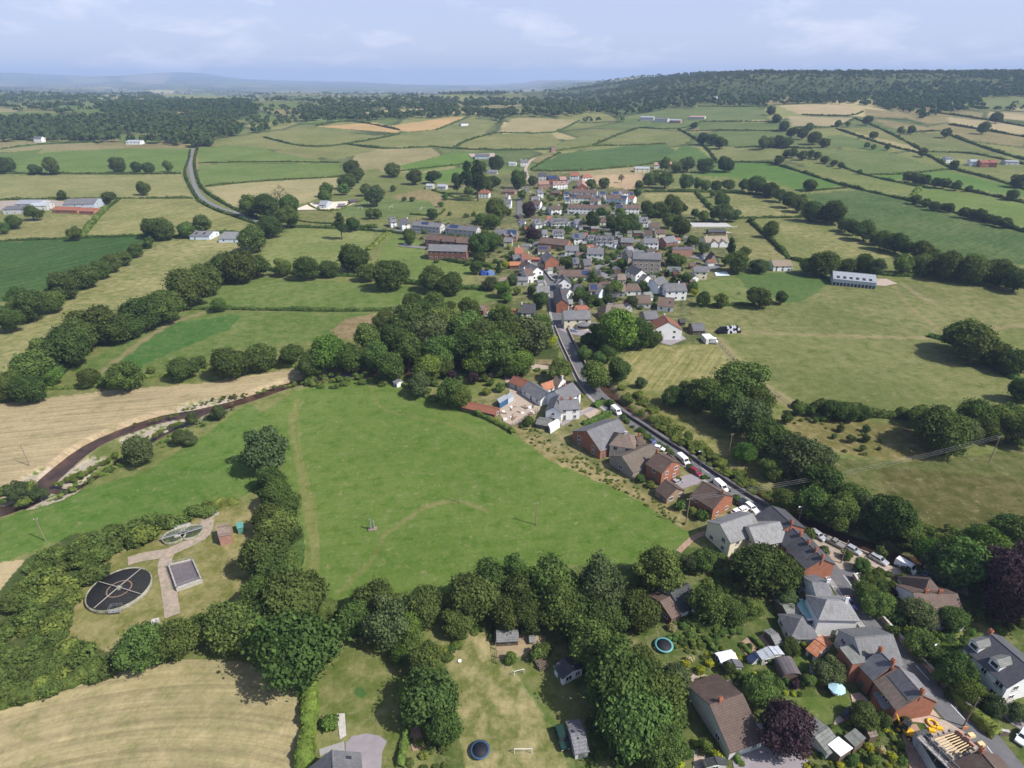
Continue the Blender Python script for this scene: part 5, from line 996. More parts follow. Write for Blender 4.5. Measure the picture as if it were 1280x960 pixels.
def wall_mesh(L, W, he, hr, hip, mat):
    x, y = L / 2, W / 2; mb = MB(); z0 = -1.2
    V = [(-x, -y, z0), (x, -y, z0), (x, y, z0), (-x, y, z0), (-x, -y, he - .1), (x, -y, he - .1), (x, y, he - .1), (-x, y, he - .1)]
    Fs = [(0, 1, 5, 4), (2, 3, 7, 6)]
    ia = ib = None
    if not hip[0]: V.append((-x, 0, hr - .22)); ia = len(V) - 1; Fs.append((3, 0, 4, ia, 7))
    else: Fs.append((3, 0, 4, 7))
    if not hip[1]: V.append((x, 0, hr - .22)); ib = len(V) - 1; Fs.append((1, 2, 6, ib, 5))
    else: Fs.append((1, 2, 6, 5))
    mb.add(V, Fs); return mb.mesh('wall', mat)

def openings(e, frame, L, W, he, hr, hip, far, r, door=True, gables=True, rows=None, wide=3.3, top=True):
    """windows and a door on the sides that face the photograph"""
    ox, oy, oz, a = frame
    ca, sa = math.cos(a), math.sin(a); A = e.rotation_euler.z
    rows = rows or (1 if he < 3.6 else 2 if he < 7.4 else 3)
    fh = he / rows
    sides = [((0, -1), L, W / 2), ((0, 1), L, W / 2)] + ([((-1, 0), W, L / 2), ((1, 0), W, L / 2)] if gables else [])
    done = not door
    for (nx, ny), ln, off in sides:
        wx, wy = nx * ca - ny * sa, nx * sa + ny * ca
        gx, gy = wx * math.cos(A) - wy * math.sin(A), wx * math.sin(A) + wy * math.cos(A)
        p = np.array([e.location.x, e.location.y]); to = -p / np.linalg.norm(p)
        if gx * to[0] + gy * to[1] < .06: continue
        n = max(1, int(ln / wide)); long_ = ny != 0
        if not long_: n = max(1, min(n, 2))
        if not long_ and r.random() < .25: continue
        rz = a + (0 if ny < 0 else math.pi if ny > 0 else (-math.pi / 2 if nx < 0 else math.pi / 2))
        di = r.randrange(n) if not done and long_ else -1
        for row in range(rows):
            for i in range(n):
                u = (i + .5) / n * ln - ln / 2 + (r.uniform(-.25, .25) if not far else 0)
                lx, ly = (u if long_ else nx * off), (ny * off if long_ else u)
                lx += nx * .02; ly += ny * .02
                z = row * fh + fh * .55
                P = (ox + lx * ca - ly * sa, oy + lx * sa + ly * ca, oz + z)
                if row == 0 and i == di:
                    dd = mk('door', WDOOR, e, (P[0], P[1], oz), rz); done = True
                    if not far: mk('handle', WKNOB, dd)
                    continue
                if r.random() < .1: continue
                s = (1.0 if rows > 1 or far else 1.0) * r.choice((1, 1, 1.15))
                if far: mk('window', WFAR, e, P, rz, (s * 1.05, 1, s))
                else:
                    wd = mk('window', WFRAME, e, P, rz, (s * r.choice((1, 1.2)), 1, s)); mk('pane', WPANE, wd); mk('sill', WSILL, wd)

def block(e, A, B, hr, he, W, wall, roof, hip=(0, 0), chim=(), ck='brick', door=True, win=True, rows=None, seed=1, world=False, far=None, wide=3.3, gables=True, ov=.35, solar=(), sky=(), ch=1.0, zbase=None):
    """gabled or hipped block under the ridge seen from pixel A to pixel B"""
    if world: a3, b3 = np.array(A, float), np.array(B, float)
    else: a3, b3 = G(*A, hr), G(*B, hr)
    d = b3[:2] - a3[:2]; L = float(np.linalg.norm(d)); d /= L
    L = L - .4; L += hip[0] + hip[1]
    c = (a3 + b3) / 2; c[:2] += d * (hip[1] - hip[0]) / 2
    z = float(T(c[0], c[1])) if zbase is None else zbase
    ang = math.atan2(d[1], d[0])
    if e is None: raise ValueError
    l = xf(e, (c[0], c[1], z)); la = ang - e.rotation_euler.z
    wo = mk('wall', wall_mesh(L, W, he, hr, hip, WALL[wall]), e, tuple(l), la)
    ro = mk('roof', roof_mesh(L, W, he, hr, hip, ROOF[roof], ov), e, tuple(l), la)
    for s in chim: mk('chimney', chimney_mesh(ck, ch), ro, (-L / 2 + L * s, 0, hr))
    sl = math.atan2(hr - he, W / 2)
    for lst, nm, mt in ((solar, 'solar_panel', ROOF['solar']), (sky, 'roof_window', GLASS)):
        for side, s0, s1, t0, t1 in lst:
            x0, x1 = -L / 2 + L * s0, -L / 2 + L * s1; hw = W / 2 / math.cos(sl)
            mb = MB(); mb.box((0, 0, 0), (x1 - x0, (t1 - t0) * hw, .1))
            tm = (t0 + t1) / 2; o = mk(nm, mb.mesh(nm, mt), ro, ((x0 + x1) / 2, side * W / 2 * (1 - tm) if True else 0, he + (hr - he) * tm + .06)); o.rotation_euler = (-side * sl, 0, 0)
    if far is None: far = np.hypot(c[0], c[1]) > 330
    if win: openings(e, (l[0], l[1], l[2], la), L, W, he, hr, hip, far, random.Random(seed), door, gables, rows, wide)
    return wo, ro, (l, la, L)

HPOS = []
def house(name, label, A, B, hr, he, W, wall, roof, hip=(0, 0), chim=(), cat='house', group=None, **kw):
    a3, b3 = G(*A, hr), G(*B, hr); c = (a3 + b3) / 2
    e = empty(name, label, cat, (c[0], c[1], float(T(c[0], c[1]))), math.atan2(b3[1] - a3[1], b3[0] - a3[0]), group); HPOS.append((c[0], c[1], np.linalg.norm((b3 - a3)[:2]) / 2))
    kw.setdefault('seed', int(A[0] * 7 + A[1]))
    e_block = block(e, A, B, hr, he, W, wall, roof, hip, chim, **kw)
    return e, e_block

def dormer(e, fr, s, W, he, hr, L, side, wall='white', roof='slate', w=1.8):
    l, la, L = fr
    mb = MB(); h = 1.5; y1 = W / 2 * .86; zb = he + (hr - he) * .14; zt = zb + h
    run = (zt - zb) / ((hr - he) / (W / 2)) + .3
    prof = [(-w / 2, 0), (w / 2, 0), (w / 2, h), (0, h + .65), (-w / 2, h)]
    mb.prism([(a, b + zb) for a, b in prof], -y1, -y1 + run, 0)
    mb.box((0, -y1 - .03, zb + .85), (w * .62, .08, .95), m=1)
    for sg in (-1, 1):
        mb.add([(0, -y1 - .25, zt + .72), (sg * (w / 2 + .2), -y1 - .25, zt - .08), (sg * (w / 2 + .2), -y1 + run, zt - .08), (0, -y1 + run + .5, zt + .72), (0, -y1 - .25, zt + .84), (sg * (w / 2 + .2), -y1 - .25, zt + .04), (sg * (w / 2 + .2), -y1 + run, zt + .04), (0, -y1 + run + .5, zt + .84)],
               [(0, 1, 2, 3), (4, 7, 6, 5), (0, 4, 5, 1), (2, 6, 7, 3), (1, 5, 6, 2)], 2)
    x = -L / 2 + L * s
    ca, sa = math.cos(la), math.sin(la)
    return mk('dormer', mb.mesh('dormer', WALL[wall], GLASS, ROOF[roof]), e, (l[0] + x * ca, l[1] + x * sa, l[2]), la + (0 if side < 0 else math.pi))

def flat(name, label, P, h, wall, roof, cat='shed', slope=0.0, group=None, over=.15, e=None, th=.16, door=True, parts=('wall', 'roof')):
    """flat or single pitch roof whose top corners are seen at the pixels P (4); slope lifts the edge P[0]-P[1]"""
    Wp = [G(a, b, h + (slope if i < 2 else 0)) for i, (a, b) in enumerate(P)]
    c = np.mean(Wp, 0); z = float(T(c[0], c[1]))
    if e is None: e = empty(name, label, cat, (c[0], c[1], z), math.atan2(Wp[1][1] - Wp[0][1], Wp[1][0] - Wp[0][0]), group)
    pts = [xf(e, (p[0], p[1], z)) for p in Wp]; k = np.mean(pts, 0)
    hs = [h + slope, h + slope, h, h]
    ins = [k + (p - k) * (1 - over / max(.8, np.linalg.norm((p - k)[:2]))) for p in pts]
    mb = MB(); V = [(p[0], p[1], -.8) for p in ins] + [(p[0], p[1], hh - th) for p, hh in zip(ins, hs)]
    zb = k[2]
    V = [(x, y, zz + zb) for x, y, zz in V]
    mb.add(V, [(0, 1, 5, 4), (1, 2, 6, 5), (2, 3, 7, 6), (3, 0, 4, 7), (4, 5, 6, 7)]); mb.build(parts[0], WALL[wall], e)
    mb = MB(); V = [(p[0], p[1], zb + hh - th + .01) for p, hh in zip(pts, hs)] + [(p[0], p[1], zb + hh) for p, hh in zip(pts, hs)]
    mb.add(V, [(3, 2, 1, 0), (4, 5, 6, 7), (0, 1, 5, 4), (1, 2, 6, 5), (2, 3, 7, 6), (3, 0, 4, 7)]); ro = mb.build(parts[1], ROOF[roof], e)
    return e, ro, ins

# ax ay bx by ridge eaves width wall roof hipA hipB chimneys | name | label
VILLAGE = """
517.5 275.6 553 278.8 7.6 5.2 8 grey slate 0 0 .1,.5,.9|terraced_house|long grey rendered terrace with solar panels left of the grey blue terrace
559 280 598 283.2 7.4 5.0 8 grey slate 0 0 .2,.6,.97|terraced_house|grey blue terrace with solar roof above the brick blocks
534 292.5 552 293.6 8 5.4 9 dbrick brown 0 0 -|brick_house|left of the three dark brick blocks behind the long brick block
554 294.4 570.5 295.2 8 5.4 9 dbrick brown 0 0 -|brick_house|middle of the three dark brick blocks behind the long brick block
572 296 589.5 297 8 5.4 9 dbrick brown 0 0 -|brick_house|right of the three dark brick blocks, nearest the trees
536.5 305 584.5 306.2 9.2 6.4 10 dbrick slate 0 0 -|apartment_block|long dark red brick block with grey roof facing the paddock
601 237 610.5 237.3 7.5 5 8 white red 1.5 1.5 .5|villa|white villa with red roof on the green lawn above the village
631 235.6 642.5 236 5.2 2.8 9 pink brown 2 2 -|bungalow|brown hipped bungalow at the top of the village lane
633 249 639.5 249.2 7.6 5 7 white slate 0 0 .9|cottage|white gabled cottage with slate roof on the upper village street
631.5 243 637 243.3 7 5 7 white slate 0 0 .2|cottage|small white cottage behind the white gabled cottage
619 286 647.5 287.2 7.8 4.2 9 buff slate 0 0 .3|school|long grey roofed brick school building on main street
610 212 620.5 212.2 5 2.6 8 grey slate 1.5 1.5 .9|bungalow|grey hipped bungalow by the small pale field above the spinney
533 229.5 542 229.6 5 3.6 9 pale sheet 0 0 -|farm_shed|pale sheeted farm shed below the small green fields
547.5 230 558.5 230.3 5.4 3.8 9 grey sheet 0 0 -|farm_shed|grey farm shed right of the pale sheeted shed
636 202.4 645.5 202.6 4.4 3.2 8 white sheet 0 0 -|farm_shed|low white shed above the lane at the village top
650.5 199.6 658.5 199.6 8 5.4 8 white slate 0 0 .1,.9|farmhouse|white farmhouse beside the lane above the village
643 309 654 308.8 8.4 5.4 8 white red 0 0 .5|house|white house with red tiled roof on main street
651.5 317 661.5 316.4 7.6 5 7 white red 0 0 .95|house|white house with red roof adjoining the main street corner
636.5 327 651 326.8 4 2.6 6 dbrick orange 0 0 -|outbuilding|orange tiled outbuilding beside the yellow cypress
654 336 664.5 335 7.6 5 8 white brown 0 0 .1|house|white gabled house with brown roof on main street
645.5 346 660.5 346.2 4 3.2 7 grey slate 0 0 -|outbuilding|low grey roofed outbuilding behind the grey willow
651 380 669.5 379.8 8 5.2 8 white dslate 0 0 .05|house|white gabled slate house by the road above the bridge
597 381 607.5 382 4 2.8 7 dbrick moss 0 0 -|shed|mossy roofed red shed at the edge of the river wood
633 385.6 647 386.6 4.2 2.8 7 white orange 0 0 -|shed|orange roofed white shed beside the river wood
609.5 389 616 390 4 2.8 5 blue sheet 0 0 -|shed|small pale blue shed among the trees of the river wood
596.5 270.6 602 270.6 3.6 1.6 8 green sheet 0 0 -|greenhouse|pale curved roofed shed in the allotment meadow
401 250.6 410.5 250.6 6 3.8 16 sheet sheet 0 0 -|barn|wide grey steel barn in the contractor yard
422 254.6 431.5 254.2 3.6 2.4 6 timber slate 0 0 -|shed|dark timber shed in the contractor yard
436 249.8 446.5 248.8 3.4 2.4 6 timber dslate 0 0 -|shed|long dark shed at the back of the contractor yard
486 271 494 270.4 7.6 4.2 9 white slate 0 0 -|house|white chalet house with big windows by the village lane
499.5 274 510 273 7.6 4.6 9 white dslate 0 0 .95|house|white house with pale chimney right of the chalet house
672.5 216 683 215.8 8 5.2 9 grey dslate 0 0 -|house|dark slate roofed house at the top left of the new houses
672.5 226 686 225.8 8 5.2 9 pink pink 0 0 -|house|pinkish tiled brick house below the dark slate roofed house
684 219.8 696 219.3 7.6 5.2 8 dbrick solar 0 0 -|house|new house with black solar covered roof
691 226.8 706.5 226 7.8 5.2 8 white pink 1.5 1.5 -|house|white new house with pale pink hipped roof
699 220.8 707.5 220.6 7.8 5.2 8 dbrick pink 0 0 -|house|brick new house with pink roof behind the pink hipped house
713 215.6 724 215.8 8 5.2 8 white red 0 0 -|house|white new house with bright red roof
728.5 218 737.5 217.6 8 5.2 8 white red 2 2 -|house|red hipped new house at the building site edge
727 223 728 229.6 8.6 5.6 9 brick pink 0 0 -|house|brick gabled house with pink roof facing the terraces
715 236 747 237.2 7.4 5 8 white brown 0 0 .15,.4,.65,.9|terraced_house|back brown roofed white terrace below the new houses
705 239.2 711.5 239.2 7.2 5 8 white slate 0 0 -|house|small white house with solar roof left of the brown roofed terraces
749 239 757.5 239 7.2 5 8 white slate 0 0 -|house|white house with blue solar roof between the terraces
714 242.6 740 243.2 7.4 5 8 white brown 0 0 .2,.5,.8|terraced_house|front brown roofed white terrace below the new houses
706 246.2 712.5 246.2 7 4.8 7 white slate 0 0 -|house|white house with solar panels at the front terrace left end
741.5 245 751.5 245.2 7.4 5 8 white brown 0 0 -|house|white house with solar panels at the front terrace right end
759 243 784.5 244.6 8 5.4 9 blue brown 0 0 .3,.7|terraced_house|pale blue terrace with brown roof right of the white terraces
765 239.2 773 239.2 7.2 5 8 white slate 0 0 -|house|solar roofed house behind the pale blue terrace
775 237 782.5 236.4 8.4 5.6 8 white brown 0 0 .95|house|tall brown roofed house behind the pale blue terrace
786 240.2 791.5 240.2 7.4 5 8 white slate 0 0 -|house|solar roofed house at the right edge of the terraces
788 244.2 794.5 244.8 6.8 4.6 8 white red 0 0 -|house|small white gabled house below the solar roofed house at the right edge
710 255 759 256.4 7.6 5.2 8 white brown 0 0 .1,.35,.6,.85|terraced_house|longest white terrace with brown roof in the upper village
769 255.6 799 255.8 7.6 5.2 8 white brown 0 0 .3,.7|terraced_house|white brown roofed terrace right of the longest terrace
687 257.4 700 256.6 7.4 5 8 white brown 0 0 .9|house|white gabled house with brown roof left of the longest terrace
666 250.2 676.5 250.8 7.6 5 8 white brown 0 0 -|house|brown roofed white house beside the copper beech
671 237.2 678.5 237 7.8 5.2 8 white slate 0 0 .9|house|tall white gabled house on the upper street bend
666 245.2 674.5 245.4 6.6 4.6 8 blue slate 0 0 -|house|pale blue slate roofed house on the upper street
667 274.2 676 273.6 6.6 3.6 9 white slate 0 0 -|chalet_bungalow|leftmost white gabled chalet bungalow in the chalet row
688 272.4 709 272 6.8 3.4 9 white slate 0 0 -|chalet_bungalow|long grey roofed chalet with a wide white dormer in the chalet row
718 273.8 727 273.4 6.6 3.6 9 white slate 0 0 -|chalet_bungalow|white gabled chalet bungalow by the clump of trees
752 271.2 758.5 271.2 5.6 2.8 9 white brown 2 2 -|bungalow|brown hipped bungalow behind the clump of trees
798.5 271.2 810 271.2 7 3.8 9 white slate 0 0 .1|house|white gabled house with slate roof right of the clump
812.5 278.2 824 278.2 5.6 2.8 9 white brown 0 0 -|bungalow|white bungalow with brown roof at the village right edge
819 286.4 831 286.4 6.6 4.6 8 cream brown 0 0 -|house|cream house with brown roof below the brown roofed bungalow
827.5 296.4 842.5 294.4 8 5.2 9 dbrick slate 0 0 .95|house|dark red gabled house with grey roof at the right edge
804 297.6 822.5 297.6 7 4.8 9 white slate 0 0 -|house|grey roofed white house left of the dark red gabled house
677 287.2 684.5 287 6 3.6 8 white slate 0 0 -|bungalow|small grey roofed white bungalow beside the lower copper beech
691 286.4 704.5 286.2 7 3.6 9 white slate 0 0 -|chalet_bungalow|white chalet bungalow above the long school hall
715.5 291.2 731.5 290.6 7.4 4.4 9 white slate 0 0 -|house|white gabled house with solar dormer right of the school hall
735 293.4 744 293.4 7.4 4.8 8 white slate 0 0 -|house|small white gabled house left of the white chalet pair
745 294.2 767.5 294.8 7.6 4.4 9 white slate 0 0 -|house|long white chalet pair with tall white gable wall
776 296.4 792.5 297 7 4.8 9 pink slate 0 0 -|house|grey roofed house with pink brick gable above the stone mill
676 296.2 712 299.4 6.4 3.6 10 brick brown 0 0 -|school_hall|long school hall with brown roof and orange brick gable
672 307 688.5 307 5.6 3.2 7 cream brown 0 0 -|house|cream gabled house with solar roof beside main street
706.5 306.4 724 307 6.6 4.2 8 white slate 0 0 .5|house|grey roofed house below the orange brick gable
734 309.4 755 310 8 5.4 9 white slate 0 0 .1|house|large white house with grey roof above the turning circle
715.5 322.2 724 322 7.2 4.6 6 stone slate 0 0 -|cottage|left of two stone cottages behind the bungalow terrace
728.5 323.6 738.5 323.2 7.4 4.6 7 stone slate 0 0 -|cottage|right of two stone cottages behind the bungalow terrace
698 337 751.5 337.2 5.4 2.8 8 cream brown 0 0 -|bungalow|long terrace of bungalows with brown roof and solar panels
703 342.6 706 348.6 7.6 4.8 7 white dslate 0 0 -|house|white house with blue slate gable behind the brick shop
717.5 355.2 726.5 355.2 5.4 3.4 7 white dslate 1 1 -|bungalow|small white hipped bungalow behind the brick shop
736.5 354.2 752.5 354.2 5.6 3 9 white brown 0 0 -|bungalow|white bungalow with solar panels over half its roof
670.5 357.2 687 357.2 7 4.8 8 white lslate 0 0 -|house|white house with pale slate roof left of the narrow street
662 328.6 672 334 7.6 5 7 white slate 0 0 .1|house|white slate roofed house at the street side opposite the chapel
789 331 802.5 337.4 7.4 4.8 7 white dslate 0 0 -|cottage|white cottage with dark slate roof below the stone mill
803.5 342.2 810.5 344.2 6 3.6 7 white slate 0 0 -|cottage|low white gabled cottage right of the dark slate cottage
763 354.2 782.5 355.2 6 3.4 8 grey moss 0 0 -|bungalow|grey brown roofed bungalow hidden behind the bright green tree
783.5 354.2 797.5 354.2 5.6 3 8 white brown 1.5 1.5 -|bungalow|brown hipped bungalow right of the bright green tree
795.5 368.6 813 368.8 5.6 3 9 pale brown 0 0 -|bungalow|brown roofed bungalow with pale walls left of the white terrace house
757.5 381.4 779 379.6 6.8 3.6 10 stone thatch 2.5 2.5 .5|cottage|sprawling brown thatched cottage right of the pub garden
703.5 388 737.5 387.2 7.8 5.2 9 cream slate 0 0 .02,.5,.98|pub|long cream pub with slate roof facing its car park
719 381.6 733.5 381.6 6.6 4 8 dbrick red 1.5 1.5 -|house|red brown hipped house behind the pub
803.5 388.8 820.5 387.8 7.2 4.8 8 stone slate 0 0 -|house|brown stone house with grey roof left of the white red roofed house
823 370.8 843.5 372.6 6 3 9 white brown 0 0 -|bungalow|white bungalow with brown roof and a small skylight
830 354.2 856.5 353.6 8.2 5.6 9 white slate 0 0 .7|house|long white two storey house at the right of the village
864 404 879.5 404 4.2 2.4 8 timber slate 0 0 -|shed|grey roofed timber shed at the end of the bale stack
867 332.2 884 332.8 6.8 4.8 9 cream slate 0 0 .1|house|slate roofed house with a terrace beside the covered pool
884.5 286.4 907 286.2 3.8 2.4 5 timber dark 0 0 -|stable|dark roofed stable range beside the riding arena
880 295.2 909 295 6.2 3.2 10 white beige 0 0 .1,.98|house|beige roofed white house with two white gables below the stable
964 325 988 324.8 5.8 3.4 9 white beige 0 0 -|bungalow|white bungalow with pale roof left of the big barn
25 249.8 54 249.6 7 5 16 grey sheet 0 0 -|farm_shed|pale roofed shed on the left of the farm by the dry field
84 248.6 123 247.4 8 5 22 sheet slate 0 0 -|barn|large grey roofed barn of the farm by the dry field
8 257.4 37 256.8 6 4.4 14 grey slate 0 0 -|farm_shed|long grey farm shed at the left edge
40 253.4 62 252.8 6 4.4 12 pale sheet 0 0 -|farm_shed|white roofed farm shed in the middle of the farm
69 258 100 258.8 5 3 9 brick red 0 0 -|farmhouse|low red brick farm range below the large grey barn
103 259.4 121 260 5 3 9 brick red 0 0 -|farmhouse|short red brick range at the farm right end
242 288.6 267 288.8 4.8 3 14 blue slate 0 0 -|barn|left pale blue barn in the long pale strip meadow
280 289.6 306 289.8 5.4 3 20 blue lslate 0 0 -|barn|right wide pale blue barn beside the lane
43 170.4 53 170.4 9 6 9 white slate 0 0 -|farmhouse|white farmhouse in the far left woods
160 175 178 175 6 4 14 white sheet 0 0 -|barn|white barn behind the lush field by the lane
801 145.2 818 145 8 6 20 grey sheet 0 0 -|barn|left pale barn of the hill farm
820 147.2 836 147.2 8 6 20 grey slate 0 0 -|barn|grey barn in the middle of the hill farm
838 148.8 852 148.8 7 5 14 pink sheet 0 0 -|barn|pinkish barn at the hill farm right end
593.5 192.2 612 192.2 6 4 18 sheet slate 0 0 -|barn|grey barn with pale yard by the hedge above the spinney
575 152.6 584 152.2 7 5 10 white brown 0 0 -|farmhouse|farmhouse by the golden stubble field
688 183.6 694 183.4 8 5.4 8 pink brown 0 0 -|cottage|small cottage in the trees left of the dark hill crop
793 208.2 812 208.2 6 4.6 14 cream sheet 0 0 -|barn|long white roofed barn above the building site
818 203 830 203 7.4 5 9 white pink 0 0 -|house|white house among trees right of the long white roofed barn
834 202 840 202 7.4 5 9 pink pink 0 0 -|house|pink house among trees above the building site
804 365.4 814 364.6 4.6 3.2 6 white felt 0 0 -|extension|grey roofed extension behind the brown roofed bungalow with pale walls
748 359.4 753 360.4 5.4 3 6 blue slate 0 0 -|bungalow|little bluish gable right of the half solar bungalow
624 346.4 633.5 346.4 4 2.6 6 pink moss 0 0 -|outbuilding|brown lean-to beside the grey willow in front of the shop
656 325 664.5 330 7.4 5 7 white brown 0 0 .5|house|brown gabled house squeezed between the red roofs and the street
690 238.2 701.5 239 4 2.6 6 brick brown 0 0 -|garage|long brick garage block below the pink hipped new house
679 275.4 686 275.2 4.2 2.8 6 white slate 0 0 -|garage|small white garage right of the leftmost chalet bungalow
711 276.2 716.5 276 4.2 2.8 6 white slate 0 0 -|garage|small white garage right of the wide dormer chalet
765.5 300.4 773 299.6 5 3.2 6 white slate 0 0 -|bungalow|white extension below the tall white gable wall
783 308.4 790.5 307.6 5 3 6 white lslate 0 0 -|bungalow|pale low house above the mill tower
738 247.4 749 247.8 7 4.8 7 white brown 0 0 .5|house|white house in front of the front brown roofed terrace
806 287.2 816 287.6 6 3.4 8 white brown 0 0 -|bungalow|white walled brown bungalow right of the clump of trees
676 322 684 323.4 6 4 7 stone dslate 0 0 -|house|dark slate house behind the brick chapel
772 342.6 783 343 5 3 7 cream moss 0 0 -|bungalow|cream low house above the bright green tree
812 343.6 820 344 5 3 6 white felt 0 0 -|house|pale low house left of the tall white house
842 357 850 357.4 5 3.2 6 grey slate 0 0 -|house|small grey house in front of the long white two storey house
697 348.4 704 349 6.6 4.6 6 dbrick slate 0 0 -|house|dark brick house behind the narrow street bend
640 318.6 649 318 5 3.2 7 stone slate 0 0 -|outbuilding|stone outbuilding behind the red roofed street corner
630 296.6 641 296.8 6 4 7 grey slate 0 0 -|house|grey roofed annex in front of the village school
863 144.6 882 144.6 6 4 14 grey pink 0 0 -|barn|pinkish roofed barn on the upper hill pasture
1181 195.6 1189 195.6 7 5 9 white slate 0 0 -|cottage|white cottage at the left of the hill hamlet
1212 199 1222 199.4 7 5 10 white sheet 0 0 -|barn|white barn in the hill hamlet
1224 199.6 1235 199.8 8 5.4 10 brick red 0 0 -|house|left red brick house of the hill hamlet
1237 199.4 1247 200 8 5.4 10 brick red 0 0 -|house|right red brick house of the hill hamlet
1255 200 1272 200.4 5 4 10 grey sheet 0 0 -|barn|long pale barn right of the hill hamlet
892 120.4 897 120.4 10 7 12 pale sheet 0 0 -|house|pale house in the wood on the ridge end
"""
SOLAR = {517.5: [(-1, .3, .55, .3, .85)], 559: [(-1, .1, .38, .25, .9)], 705: [(-1, .05, .95, .15, .9)], 749: [(-1, .1, .9, .15, .9)], 714: [(-1, .02, .25, .2, .85)], 706: [(-1, .1, .95, .15, .9)], 741.5: [(-1, .15, .8, .2, .9)], 759: [(-1, .72, .98, .2, .9)],
 765: [(-1, .1, .95, .15, .9)], 786: [(-1, .1, .95, .15, .9)], 769: [(-1, .02, .3, .15, .85)], 672: [(-1, .05, .75, .25, .8)], 698: [(-1, .54, .72, .2, .85), (-1, .88, .97, .2, .85)], 736.5: [(-1, .05, .6, .15, .85)], 619: [(-1, .55, .95, .3, .9)], 715.5: [(-1, .1, .4, .1, .8)]}
SKYL = {823: [(-1, .7, .8, .35, .6)], 242: [(-1, .2, .3, .3, .7), (-1, .6, .7, .3, .7)]}
DORM = {486: [.25, .75], 688: [.3, .5, .7], 691: [.3, .7], 745: [.2, .5, .85], 735: [.5], 798.5: [.65], 667: [.5], 804: []}
def build_village():
    for row in VILLAGE.strip().split('\n'):
        dat, name, label = row.split('|'); v = dat.split()
        ax, ay, bx, by, hr, he, W = map(float, v[:7]); hr *= 1.08; he *= 1.06; W *= 1.18; hip = (float(v[9]), float(v[10]))
        ch = [float(c) for c in v[11].split(',')] if v[11] != '-' else []
        cat = {'terraced_house': 'terrace', 'brick_house': 'house', 'apartment_block': 'flats', 'chalet_bungalow': 'bungalow', 'farm_shed': 'shed'}.get(name, name.replace('_', ' '))
        barn = name in ('barn', 'farm_shed', 'shed', 'stable', 'outbuilding', 'greenhouse')
        e, (wo, ro, fr) = house(name, label, (ax, ay), (bx, by), hr, he, W, v[7], v[8], hip, ch, cat, 'village and farm buildings', ck='brick' if v[7] not in ('white',) else 'white', far=True, solar=SOLAR.get(ax, ()), sky=SKYL.get(ax, ()), wide=3.6 if not barn else 6, win=name not in ('greenhouse',))
        for s in DORM.get(ax, []): dormer(e, fr, s, W, he, hr, 0, -1, 'white', v[8], 2.2)
        if ax == 619:   # brick cross gables of the school
            for s in (.42, .75):
                l, la, L = fr; mb = MB(); mb.prism([(-2.6, -.5), (2.6, -.5), (2.6, 3.8), (0, 6.6), (-2.6, 3.8)], -W / 2 - 2.0, -.5, 0); g = mb.build('gable', WALL['brick'], e, (l[0] - L / 2 + L * s, l[1], l[2]))
                g.rotation_euler.z = la; rm = MB()
                for sg in (-1, 1): rm.add([(0, -W / 2 - 2.3, 6.75), (sg * 2.9, -W / 2 - 2.3, 3.65), (sg * 2.9, -.4, 3.65), (0, -.4, 6.75), (0, -W / 2 - 2.3, 6.9), (sg * 2.9, -W / 2 - 2.3, 3.8), (sg * 2.9, -.4, 3.8), (0, -.4, 6.9)], [(0, 1, 2, 3), (4, 7, 6, 5), (0, 4, 5, 1), (1, 5, 6, 2), (2, 6, 7, 3)])
                rm.build('gable_roof', ROOF['slate'], g)
        if ax == 880:
            l, la, L = fr
            for s in (.35, .72):
                mb = MB(); mb.prism([(-2.8, -.5), (2.8, -.5), (2.8, 3.0), (0, 5.2), (-2.8, 3.0)], -W / 2 - 2.5, -.5, 0); g = mb.build('gable', WALL['white'], e, (l[0] - L / 2 + L * s, l[1], l[2])); g.rotation_euler.z = la
                rm = MB()
                for sg in (-1, 1): rm.add([(0, -W / 2 - 2.8, 5.35), (sg * 3.1, -W / 2 - 2.8, 2.9), (sg * 3.1, -.4, 2.9), (0, -.4, 5.35), (0, -W / 2 - 2.8, 5.5), (sg * 3.1, -W / 2 - 2.8, 3.05), (sg * 3.1, -.4, 3.05), (0, -.4, 5.5)], [(0, 1, 2, 3), (4, 7, 6, 5), (0, 4, 5, 1), (1, 5, 6, 2), (2, 6, 7, 3)])
                rm.build('gable_roof', ROOF['beige'], g)
        if ax == 703.5:  # rounded bay of the pub
            l, la, L = fr; mb = MB(); n = 12
            for r_, z0, z1, m in ((3.6, -.5, 2.5, 0), (4.1, 2.45, 2.6, 1)):
                pr = [(r_ * 1.15 * math.cos(math.pi + math.pi * i / n), r_ * .75 * math.sin(math.pi + math.pi * i / n)) for i in range(n + 1)]
                mb.add([(a, b, z0) for a, b in pr] + [(a, b, z1) for a, b in pr], [tuple(range(n, -1, -1)), tuple(range(n + 1, 2 * n + 2))] + [(i, i + 1, n + 2 + i, n + 1 + i) for i in range(n)], m)
            mb.add([(4.7 * math.cos(math.pi + math.pi * i / n), 3.0 * math.sin(math.pi + math.pi * i / n), 2.6) for i in range(n + 1)] + [(0, 0, 4.2)], [(i, i + 1, n + 1) for i in range(n)], 1)
            mb.add([(a * .98, b * 1.03, z) for z in (1.0, 2.1) for a, b in [(3.6 * 1.16 * math.cos(math.pi + math.pi * i / n), 3.6 * .76 * math.sin(math.pi + math.pi * i / n)) for i in range(2, n - 1)]], [(i, i + 1, n - 3 + i + 1, n - 3 + i) for i in range(n - 4)], 2)
            x = L * .25; b = mb.build('bay', [WALL['cream'], ROOF['slate'], GLASS], e, (l[0] + x * math.cos(la), l[1] + x * math.sin(la) - W / 2 + .05, l[2])); b.rotation_euler.z = la
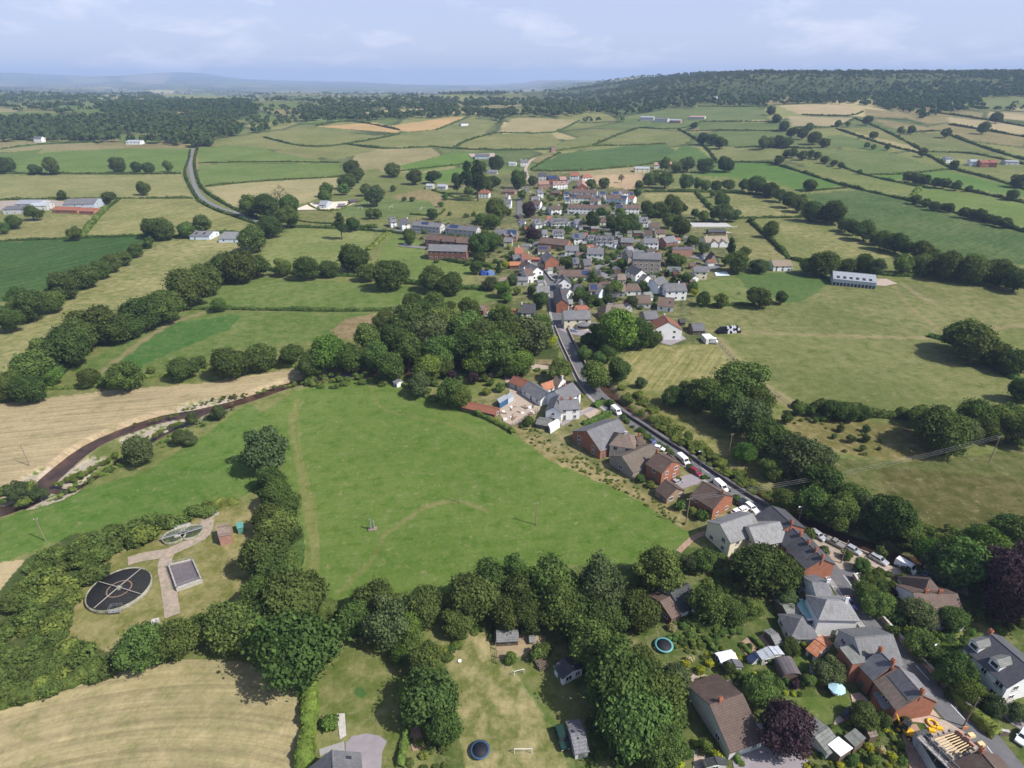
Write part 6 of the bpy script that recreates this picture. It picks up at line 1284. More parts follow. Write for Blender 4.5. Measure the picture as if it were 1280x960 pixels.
    # sheds, garages and lean-tos crowding the back gardens
    A = [(640, 290), (668, 240), (790, 245), (800, 270), (860, 300), (895, 330), (860, 370), (780, 390), (715, 380), (640, 345)]; P = np.array(A, float); rs = np.random.RandomState(8); n = 0
    while n < 85:
        x, y = rs.uniform(640, 895), rs.uniform(240, 390)
        if not inside(np.array([x]), np.array([y]), P)[0]: continue
        p = G(x, y)
        if any(math.hypot(p[0] - a, p[1] - b) < 4.5 + r * .8 for a, b, r in HPOS): continue
        L, W = rs.uniform(3, 7), rs.uniform(3, 5); rf = ('slate', 'brown', 'felt', 'lslate', 'red', 'dslate')[rs.randint(6)]; wl = ('white', 'white', 'grey', 'dbrick', 'timber', 'cream')[rs.randint(6)]
        g = {'slate': 'grey', 'brown': 'brown', 'felt': 'grey', 'lslate': 'pale', 'red': 'red', 'dslate': 'dark'}[rf]
        e = empty('garden_outbuilding', 'small ' + g + ' roofed outbuilding in the crowded village gardens', 'outbuilding', tuple(p), rs.uniform(-.35, .35) + (1.57 if rs.rand() < .3 else 0), g + ' roofed village outbuildings'); h = rs.uniform(2.2, 2.9)
        mk('wall', wall_mesh(L, W, h, h + W * .32, (0, 0), WALL[wl]), e); mk('roof', roof_mesh(L, W, h, h + W * .32, (0, 0), ROOF[rf], .2), e); HPOS.append((p[0], p[1], L / 2)); n += 1
# ------------------------------------------------------------------ buildings one can read closely
def build_near():
    H = house
    g = 'roadside houses and farm buildings'
    H('outbuilding', 'long low red tiled outbuilding between the yard and the big meadow', (581, 502), (622, 511), 3.2, 2.2, 5, 'dbrick', 'red', cat='outbuilding', group=g, wide=5)
    H('barn', 'grey roofed white barn along the yard', (661, 476), (685, 491), 5.2, 3.1, 7, 'white', 'slate', cat='barn', group=g, wide=4)
    H('outbuilding', 'red brown roofed outbuilding at the top of the yard', (642, 469.5), (660, 476.5), 4.3, 2.7, 6, 'pale', 'red', cat='outbuilding', group=g, wide=4)
    H('outbuilding', 'orange pantiled outbuilding behind the white barn', (676, 480), (692.5, 474.5), 4.1, 2.5, 5, 'white', 'orange', cat='outbuilding', group=g, wide=4)
    e, b = H('farmhouse', 'white farmhouse with grey roofs and brick chimneys by the bridge', (693, 489), (716, 477.5), 7.6, 4.6, 9, 'white', 'slate', (0, 0), (.55,), cat='farmhouse', group=g)
    block(e, (698, 500), (723.5, 498.5), 7.0, 4.8, 6.5, 'white', 'slate', (0, 0), (.15, .6), seed=4); block(e, (692, 509), (699, 493), 6.6, 4.6, 6, 'white', 'slate', (0, 0), (), seed=9, door=False)
    block(e, (694, 469.5), (703.5, 472.5), 5.4, 3.2, 6, 'white', 'thatch', (0, 0), (.95,), ck='white', seed=5, door=False)
    H('hall', 'long red brick hall with broad grey slate roof beside the road', (733, 538.5), (773, 523.5), 7.6, 3.6, 15, 'brick', 'slate', cat='hall', group=g, wide=3.4)
    e, b = H('house', 'cream house with red brown hipped roof between hall and stone barn', (773.5, 541), (787, 543), 7.8, 5.4, 8.5, 'cream', 'moss', (2.4, 2.4), (.55,), ck='white', group=g)
    block(e, (795, 546), (803, 545), 6.2, 4.2, 6, 'cream', 'brown', (0, 0), (.5,), seed=6)
    H('stone_barn', 'stone barn with long weathered roof by the road', (777, 570.5), (815, 554.5), 6.0, 3.0, 11, 'stone', 'thatch', cat='barn', group=g, wide=7)
    e, b = H('brick_house', 'red brick house with brown roof above the white dinghy', (820, 565), (841, 577), 7.6, 5.2, 9, 'brick', 'brown', (0, 0), (.03,), group=g)
    block(e, (834, 565.5), (840, 571), 5.2, 3.2, 5, 'brick', 'brown', seed=7, door=False, win=False)
    H('garage', 'buff brick garage with brown roof below the small white car', (831, 599.5), (846.5, 610.5), 4.6, 2.4, 7.2, 'buff', 'brown', cat='garage', group=g)
    H('brick_house', 'red brick house with large brown roof beside the long white van', (878, 601.5), (907, 618.5), 7.2, 4.4, 9.5, 'brick', 'brown', (0, 0), (.9,), group=g)
    H('warehouse', 'left of two cream warehouses with pale grey roofs', (900, 655.5), (941, 641.5), 7.8, 5.2, 9, 'cream', 'lslate', cat='warehouse', group=g, wide=4, seed=2)
    H('warehouse', 'right of two cream warehouses with pale grey roofs', (936, 659.5), (975, 652), 7.8, 5.2, 8.5, 'cream', 'lslate', cat='warehouse', group=g, wide=7)
    H('slate_house', 'dark slate roofed house at the end of the roadside wall', (964, 631.5), (990.5, 655.5), 8, 5.4, 10, 'brick', 'dslate', (0, 0), (.97,), group=g)
    pts = [(991, 660), (1001.5, 671), (1011.5, 681), (1020.5, 690), (1029, 699)]
    for i, w in enumerate(('farthest', 'second', 'third', 'nearest')):
        e, b = H('terraced_cottage', f'{w} red brick cottage of the dark slate terrace' + (' with a blank brick gable' if i == 3 else ''), pts[i], pts[i + 1], 7.4 - .15 * i, 4.9 - .15 * i, 8.5, 'brick', 'dslate', (0, 0), (.93,), 'terraced house', g, gables=False, ov=.2)
        c = b[2]; mb = MB(); l, la, L = c
        for sd in (1, -1):
            pass
    e, b = H('house', 'white hipped house with pale worn roof beside the teal campervan', (1032.5, 749.5), (1054.5, 750), 8.0, 5.7, 6.8, 'white', 'lslate', (2.6, 2.6), (.8,), ck='white', group=g, wide=5)
    block(e, (1014.5, 727.5), (1036, 727), 7.6, 5.2, 9, 'white', 'slate', (0, 0), (.97,), ck='white', seed=3)
    H('garage', 'pyramid roofed white garage left of the teal campervan', (999.3, 774), (1001.3, 774), 4.6, 2.5, 6.6, 'white', 'slate', (3.0, 3.0), cat='garage', group=g)
    H('workshop', 'wide workshop with worn grey roof facing the road', (1068, 797), (1116.5, 793), 8.0, 4.8, 9.6, 'grey', 'lslate', cat='workshop', group=g)
    flat('extension', 'flat roofed brick house extension in front of the worn workshop', [(1049, 809), (1066, 805.5), (1086, 827), (1066, 830.5)], 6.0, 'brick', 'felt', 'extension', group=g)
    H('brick_house', 'slate roofed brick house with two chimneys by the worn workshop', (1098.5, 812.5), (1117, 830.5), 8.2, 5.2, 8, 'brick', 'slate', (0, 0), (.03, .97), group=g)
    e, b = H('brick_house', 'red brick house with half slate half mossy roof beside the road works', (1123, 833), (1154, 869), 7.9, 4.7, 9, 'brick', 'moss', (0, 0), (.96,), group=g, solar=((-1, .05, .97, .47, .97), (1, .02, .98, .05, .97)))
    for o in e.children_recursive:
        if o.name.startswith('solar_panel'): o.name = 'slate_strip'; o.data.materials[0] = ROOF['slate']
    flat('x', 'x', [(1108, 860), (1122.5, 882), (1104, 887), (1091, 866)], 2.9, 'brick', 'slate', slope=1.1, e=e)
    e, b = H('long_house', 'long white house with dark slate roof and two dormers', (1235, 790), (1294, 840), 8.6, 5.7, 10.5, 'white', 'dslate', (0, 0), (.02,), group=g, wide=3.0)
    for s in (.1, .58): dormer(e, b[2], s, 10.5, 5.7, 8.6, 0, -1, 'white', 'felt', 2.2)
    e, b = H('bungalow', 'brown tiled bungalow behind shrubs across the road', (1141, 740.5), (1197, 742), 6.2, 3, 11, 'white', 'brown', (0, 0), (.28, .6), 'bungalow', g)
    block(e, (1160, 724), (1164, 724), 6.6, 3, 9, 'white', 'brown', (3.6, 3.6), (), seed=8)
    e, b = H('bungalow', 'big brown roofed bungalow at the head of the gravel drive', (887, 881), (928.5, 867), 6.3, 2.8, 14.5, 'pale', 'brown', (0, 0), (.3,), 'bungalow', g, wide=3)
    flat('x', 'x', [(932, 892), (937, 889), (948, 907), (942, 911)], 2.4, 'white', 'white', e=e)
    e, b = H('bungalow', 'dark felt roofed bungalow among trees by the footpath', (838, 741), (861.5, 729.5), 5.0, 2.8, 8.5, 'white', 'dark', cat='bungalow', group=g)
    block(e, (825, 752), (838.5, 745), 4.2, 2.6, 8, 'dbrick', 'brown', seed=2)
    H('bungalow', 'grey roofed white bungalow beside the curved tarmac drive', (414.5, 937), (417.5, 985), 6.4, 3.3, 9, 'white', 'slate', cat='bungalow', group=g, sky=((1, .12, .2, .3, .5),))
    # village landmarks
    H('stone_mill', 'tall four storey stone mill with grey slate roof', (791, 315), (826.5, 316), 13.5, 10.6, 11, 'stone', 'slate', cat='mill', group=g, far=True, rows=4, wide=3.4)
    H('mill_tower', 'dark slate roofed stone house joined to the left of the mill', (781.5, 313.5), (790, 312.5), 9.6, 6.6, 8, 'stone', 'dslate', cat='house', group=g, far=True)
    H('chapel', 'red brick chapel with a gable front on main street', (683.5, 314), (690.5, 320), 9.8, 6.2, 9.5, 'brick', 'slate', cat='chapel', group=g, far=True, sky=((-1, .55, .75, .5, .8),))
    e, b = H('brick_shop', 'orange brick gabled shop in the narrow street bend', (699, 357.5), (703.3, 374), 8.2, 5.6, 6.6, 'brick', 'dslate', (0, 0), (.6,), 'shop', g, far=True)
    block(e, (704.5, 360), (712.5, 361.5), 7.0, 4.8, 7, 'white', 'slate', seed=5, far=True); block(e, (709, 374), (716, 374), 5.4, 3.8, 6, 'white', 'lslate', seed=5, far=True)
    e, b = H('villa', 'broad white gabled villa with red roof and car park', (830, 393.5), (836, 402.5), 9.6, 5.6, 14, 'white', 'red', (0, 0), (.04,), 'villa', g, ck='white', far=True, wide=3.4)
    flat('x', 'x', [(845, 409), (850, 408), (853, 412), (847, 413)], 2.8, 'white', 'white', e=e)
    H('white_tower_house', 'tall white house joined to the long white two storey house', (816.5, 349.5), (829, 344.5), 10, 7.2, 7.5, 'white', 'slate', (0, 0), (.05, .95), 'house', g, far=True)
    flat('flat_roofed_house', 'white flat roofed house below the mill', [(834, 333), (851.5, 333.5), (851, 338), (833, 337.5)], 3.6, 'white', 'felt', 'house', group=g)
    flat('flats', 'flat roofed row of pale flats under the trees at the village right', [(841, 308.5), (865.5, 308.5), (866, 312), (840.5, 312)], 5.6, 'pink', 'brownfelt', 'flats', group=g)
    H('chalet', 'brown pointed roof chalet at the end of the village lane', (888.5, 314), (893.5, 317.5), 6.8, 1.0, 8, 'stone', 'brown', cat='chalet', group=g, far=True)
    e, b = H('big_barn', 'big pale roofed barn with skylights in the wide pasture', (1041, 338.5), (1095, 343.5), 6.6, 4.3, 19, 'sheet', 'sheet', cat='barn', group=g, far=True, win=False, sky=tuple((-1, .08 + .15 * i, .15 + .15 * i, .12, .4) for i in range(6)))
    l, la, L = b[2]
    for i in range(12): 
        x = -L / 2 + L * (i + .5) / 12; mb = MB(); mb.box((0, 0, 1.1), (L / 12 - .5, .12, 2.0)); o = mb.build('stall_opening', ROOF['dark'], e, (l[0] + x * math.cos(la) + 9.53 * math.sin(la), l[1] + x * math.sin(la) - 9.53 * math.cos(la), l[2])); o.rotation_euler.z = la
    # garden sheds
    s = 'garden sheds'
    flat('shed', 'white flat roofed shed among the lower gardens', [(1048, 920.5), (1066.5, 935), (1051, 945.5), (1034.5, 930.5)], 2.6, 'timber', 'white', 'shed', .25, s)
    flat('shed', 'weathered brown shed right of the white roofed shed', [(1069, 910), (1083, 922.5), (1069, 934), (1055, 920)], 2.5, 'timber', 'felt', 'shed', .3, s)
    H('shed', 'grey brown garage shed under the copper beech', (1018, 921), (1036, 909), 3.0, 2.2, 6, 'pale', 'felt', cat='shed', group=s, win=False)
    flat('shed', 'small rusty brown shed beside the digger track', [(1082, 911), (1093, 909), (1098, 920), (1088, 922)], 2.2, 'timber', 'moss', 'shed', .3, s)
    # barrel roofed shed
    P = [(969, 823), (991, 820), (1002, 840), (980, 844)]; W3 = [G(a, b, 2.4) for a, b in P]; c = np.mean(W3, 0)
    a = math.atan2(W3[3][1] - W3[0][1], W3[3][0] - W3[0][0]); e = empty('barrel_shed', 'grey purple barrel roofed shed by the yellow cypress', 'shed', tuple(c), a, s); L = np.linalg.norm((W3[3] - W3[0])[:2]); Wd = np.linalg.norm((W3[1] - W3[0])[:2])
    n = 10; pr = [(Wd / 2 * math.cos(math.pi * i / n), 1.7 + 1.0 * math.sin(math.pi * i / n)) for i in range(n + 1)]
    mb = MB(); mb.prism([(Wd / 2 - .1, -.5), (Wd / 2 - .1, 1.6)] + [(x * .96, z - .12) for x, z in pr] + [(-Wd / 2 + .1, 1.6), (-Wd / 2 + .1, -.5)], -L / 2 + .1, L / 2 - .1, axis='x'); mb.build('wall', WALL['timber'], e)
    mb = MB(); mb.prism(pr + [(x * .93, z - .1) for x, z in pr[::-1]], -L / 2 - .1, L / 2 + .1, axis='x'); mb.build('roof', ROOF['brownfelt'], e)
    for nm, lab, A, B, hr, he, W, wl, rf in [
        ('shed', 'pale green roofed shed left of the yellow cypress', (960, 807.5), (968, 818), 3.0, 2.2, 5, 'pale', 'sheet'), ('shed', 'timber shed with grey roof above the teal campervan', (978, 757), (997, 752.5), 3.0, 2.1, 5, 'timber', 'felt'),
        ('shed', 'silver roofed rusty shed by the vegetable plots', (963, 794.5), (973, 792), 2.6, 1.9, 4, 'rusty' if False else 'timber', 'lslate'), ('shed', 'rusty iron roofed white shed below the campervan', (1019, 798.5), (1033, 809), 3.0, 2.1, 6, 'white', 'rust'),
        ('shed', 'long white roofed lean-to in the vegetable plots', (898, 821), (919, 816.5), 2.3, 1.9, 2.2, 'timber', 'white'), ('shed', 'grey roofed shed beside the white lean-to', (914, 823), (920, 833), 2.6, 1.9, 3.5, 'pale', 'slate'),
        ('greenhouse', 'small glass greenhouse in the vegetable plots', (941, 815), (948, 822), 2.4, 1.5, 2.6, 'pale', 'solar'), ('shed', 'curved grey shed on the small patio at the bottom', (893, 945), (897, 955), 2.6, 2.0, 4, 'pale', 'dark'),
        ('shed', 'grey felted shed beside the green landrover', (713, 917.5), (731, 914), 3.2, 2.2, 6, 'pale', 'slate'), ('mobile_home', 'dark roofed white mobile home under the trees', (705, 822), (717, 838), 3.4, 2.6, 5, 'white', 'dslate'),
        ('poultry_shed', 'weathered hen shed with patched iron roof', (620, 789), (648, 787.5), 2.6, 1.9, 4, 'timber', 'lslate'), ('chicken_coop', 'little grey chicken coop in the hen run', (661, 795), (669, 794.5), 1.6, 1.1, 1.8, 'pale', 'felt'),
        ('shed', 'small timber shed with grey roof beside the long hall', (762, 556), (768, 560), 2.6, 2.0, 3, 'timber', 'felt'), ('shed', 'dark boarded lean-to behind the white trailer', (672, 523), (688, 526), 2.6, 1.9, 5, 'timber', 'felt'),
        ('shed', 'grey shed with dark boards by the pub car park villa', (849, 399), (856, 399), 2.8, 2.0, 5, 'timber', 'dslate'), ('garden_house', 'white summer house at the edge of the river wood', (495, 473), (500, 476), 2.8, 2.0, 3, 'white', 'lslate'), ('field_shelter', 'rust red field shelter at the end of the curved track', (493, 392), (503, 393), 3.2, 2.4, 5, 'dbrick', 'moss')]:
        H(nm, lab, A, B, hr, he, W, wl, rf, cat=nm.replace('_', ' '), group=s, wide=2.5, door=nm != 'chicken_coop', win=nm not in ('chicken_coop', 'greenhouse'))
    # sewage works pump house and kiosk
    flat('pump_house', 'brown roofed brick pump house at the sewage works', [(270.5, 656), (287, 653), (289, 668), (272.5, 671)], 3.4, 'pink', 'moss', 'pump house', .3)
    flat('kiosk', 'small green steel kiosk right of the pump house', [(294.5, 653), (303.5, 652), (304.5, 659), (296, 661)], 2.2, 'green', 'teal', 'kiosk')
    # containers in the yard
    flat('container', 'dark blue container with pale roof in the yard', [(621, 499), (631.5, 493), (635, 497.5), (624.5, 504)], 2.7, 'bluesteel', 'sheet', 'container', group='yard containers')
    flat('container', 'grey container behind the dark blue one', [(631.5, 494.5), (639, 490), (642.5, 494), (635, 498.5)], 2.5, 'sheet', 'sheet', 'container', group='yard containers')
    # open sided stand at the end of the bale stack
    flat('field_stand', 'white roofed lean-to beside the white motorhome', [(877, 417.5), (887, 417), (893, 422), (883, 424)], 2.8, 'pale', 'white', 'lean-to')
    # house under repair: roofless walls, joists, boarding, scaffolding
    P = [(1163, 921), (1195, 911.5), (1222, 934), (1194, 951)]; W3 = [G(a, b, 5.2) for a, b in P]; c = np.mean(W3, 0)
    e = empty('house_under_repair', 'roofless house with bare joists under repair beside the road', 'house', (c[0], c[1], 0), 0)
    q = [np.array([p[0] - c[0], p[1] - c[1]]) for p in W3]
    for i in range(4):
        a, b = q[i], q[(i + 1) % 4]; m = (a + b) / 2; d = b - a; mb = MB(); L = np.linalg.norm(d)
        mb.box((0, 0, 2.3), (L - (.5 if i % 2 else 0), .45, 5.6)); r = random.Random(i)
        for k in range(int(L / 1.3)): mb.box((-L / 2 + .8 + k * 1.3, 0, 5.1 + r.uniform(.05, .25)), (r.uniform(.6, 1.1), .43, .6))
        mb.build('wall', WALL['stone'] if i != 1 else WALL['pink'], e, (m[0], m[1], 0), math.atan2(d[1], d[0]))
    TIM = M('new_timber', (.55, .42, .25), .8, .15, 2.0)
    mb = MB(); V = [q[0] * .93, q[0] * .45 + q[1] * .5, q[2] * .5 + q[3] * .45, q[3] * .93]
    mb.add([(x, y, z) for z in (4.3, 4.4) for x, y in V], [(3, 2, 1, 0), (4, 5, 6, 7), (0, 1, 5, 4), (1, 2, 6, 5), (2, 3, 7, 6), (3, 0, 4, 7)]); mb.build('boarding', M('pale_boarding', (.5, .44, .35), .85, .2, 1.5), e)
    for k in range(9):
        t = (k + .5) / 9; a = q[0] * (1 - t) + q[3] * t; b = q[1] * (1 - t) + q[2] * t
        mb = MB(); mb.tube((*(a * .96), 4.62), (*(b * .96), 4.62), .13, .13, 4); mb.build('joist', TIM, e)
    STEEL = M('scaffold_steel', (.45, .46, .48), .4, .15, 2.0, metal=.6)
    d = (q[3] - q[0]); d = d / np.linalg.norm(d); nrm = np.array([d[1], -d[0]]); nrm = nrm if nrm @ q[0] > 0 else -nrm
    mb = MB()
    for k in range(7):
        for off in (.5, 1.7):
            p = q[0] + d * (k * 1.9 - 1) + nrm * off; mb.tube((*p, -.2), (*p, 6.2), .05, .05, 5)
    for z in (2.2, 4.2, 5.2):
        for off in (.5, 1.7): mb.tube((*(q[0] - d * 1.2 + nrm * off), z), (*(q[0] + d * 10.6 + nrm * off), z), .05, .05, 5)
    mb.build('scaffold', STEEL, e)
    mb = MB(); p0 = q[0] + d * 4.8 + nrm * 1.1; mb.box((p0[0], p0[1], 4.3), (12, 1.1, .06), math.atan2(d[1], d[0])); mb.build('scaffold_deck', M('grey_boards', (.33, .3, .27), .9, .3, 2.0), e)
    e2, b = house('brick_house', 'brown tiled house adjoining the roofless house', (1224, 937.5), (1256, 975), 7.4, 4.9, 9.5, 'dbrick', 'brown', (0, 0), (.02,), group=g)
    flat('workshop', 'long low grey roofed workshop behind the roofless house', [(1143, 914), (1158, 911), (1196, 962), (1176, 968)], 2.8, 'grey', 'dark', 'workshop')
# ------------------------------------------------------------------ vehicles
TYRE = M('tyre_rubber', (.02, .02, .02), .9, .2); RIM = M('wheel_alloy', (.5, .5, .52), .35, .1, metal=.7); CGLASS = M('car_glass', (.02, .025, .03), .08, .2, spec=.7); LAMP = M('lamp_glass', (.7, .68, .6), .2, .1); TAIL = M('tail_lamp', (.35, .02, .02), .3, .1)
PAINT = {k: M('paint_' + k, c, .3, .05, .5, coat=.5, metal=m) for k, c, m in (('white', (.8, .8, .8), 0), ('silver', (.5, .52, .55), .4), ('grey', (.3, .29, .28), .3), ('red', (.2, .015, .03), .1), ('blue', (.05, .08, .2), .2), ('paleblue', (.3, .38, .52), .3), ('dark', (.03, .035, .045), .2), ('teal', (.25, .5, .46), 0), ('green', (.012, .035, .024), 0), ('purple', (.12, .1, .3), .2))}
SHAPES = {  # length width, body profile, cabin (x0,x1 bottom, x0,x1 top, z0,z1)
 'car': (4.2, 1.72, [(-2.1, .35), (-2.1, .85), (-1.9, .95), (.75, .98), (1.85, .78), (2.1, .6), (2.1, .3), (1.9, .22), (-1.9, .22)], (-1.95, .95, -1.5, .25, .93, 1.46)),
 'estate': (4.6, 1.78, [(-2.3, .35), (-2.3, .9), (-2.2, 1.0), (.9, 1.02), (2.05, .84), (2.3, .6), (2.3, .3), (2.1, .22), (-2.1, .22)], (-2.25, 1.1, -2.0, .35, .98, 1.52)),
 'van': (5.2, 1.95, [(-2.6, .4), (-2.6, 2.1), (-2.5, 2.25), (1.0, 2.25), (1.35, 2.1), (1.9, 1.25), (2.5, 1.05), (2.6, .7), (2.6, .35), (2.4, .28), (-2.4, .28)], None),
 'pickup': (5.0, 1.8, [(-2.5, .45), (-2.5, 1.0), (-.5, 1.02), (1.1, 1.05), (2.3, .95), (2.5, .7), (2.5, .4), (2.2, .3), (-2.2, .3)], (-.6, 1.3, -.4, .7, 1.0, 1.7)),
 'landrover': (4.4, 1.8, [(-2.2, .5), (-2.2, 1.15), (1.0, 1.15), (2.2, 1.1), (2.2, .5), (2.0, .35), (-2.0, .35)], (-2.18, .75, -2.14, .45, 1.12, 1.95)),
 'bus': (7.6, 2.3, [(-3.8, .5), (-3.8, 2.7), (-3.6, 2.95), (2.2, 2.95), (2.6, 2.75), (2.7, 1.6), (3.7, 1.35), (3.8, .8), (3.8, .45), (3.4, .35), (-3.4, .35)], None),
 'motorhome': (6.4, 2.2, [(-3.2, .5), (-3.2, 2.8), (1.9, 2.9), (2.2, 2.6), (2.2, 2.1), (2.3, 1.5), (3.1, 1.15), (3.2, .7), (3.1, .4), (-3.1, .4)], None)}
VMESH = {}
def vmesh(kind):
    if kind in VMESH: return VMESH[kind]
    L, W, prof, cab = SHAPES[kind]; hw = W / 2; out = {}
    zs = max(z for _, z in prof)
    def yk(z): return hw * (1 - .10 * max(0, (z - 1.0)) / max(.6, zs)) if kind not in ('bus', 'motorhome') else hw * (1 - .03 * max(0, z - 1.5))
    mb = MB(); n = len(prof)
    V = [(x, -yk(z), z) for x, z in prof] + [(x, yk(z), z) for x, z in prof]
    inn = [(x * .985, -yk(z) * .0, z) for x, z in prof]
    mb.add(V, [tuple(range(n)), tuple(range(2 * n - 1, n - 1, -1))] + [(i, n + i, n + (i + 1) % n, (i + 1) % n) for i in range(n)])
    if cab:
        a0, a1, b0, b1, z0, z1 = cab; k = .84
        mb.add([(a0, -hw * .95, z0), (a1, -hw * .95, z0), (a1, hw * .95, z0), (a0, hw * .95, z0), (b0, -hw * k, z1), (b1, -hw * k, z1), (b1, hw * k, z1), (b0, hw * k, z1)], [(4, 5, 6, 7), (0, 1, 5, 4), (1, 2, 6, 5), (2, 3, 7, 6), (3, 0, 4, 7)])
    for s in (-1, 1): mb.box((L * .2, s * (hw + .09), 1.02 if cab else 1.35), (.2, .2, .14))
    out['body'] = mb
    g = MB()
    def quad(p, c): g.add([tuple(np.array(a) + np.array(c)) for a in p], [(0, 1, 2, 3)])
    if cab:
        k1, k2 = .95, .84
        def cp(x, t): return 0
        for s in (-1, 1):
            def P(x0, x1, t0, t1):
                f = lambda xb, xt, t: xb + (xt - xb) * t
                y = lambda t: s * hw * (k1 + (k2 - k1) * t) + s * .012
                return [(x0[0] + (x0[1] - x0[0]) * t0, y(t0), z0 + (z1 - z0) * t0), (x1[0] + (x1[1] - x1[0]) * t0, y(t0), z0 + (z1 - z0) * t0), (x1[0] + (x1[1] - x1[0]) * t1, y(t1), z0 + (z1 - z0) * t1), (x0[0] + (x0[1] - x0[0]) * t1, y(t1), z0 + (z1 - z0) * t1)]
            m = (a0 + a1) / 2
            quad(P((a0 + .25, b0 + .2), (m - .06, (b0 + b1) / 2 - .06), .12, .86), (0, 0, 0)); quad(P((m + .06, (b0 + b1) / 2 + .06), (a1 - .35, b1 - .12), .12, .86), (0, 0, 0))
        for xb, xt, sg in ((a1, b1, 1), (a0, b0, -1)):
            nx = sg * .014; y1, y2 = hw * k1 * .9, hw * k2 * .9
            z_ = lambda t: z0 + (z1 - z0) * t
            x_ = lambda t: xb + (xt - xb) * t
            quad([(x_(.1), -y1, z_(.1)), (x_(.1), y1, z_(.1)), (x_(.9), y2, z_(.9)), (x_(.9), -y2, z_(.9))], (nx, 0, .01))
    else:
        # windscreen and side glass
        P_ = {'van': ((1.9, 1.25), (1.37, 2.08)), 'bus': ((2.7, 1.62), (2.62, 2.7)), 'motorhome': ((2.3, 1.5), (2.22, 2.08))}[kind]
        (xa, za), (xb, zb) = P_
        quad([(xa - .0, -hw * .84, za + .04), (xa, hw * .84, za + .04), (xb, hw * .8, zb - .05), (xb, -hw * .8, zb - .05)], (.02, 0, .015))
        for s in (-1, 1):
            if kind == 'bus':
                for i in range(6): x = -3.4 + i * .95; quad([(x, s * yk(1.6), 1.6), (x + .78, s * yk(1.6), 1.6), (x + .78, s * yk(2.35), 2.35), (x, s * yk(2.35), 2.35)], (0, s * .015, 0))
            else:
                x0_, x1_ = (.35, 1.35) if kind == 'van' else (-1.6, -.6)
                quad([(x0_, s * yk(1.35), 1.35), (x1_ + .3, s * yk(1.35), 1.35), (x1_, s * yk(1.95), 1.95), (x0_, s * yk(1.95), 1.95)], (0, s * .015, 0))
    out['windows'] = g
    r = .32 if kind in ('car', 'estate') else .38
    w = MB(); w.tube((0, -.1, 0), (0, .1, 0), r, r, 14); out['wheel'] = w
    w = MB(); w.tube((0, -.108, 0), (0, .108, 0), r * .58, r * .58, 10); out['rim'] = w
    fx = max(x for x, z in prof); rx = min(x for x, z in prof)
    w = MB(); w.box((0, 0, 0), (.06, .36, .16)); out['lamp'] = w
    VMESH[kind] = dict(body=out['body'].mesh('body'), windows=out['windows'].mesh('windows', CGLASS), wheel=out['wheel'].mesh('tyre', TYRE), rim=out['rim'].mesh('rim', RIM), lamp=out['lamp'].mesh('headlight', LAMP), tail=out['lamp'].mesh('tail_light', TAIL), r=r, L=L, W=W, fx=fx, rx=rx, bodies={})
    return VMESH[kind]

def vehicle(name, label, kind, paint, p0, p1, cat='car', group='parked vehicles', roof=None, scale=1.0):
    """rear pixel p0, front pixel p1 give place and heading"""
    v = vmesh(kind); a, b = G(*p0), G(*p1); c = (a + b) / 2
    e = empty(name, label, cat, (c[0], c[1], float(T(c[0], c[1])) + .09), math.atan2(b[1] - a[1], b[0] - a[0]), group); e.scale = (scale,) * 3
    if paint not in v['bodies']:
        m = v['body'].copy(); m.materials.clear(); m.materials.append(PAINT[paint]); v['bodies'][paint] = m
    mk('body', v['bodies'][paint], e); mk('windows', v['windows'], e)
    for x in (v['fx'] - v['L'] * .2, v['rx'] + v['L'] * .2):
        for s in (-1, 1):
            w = mk('wheel', v['wheel'], e, (x, s * (v['W'] / 2 - .07), v['r'])); mk('rim', v['rim'], w)
    for s in (-1, 1):
        mk('headlight', v['lamp'], e, (v['fx'] - .02, s * v['W'] * .36, .68)); mk('tail_light', v['tail'], e, (v['rx'] + .02, s * v['W'] * .4, .8))
    if roof:
        mb = MB(); z = max(z for _, z in SHAPES[kind][2]); mb.box((-.6, 0, z + .03), (v['L'] * .74, v['W'] * .9, .1)); mb.build('roof', PAINT[roof], e)
    return e

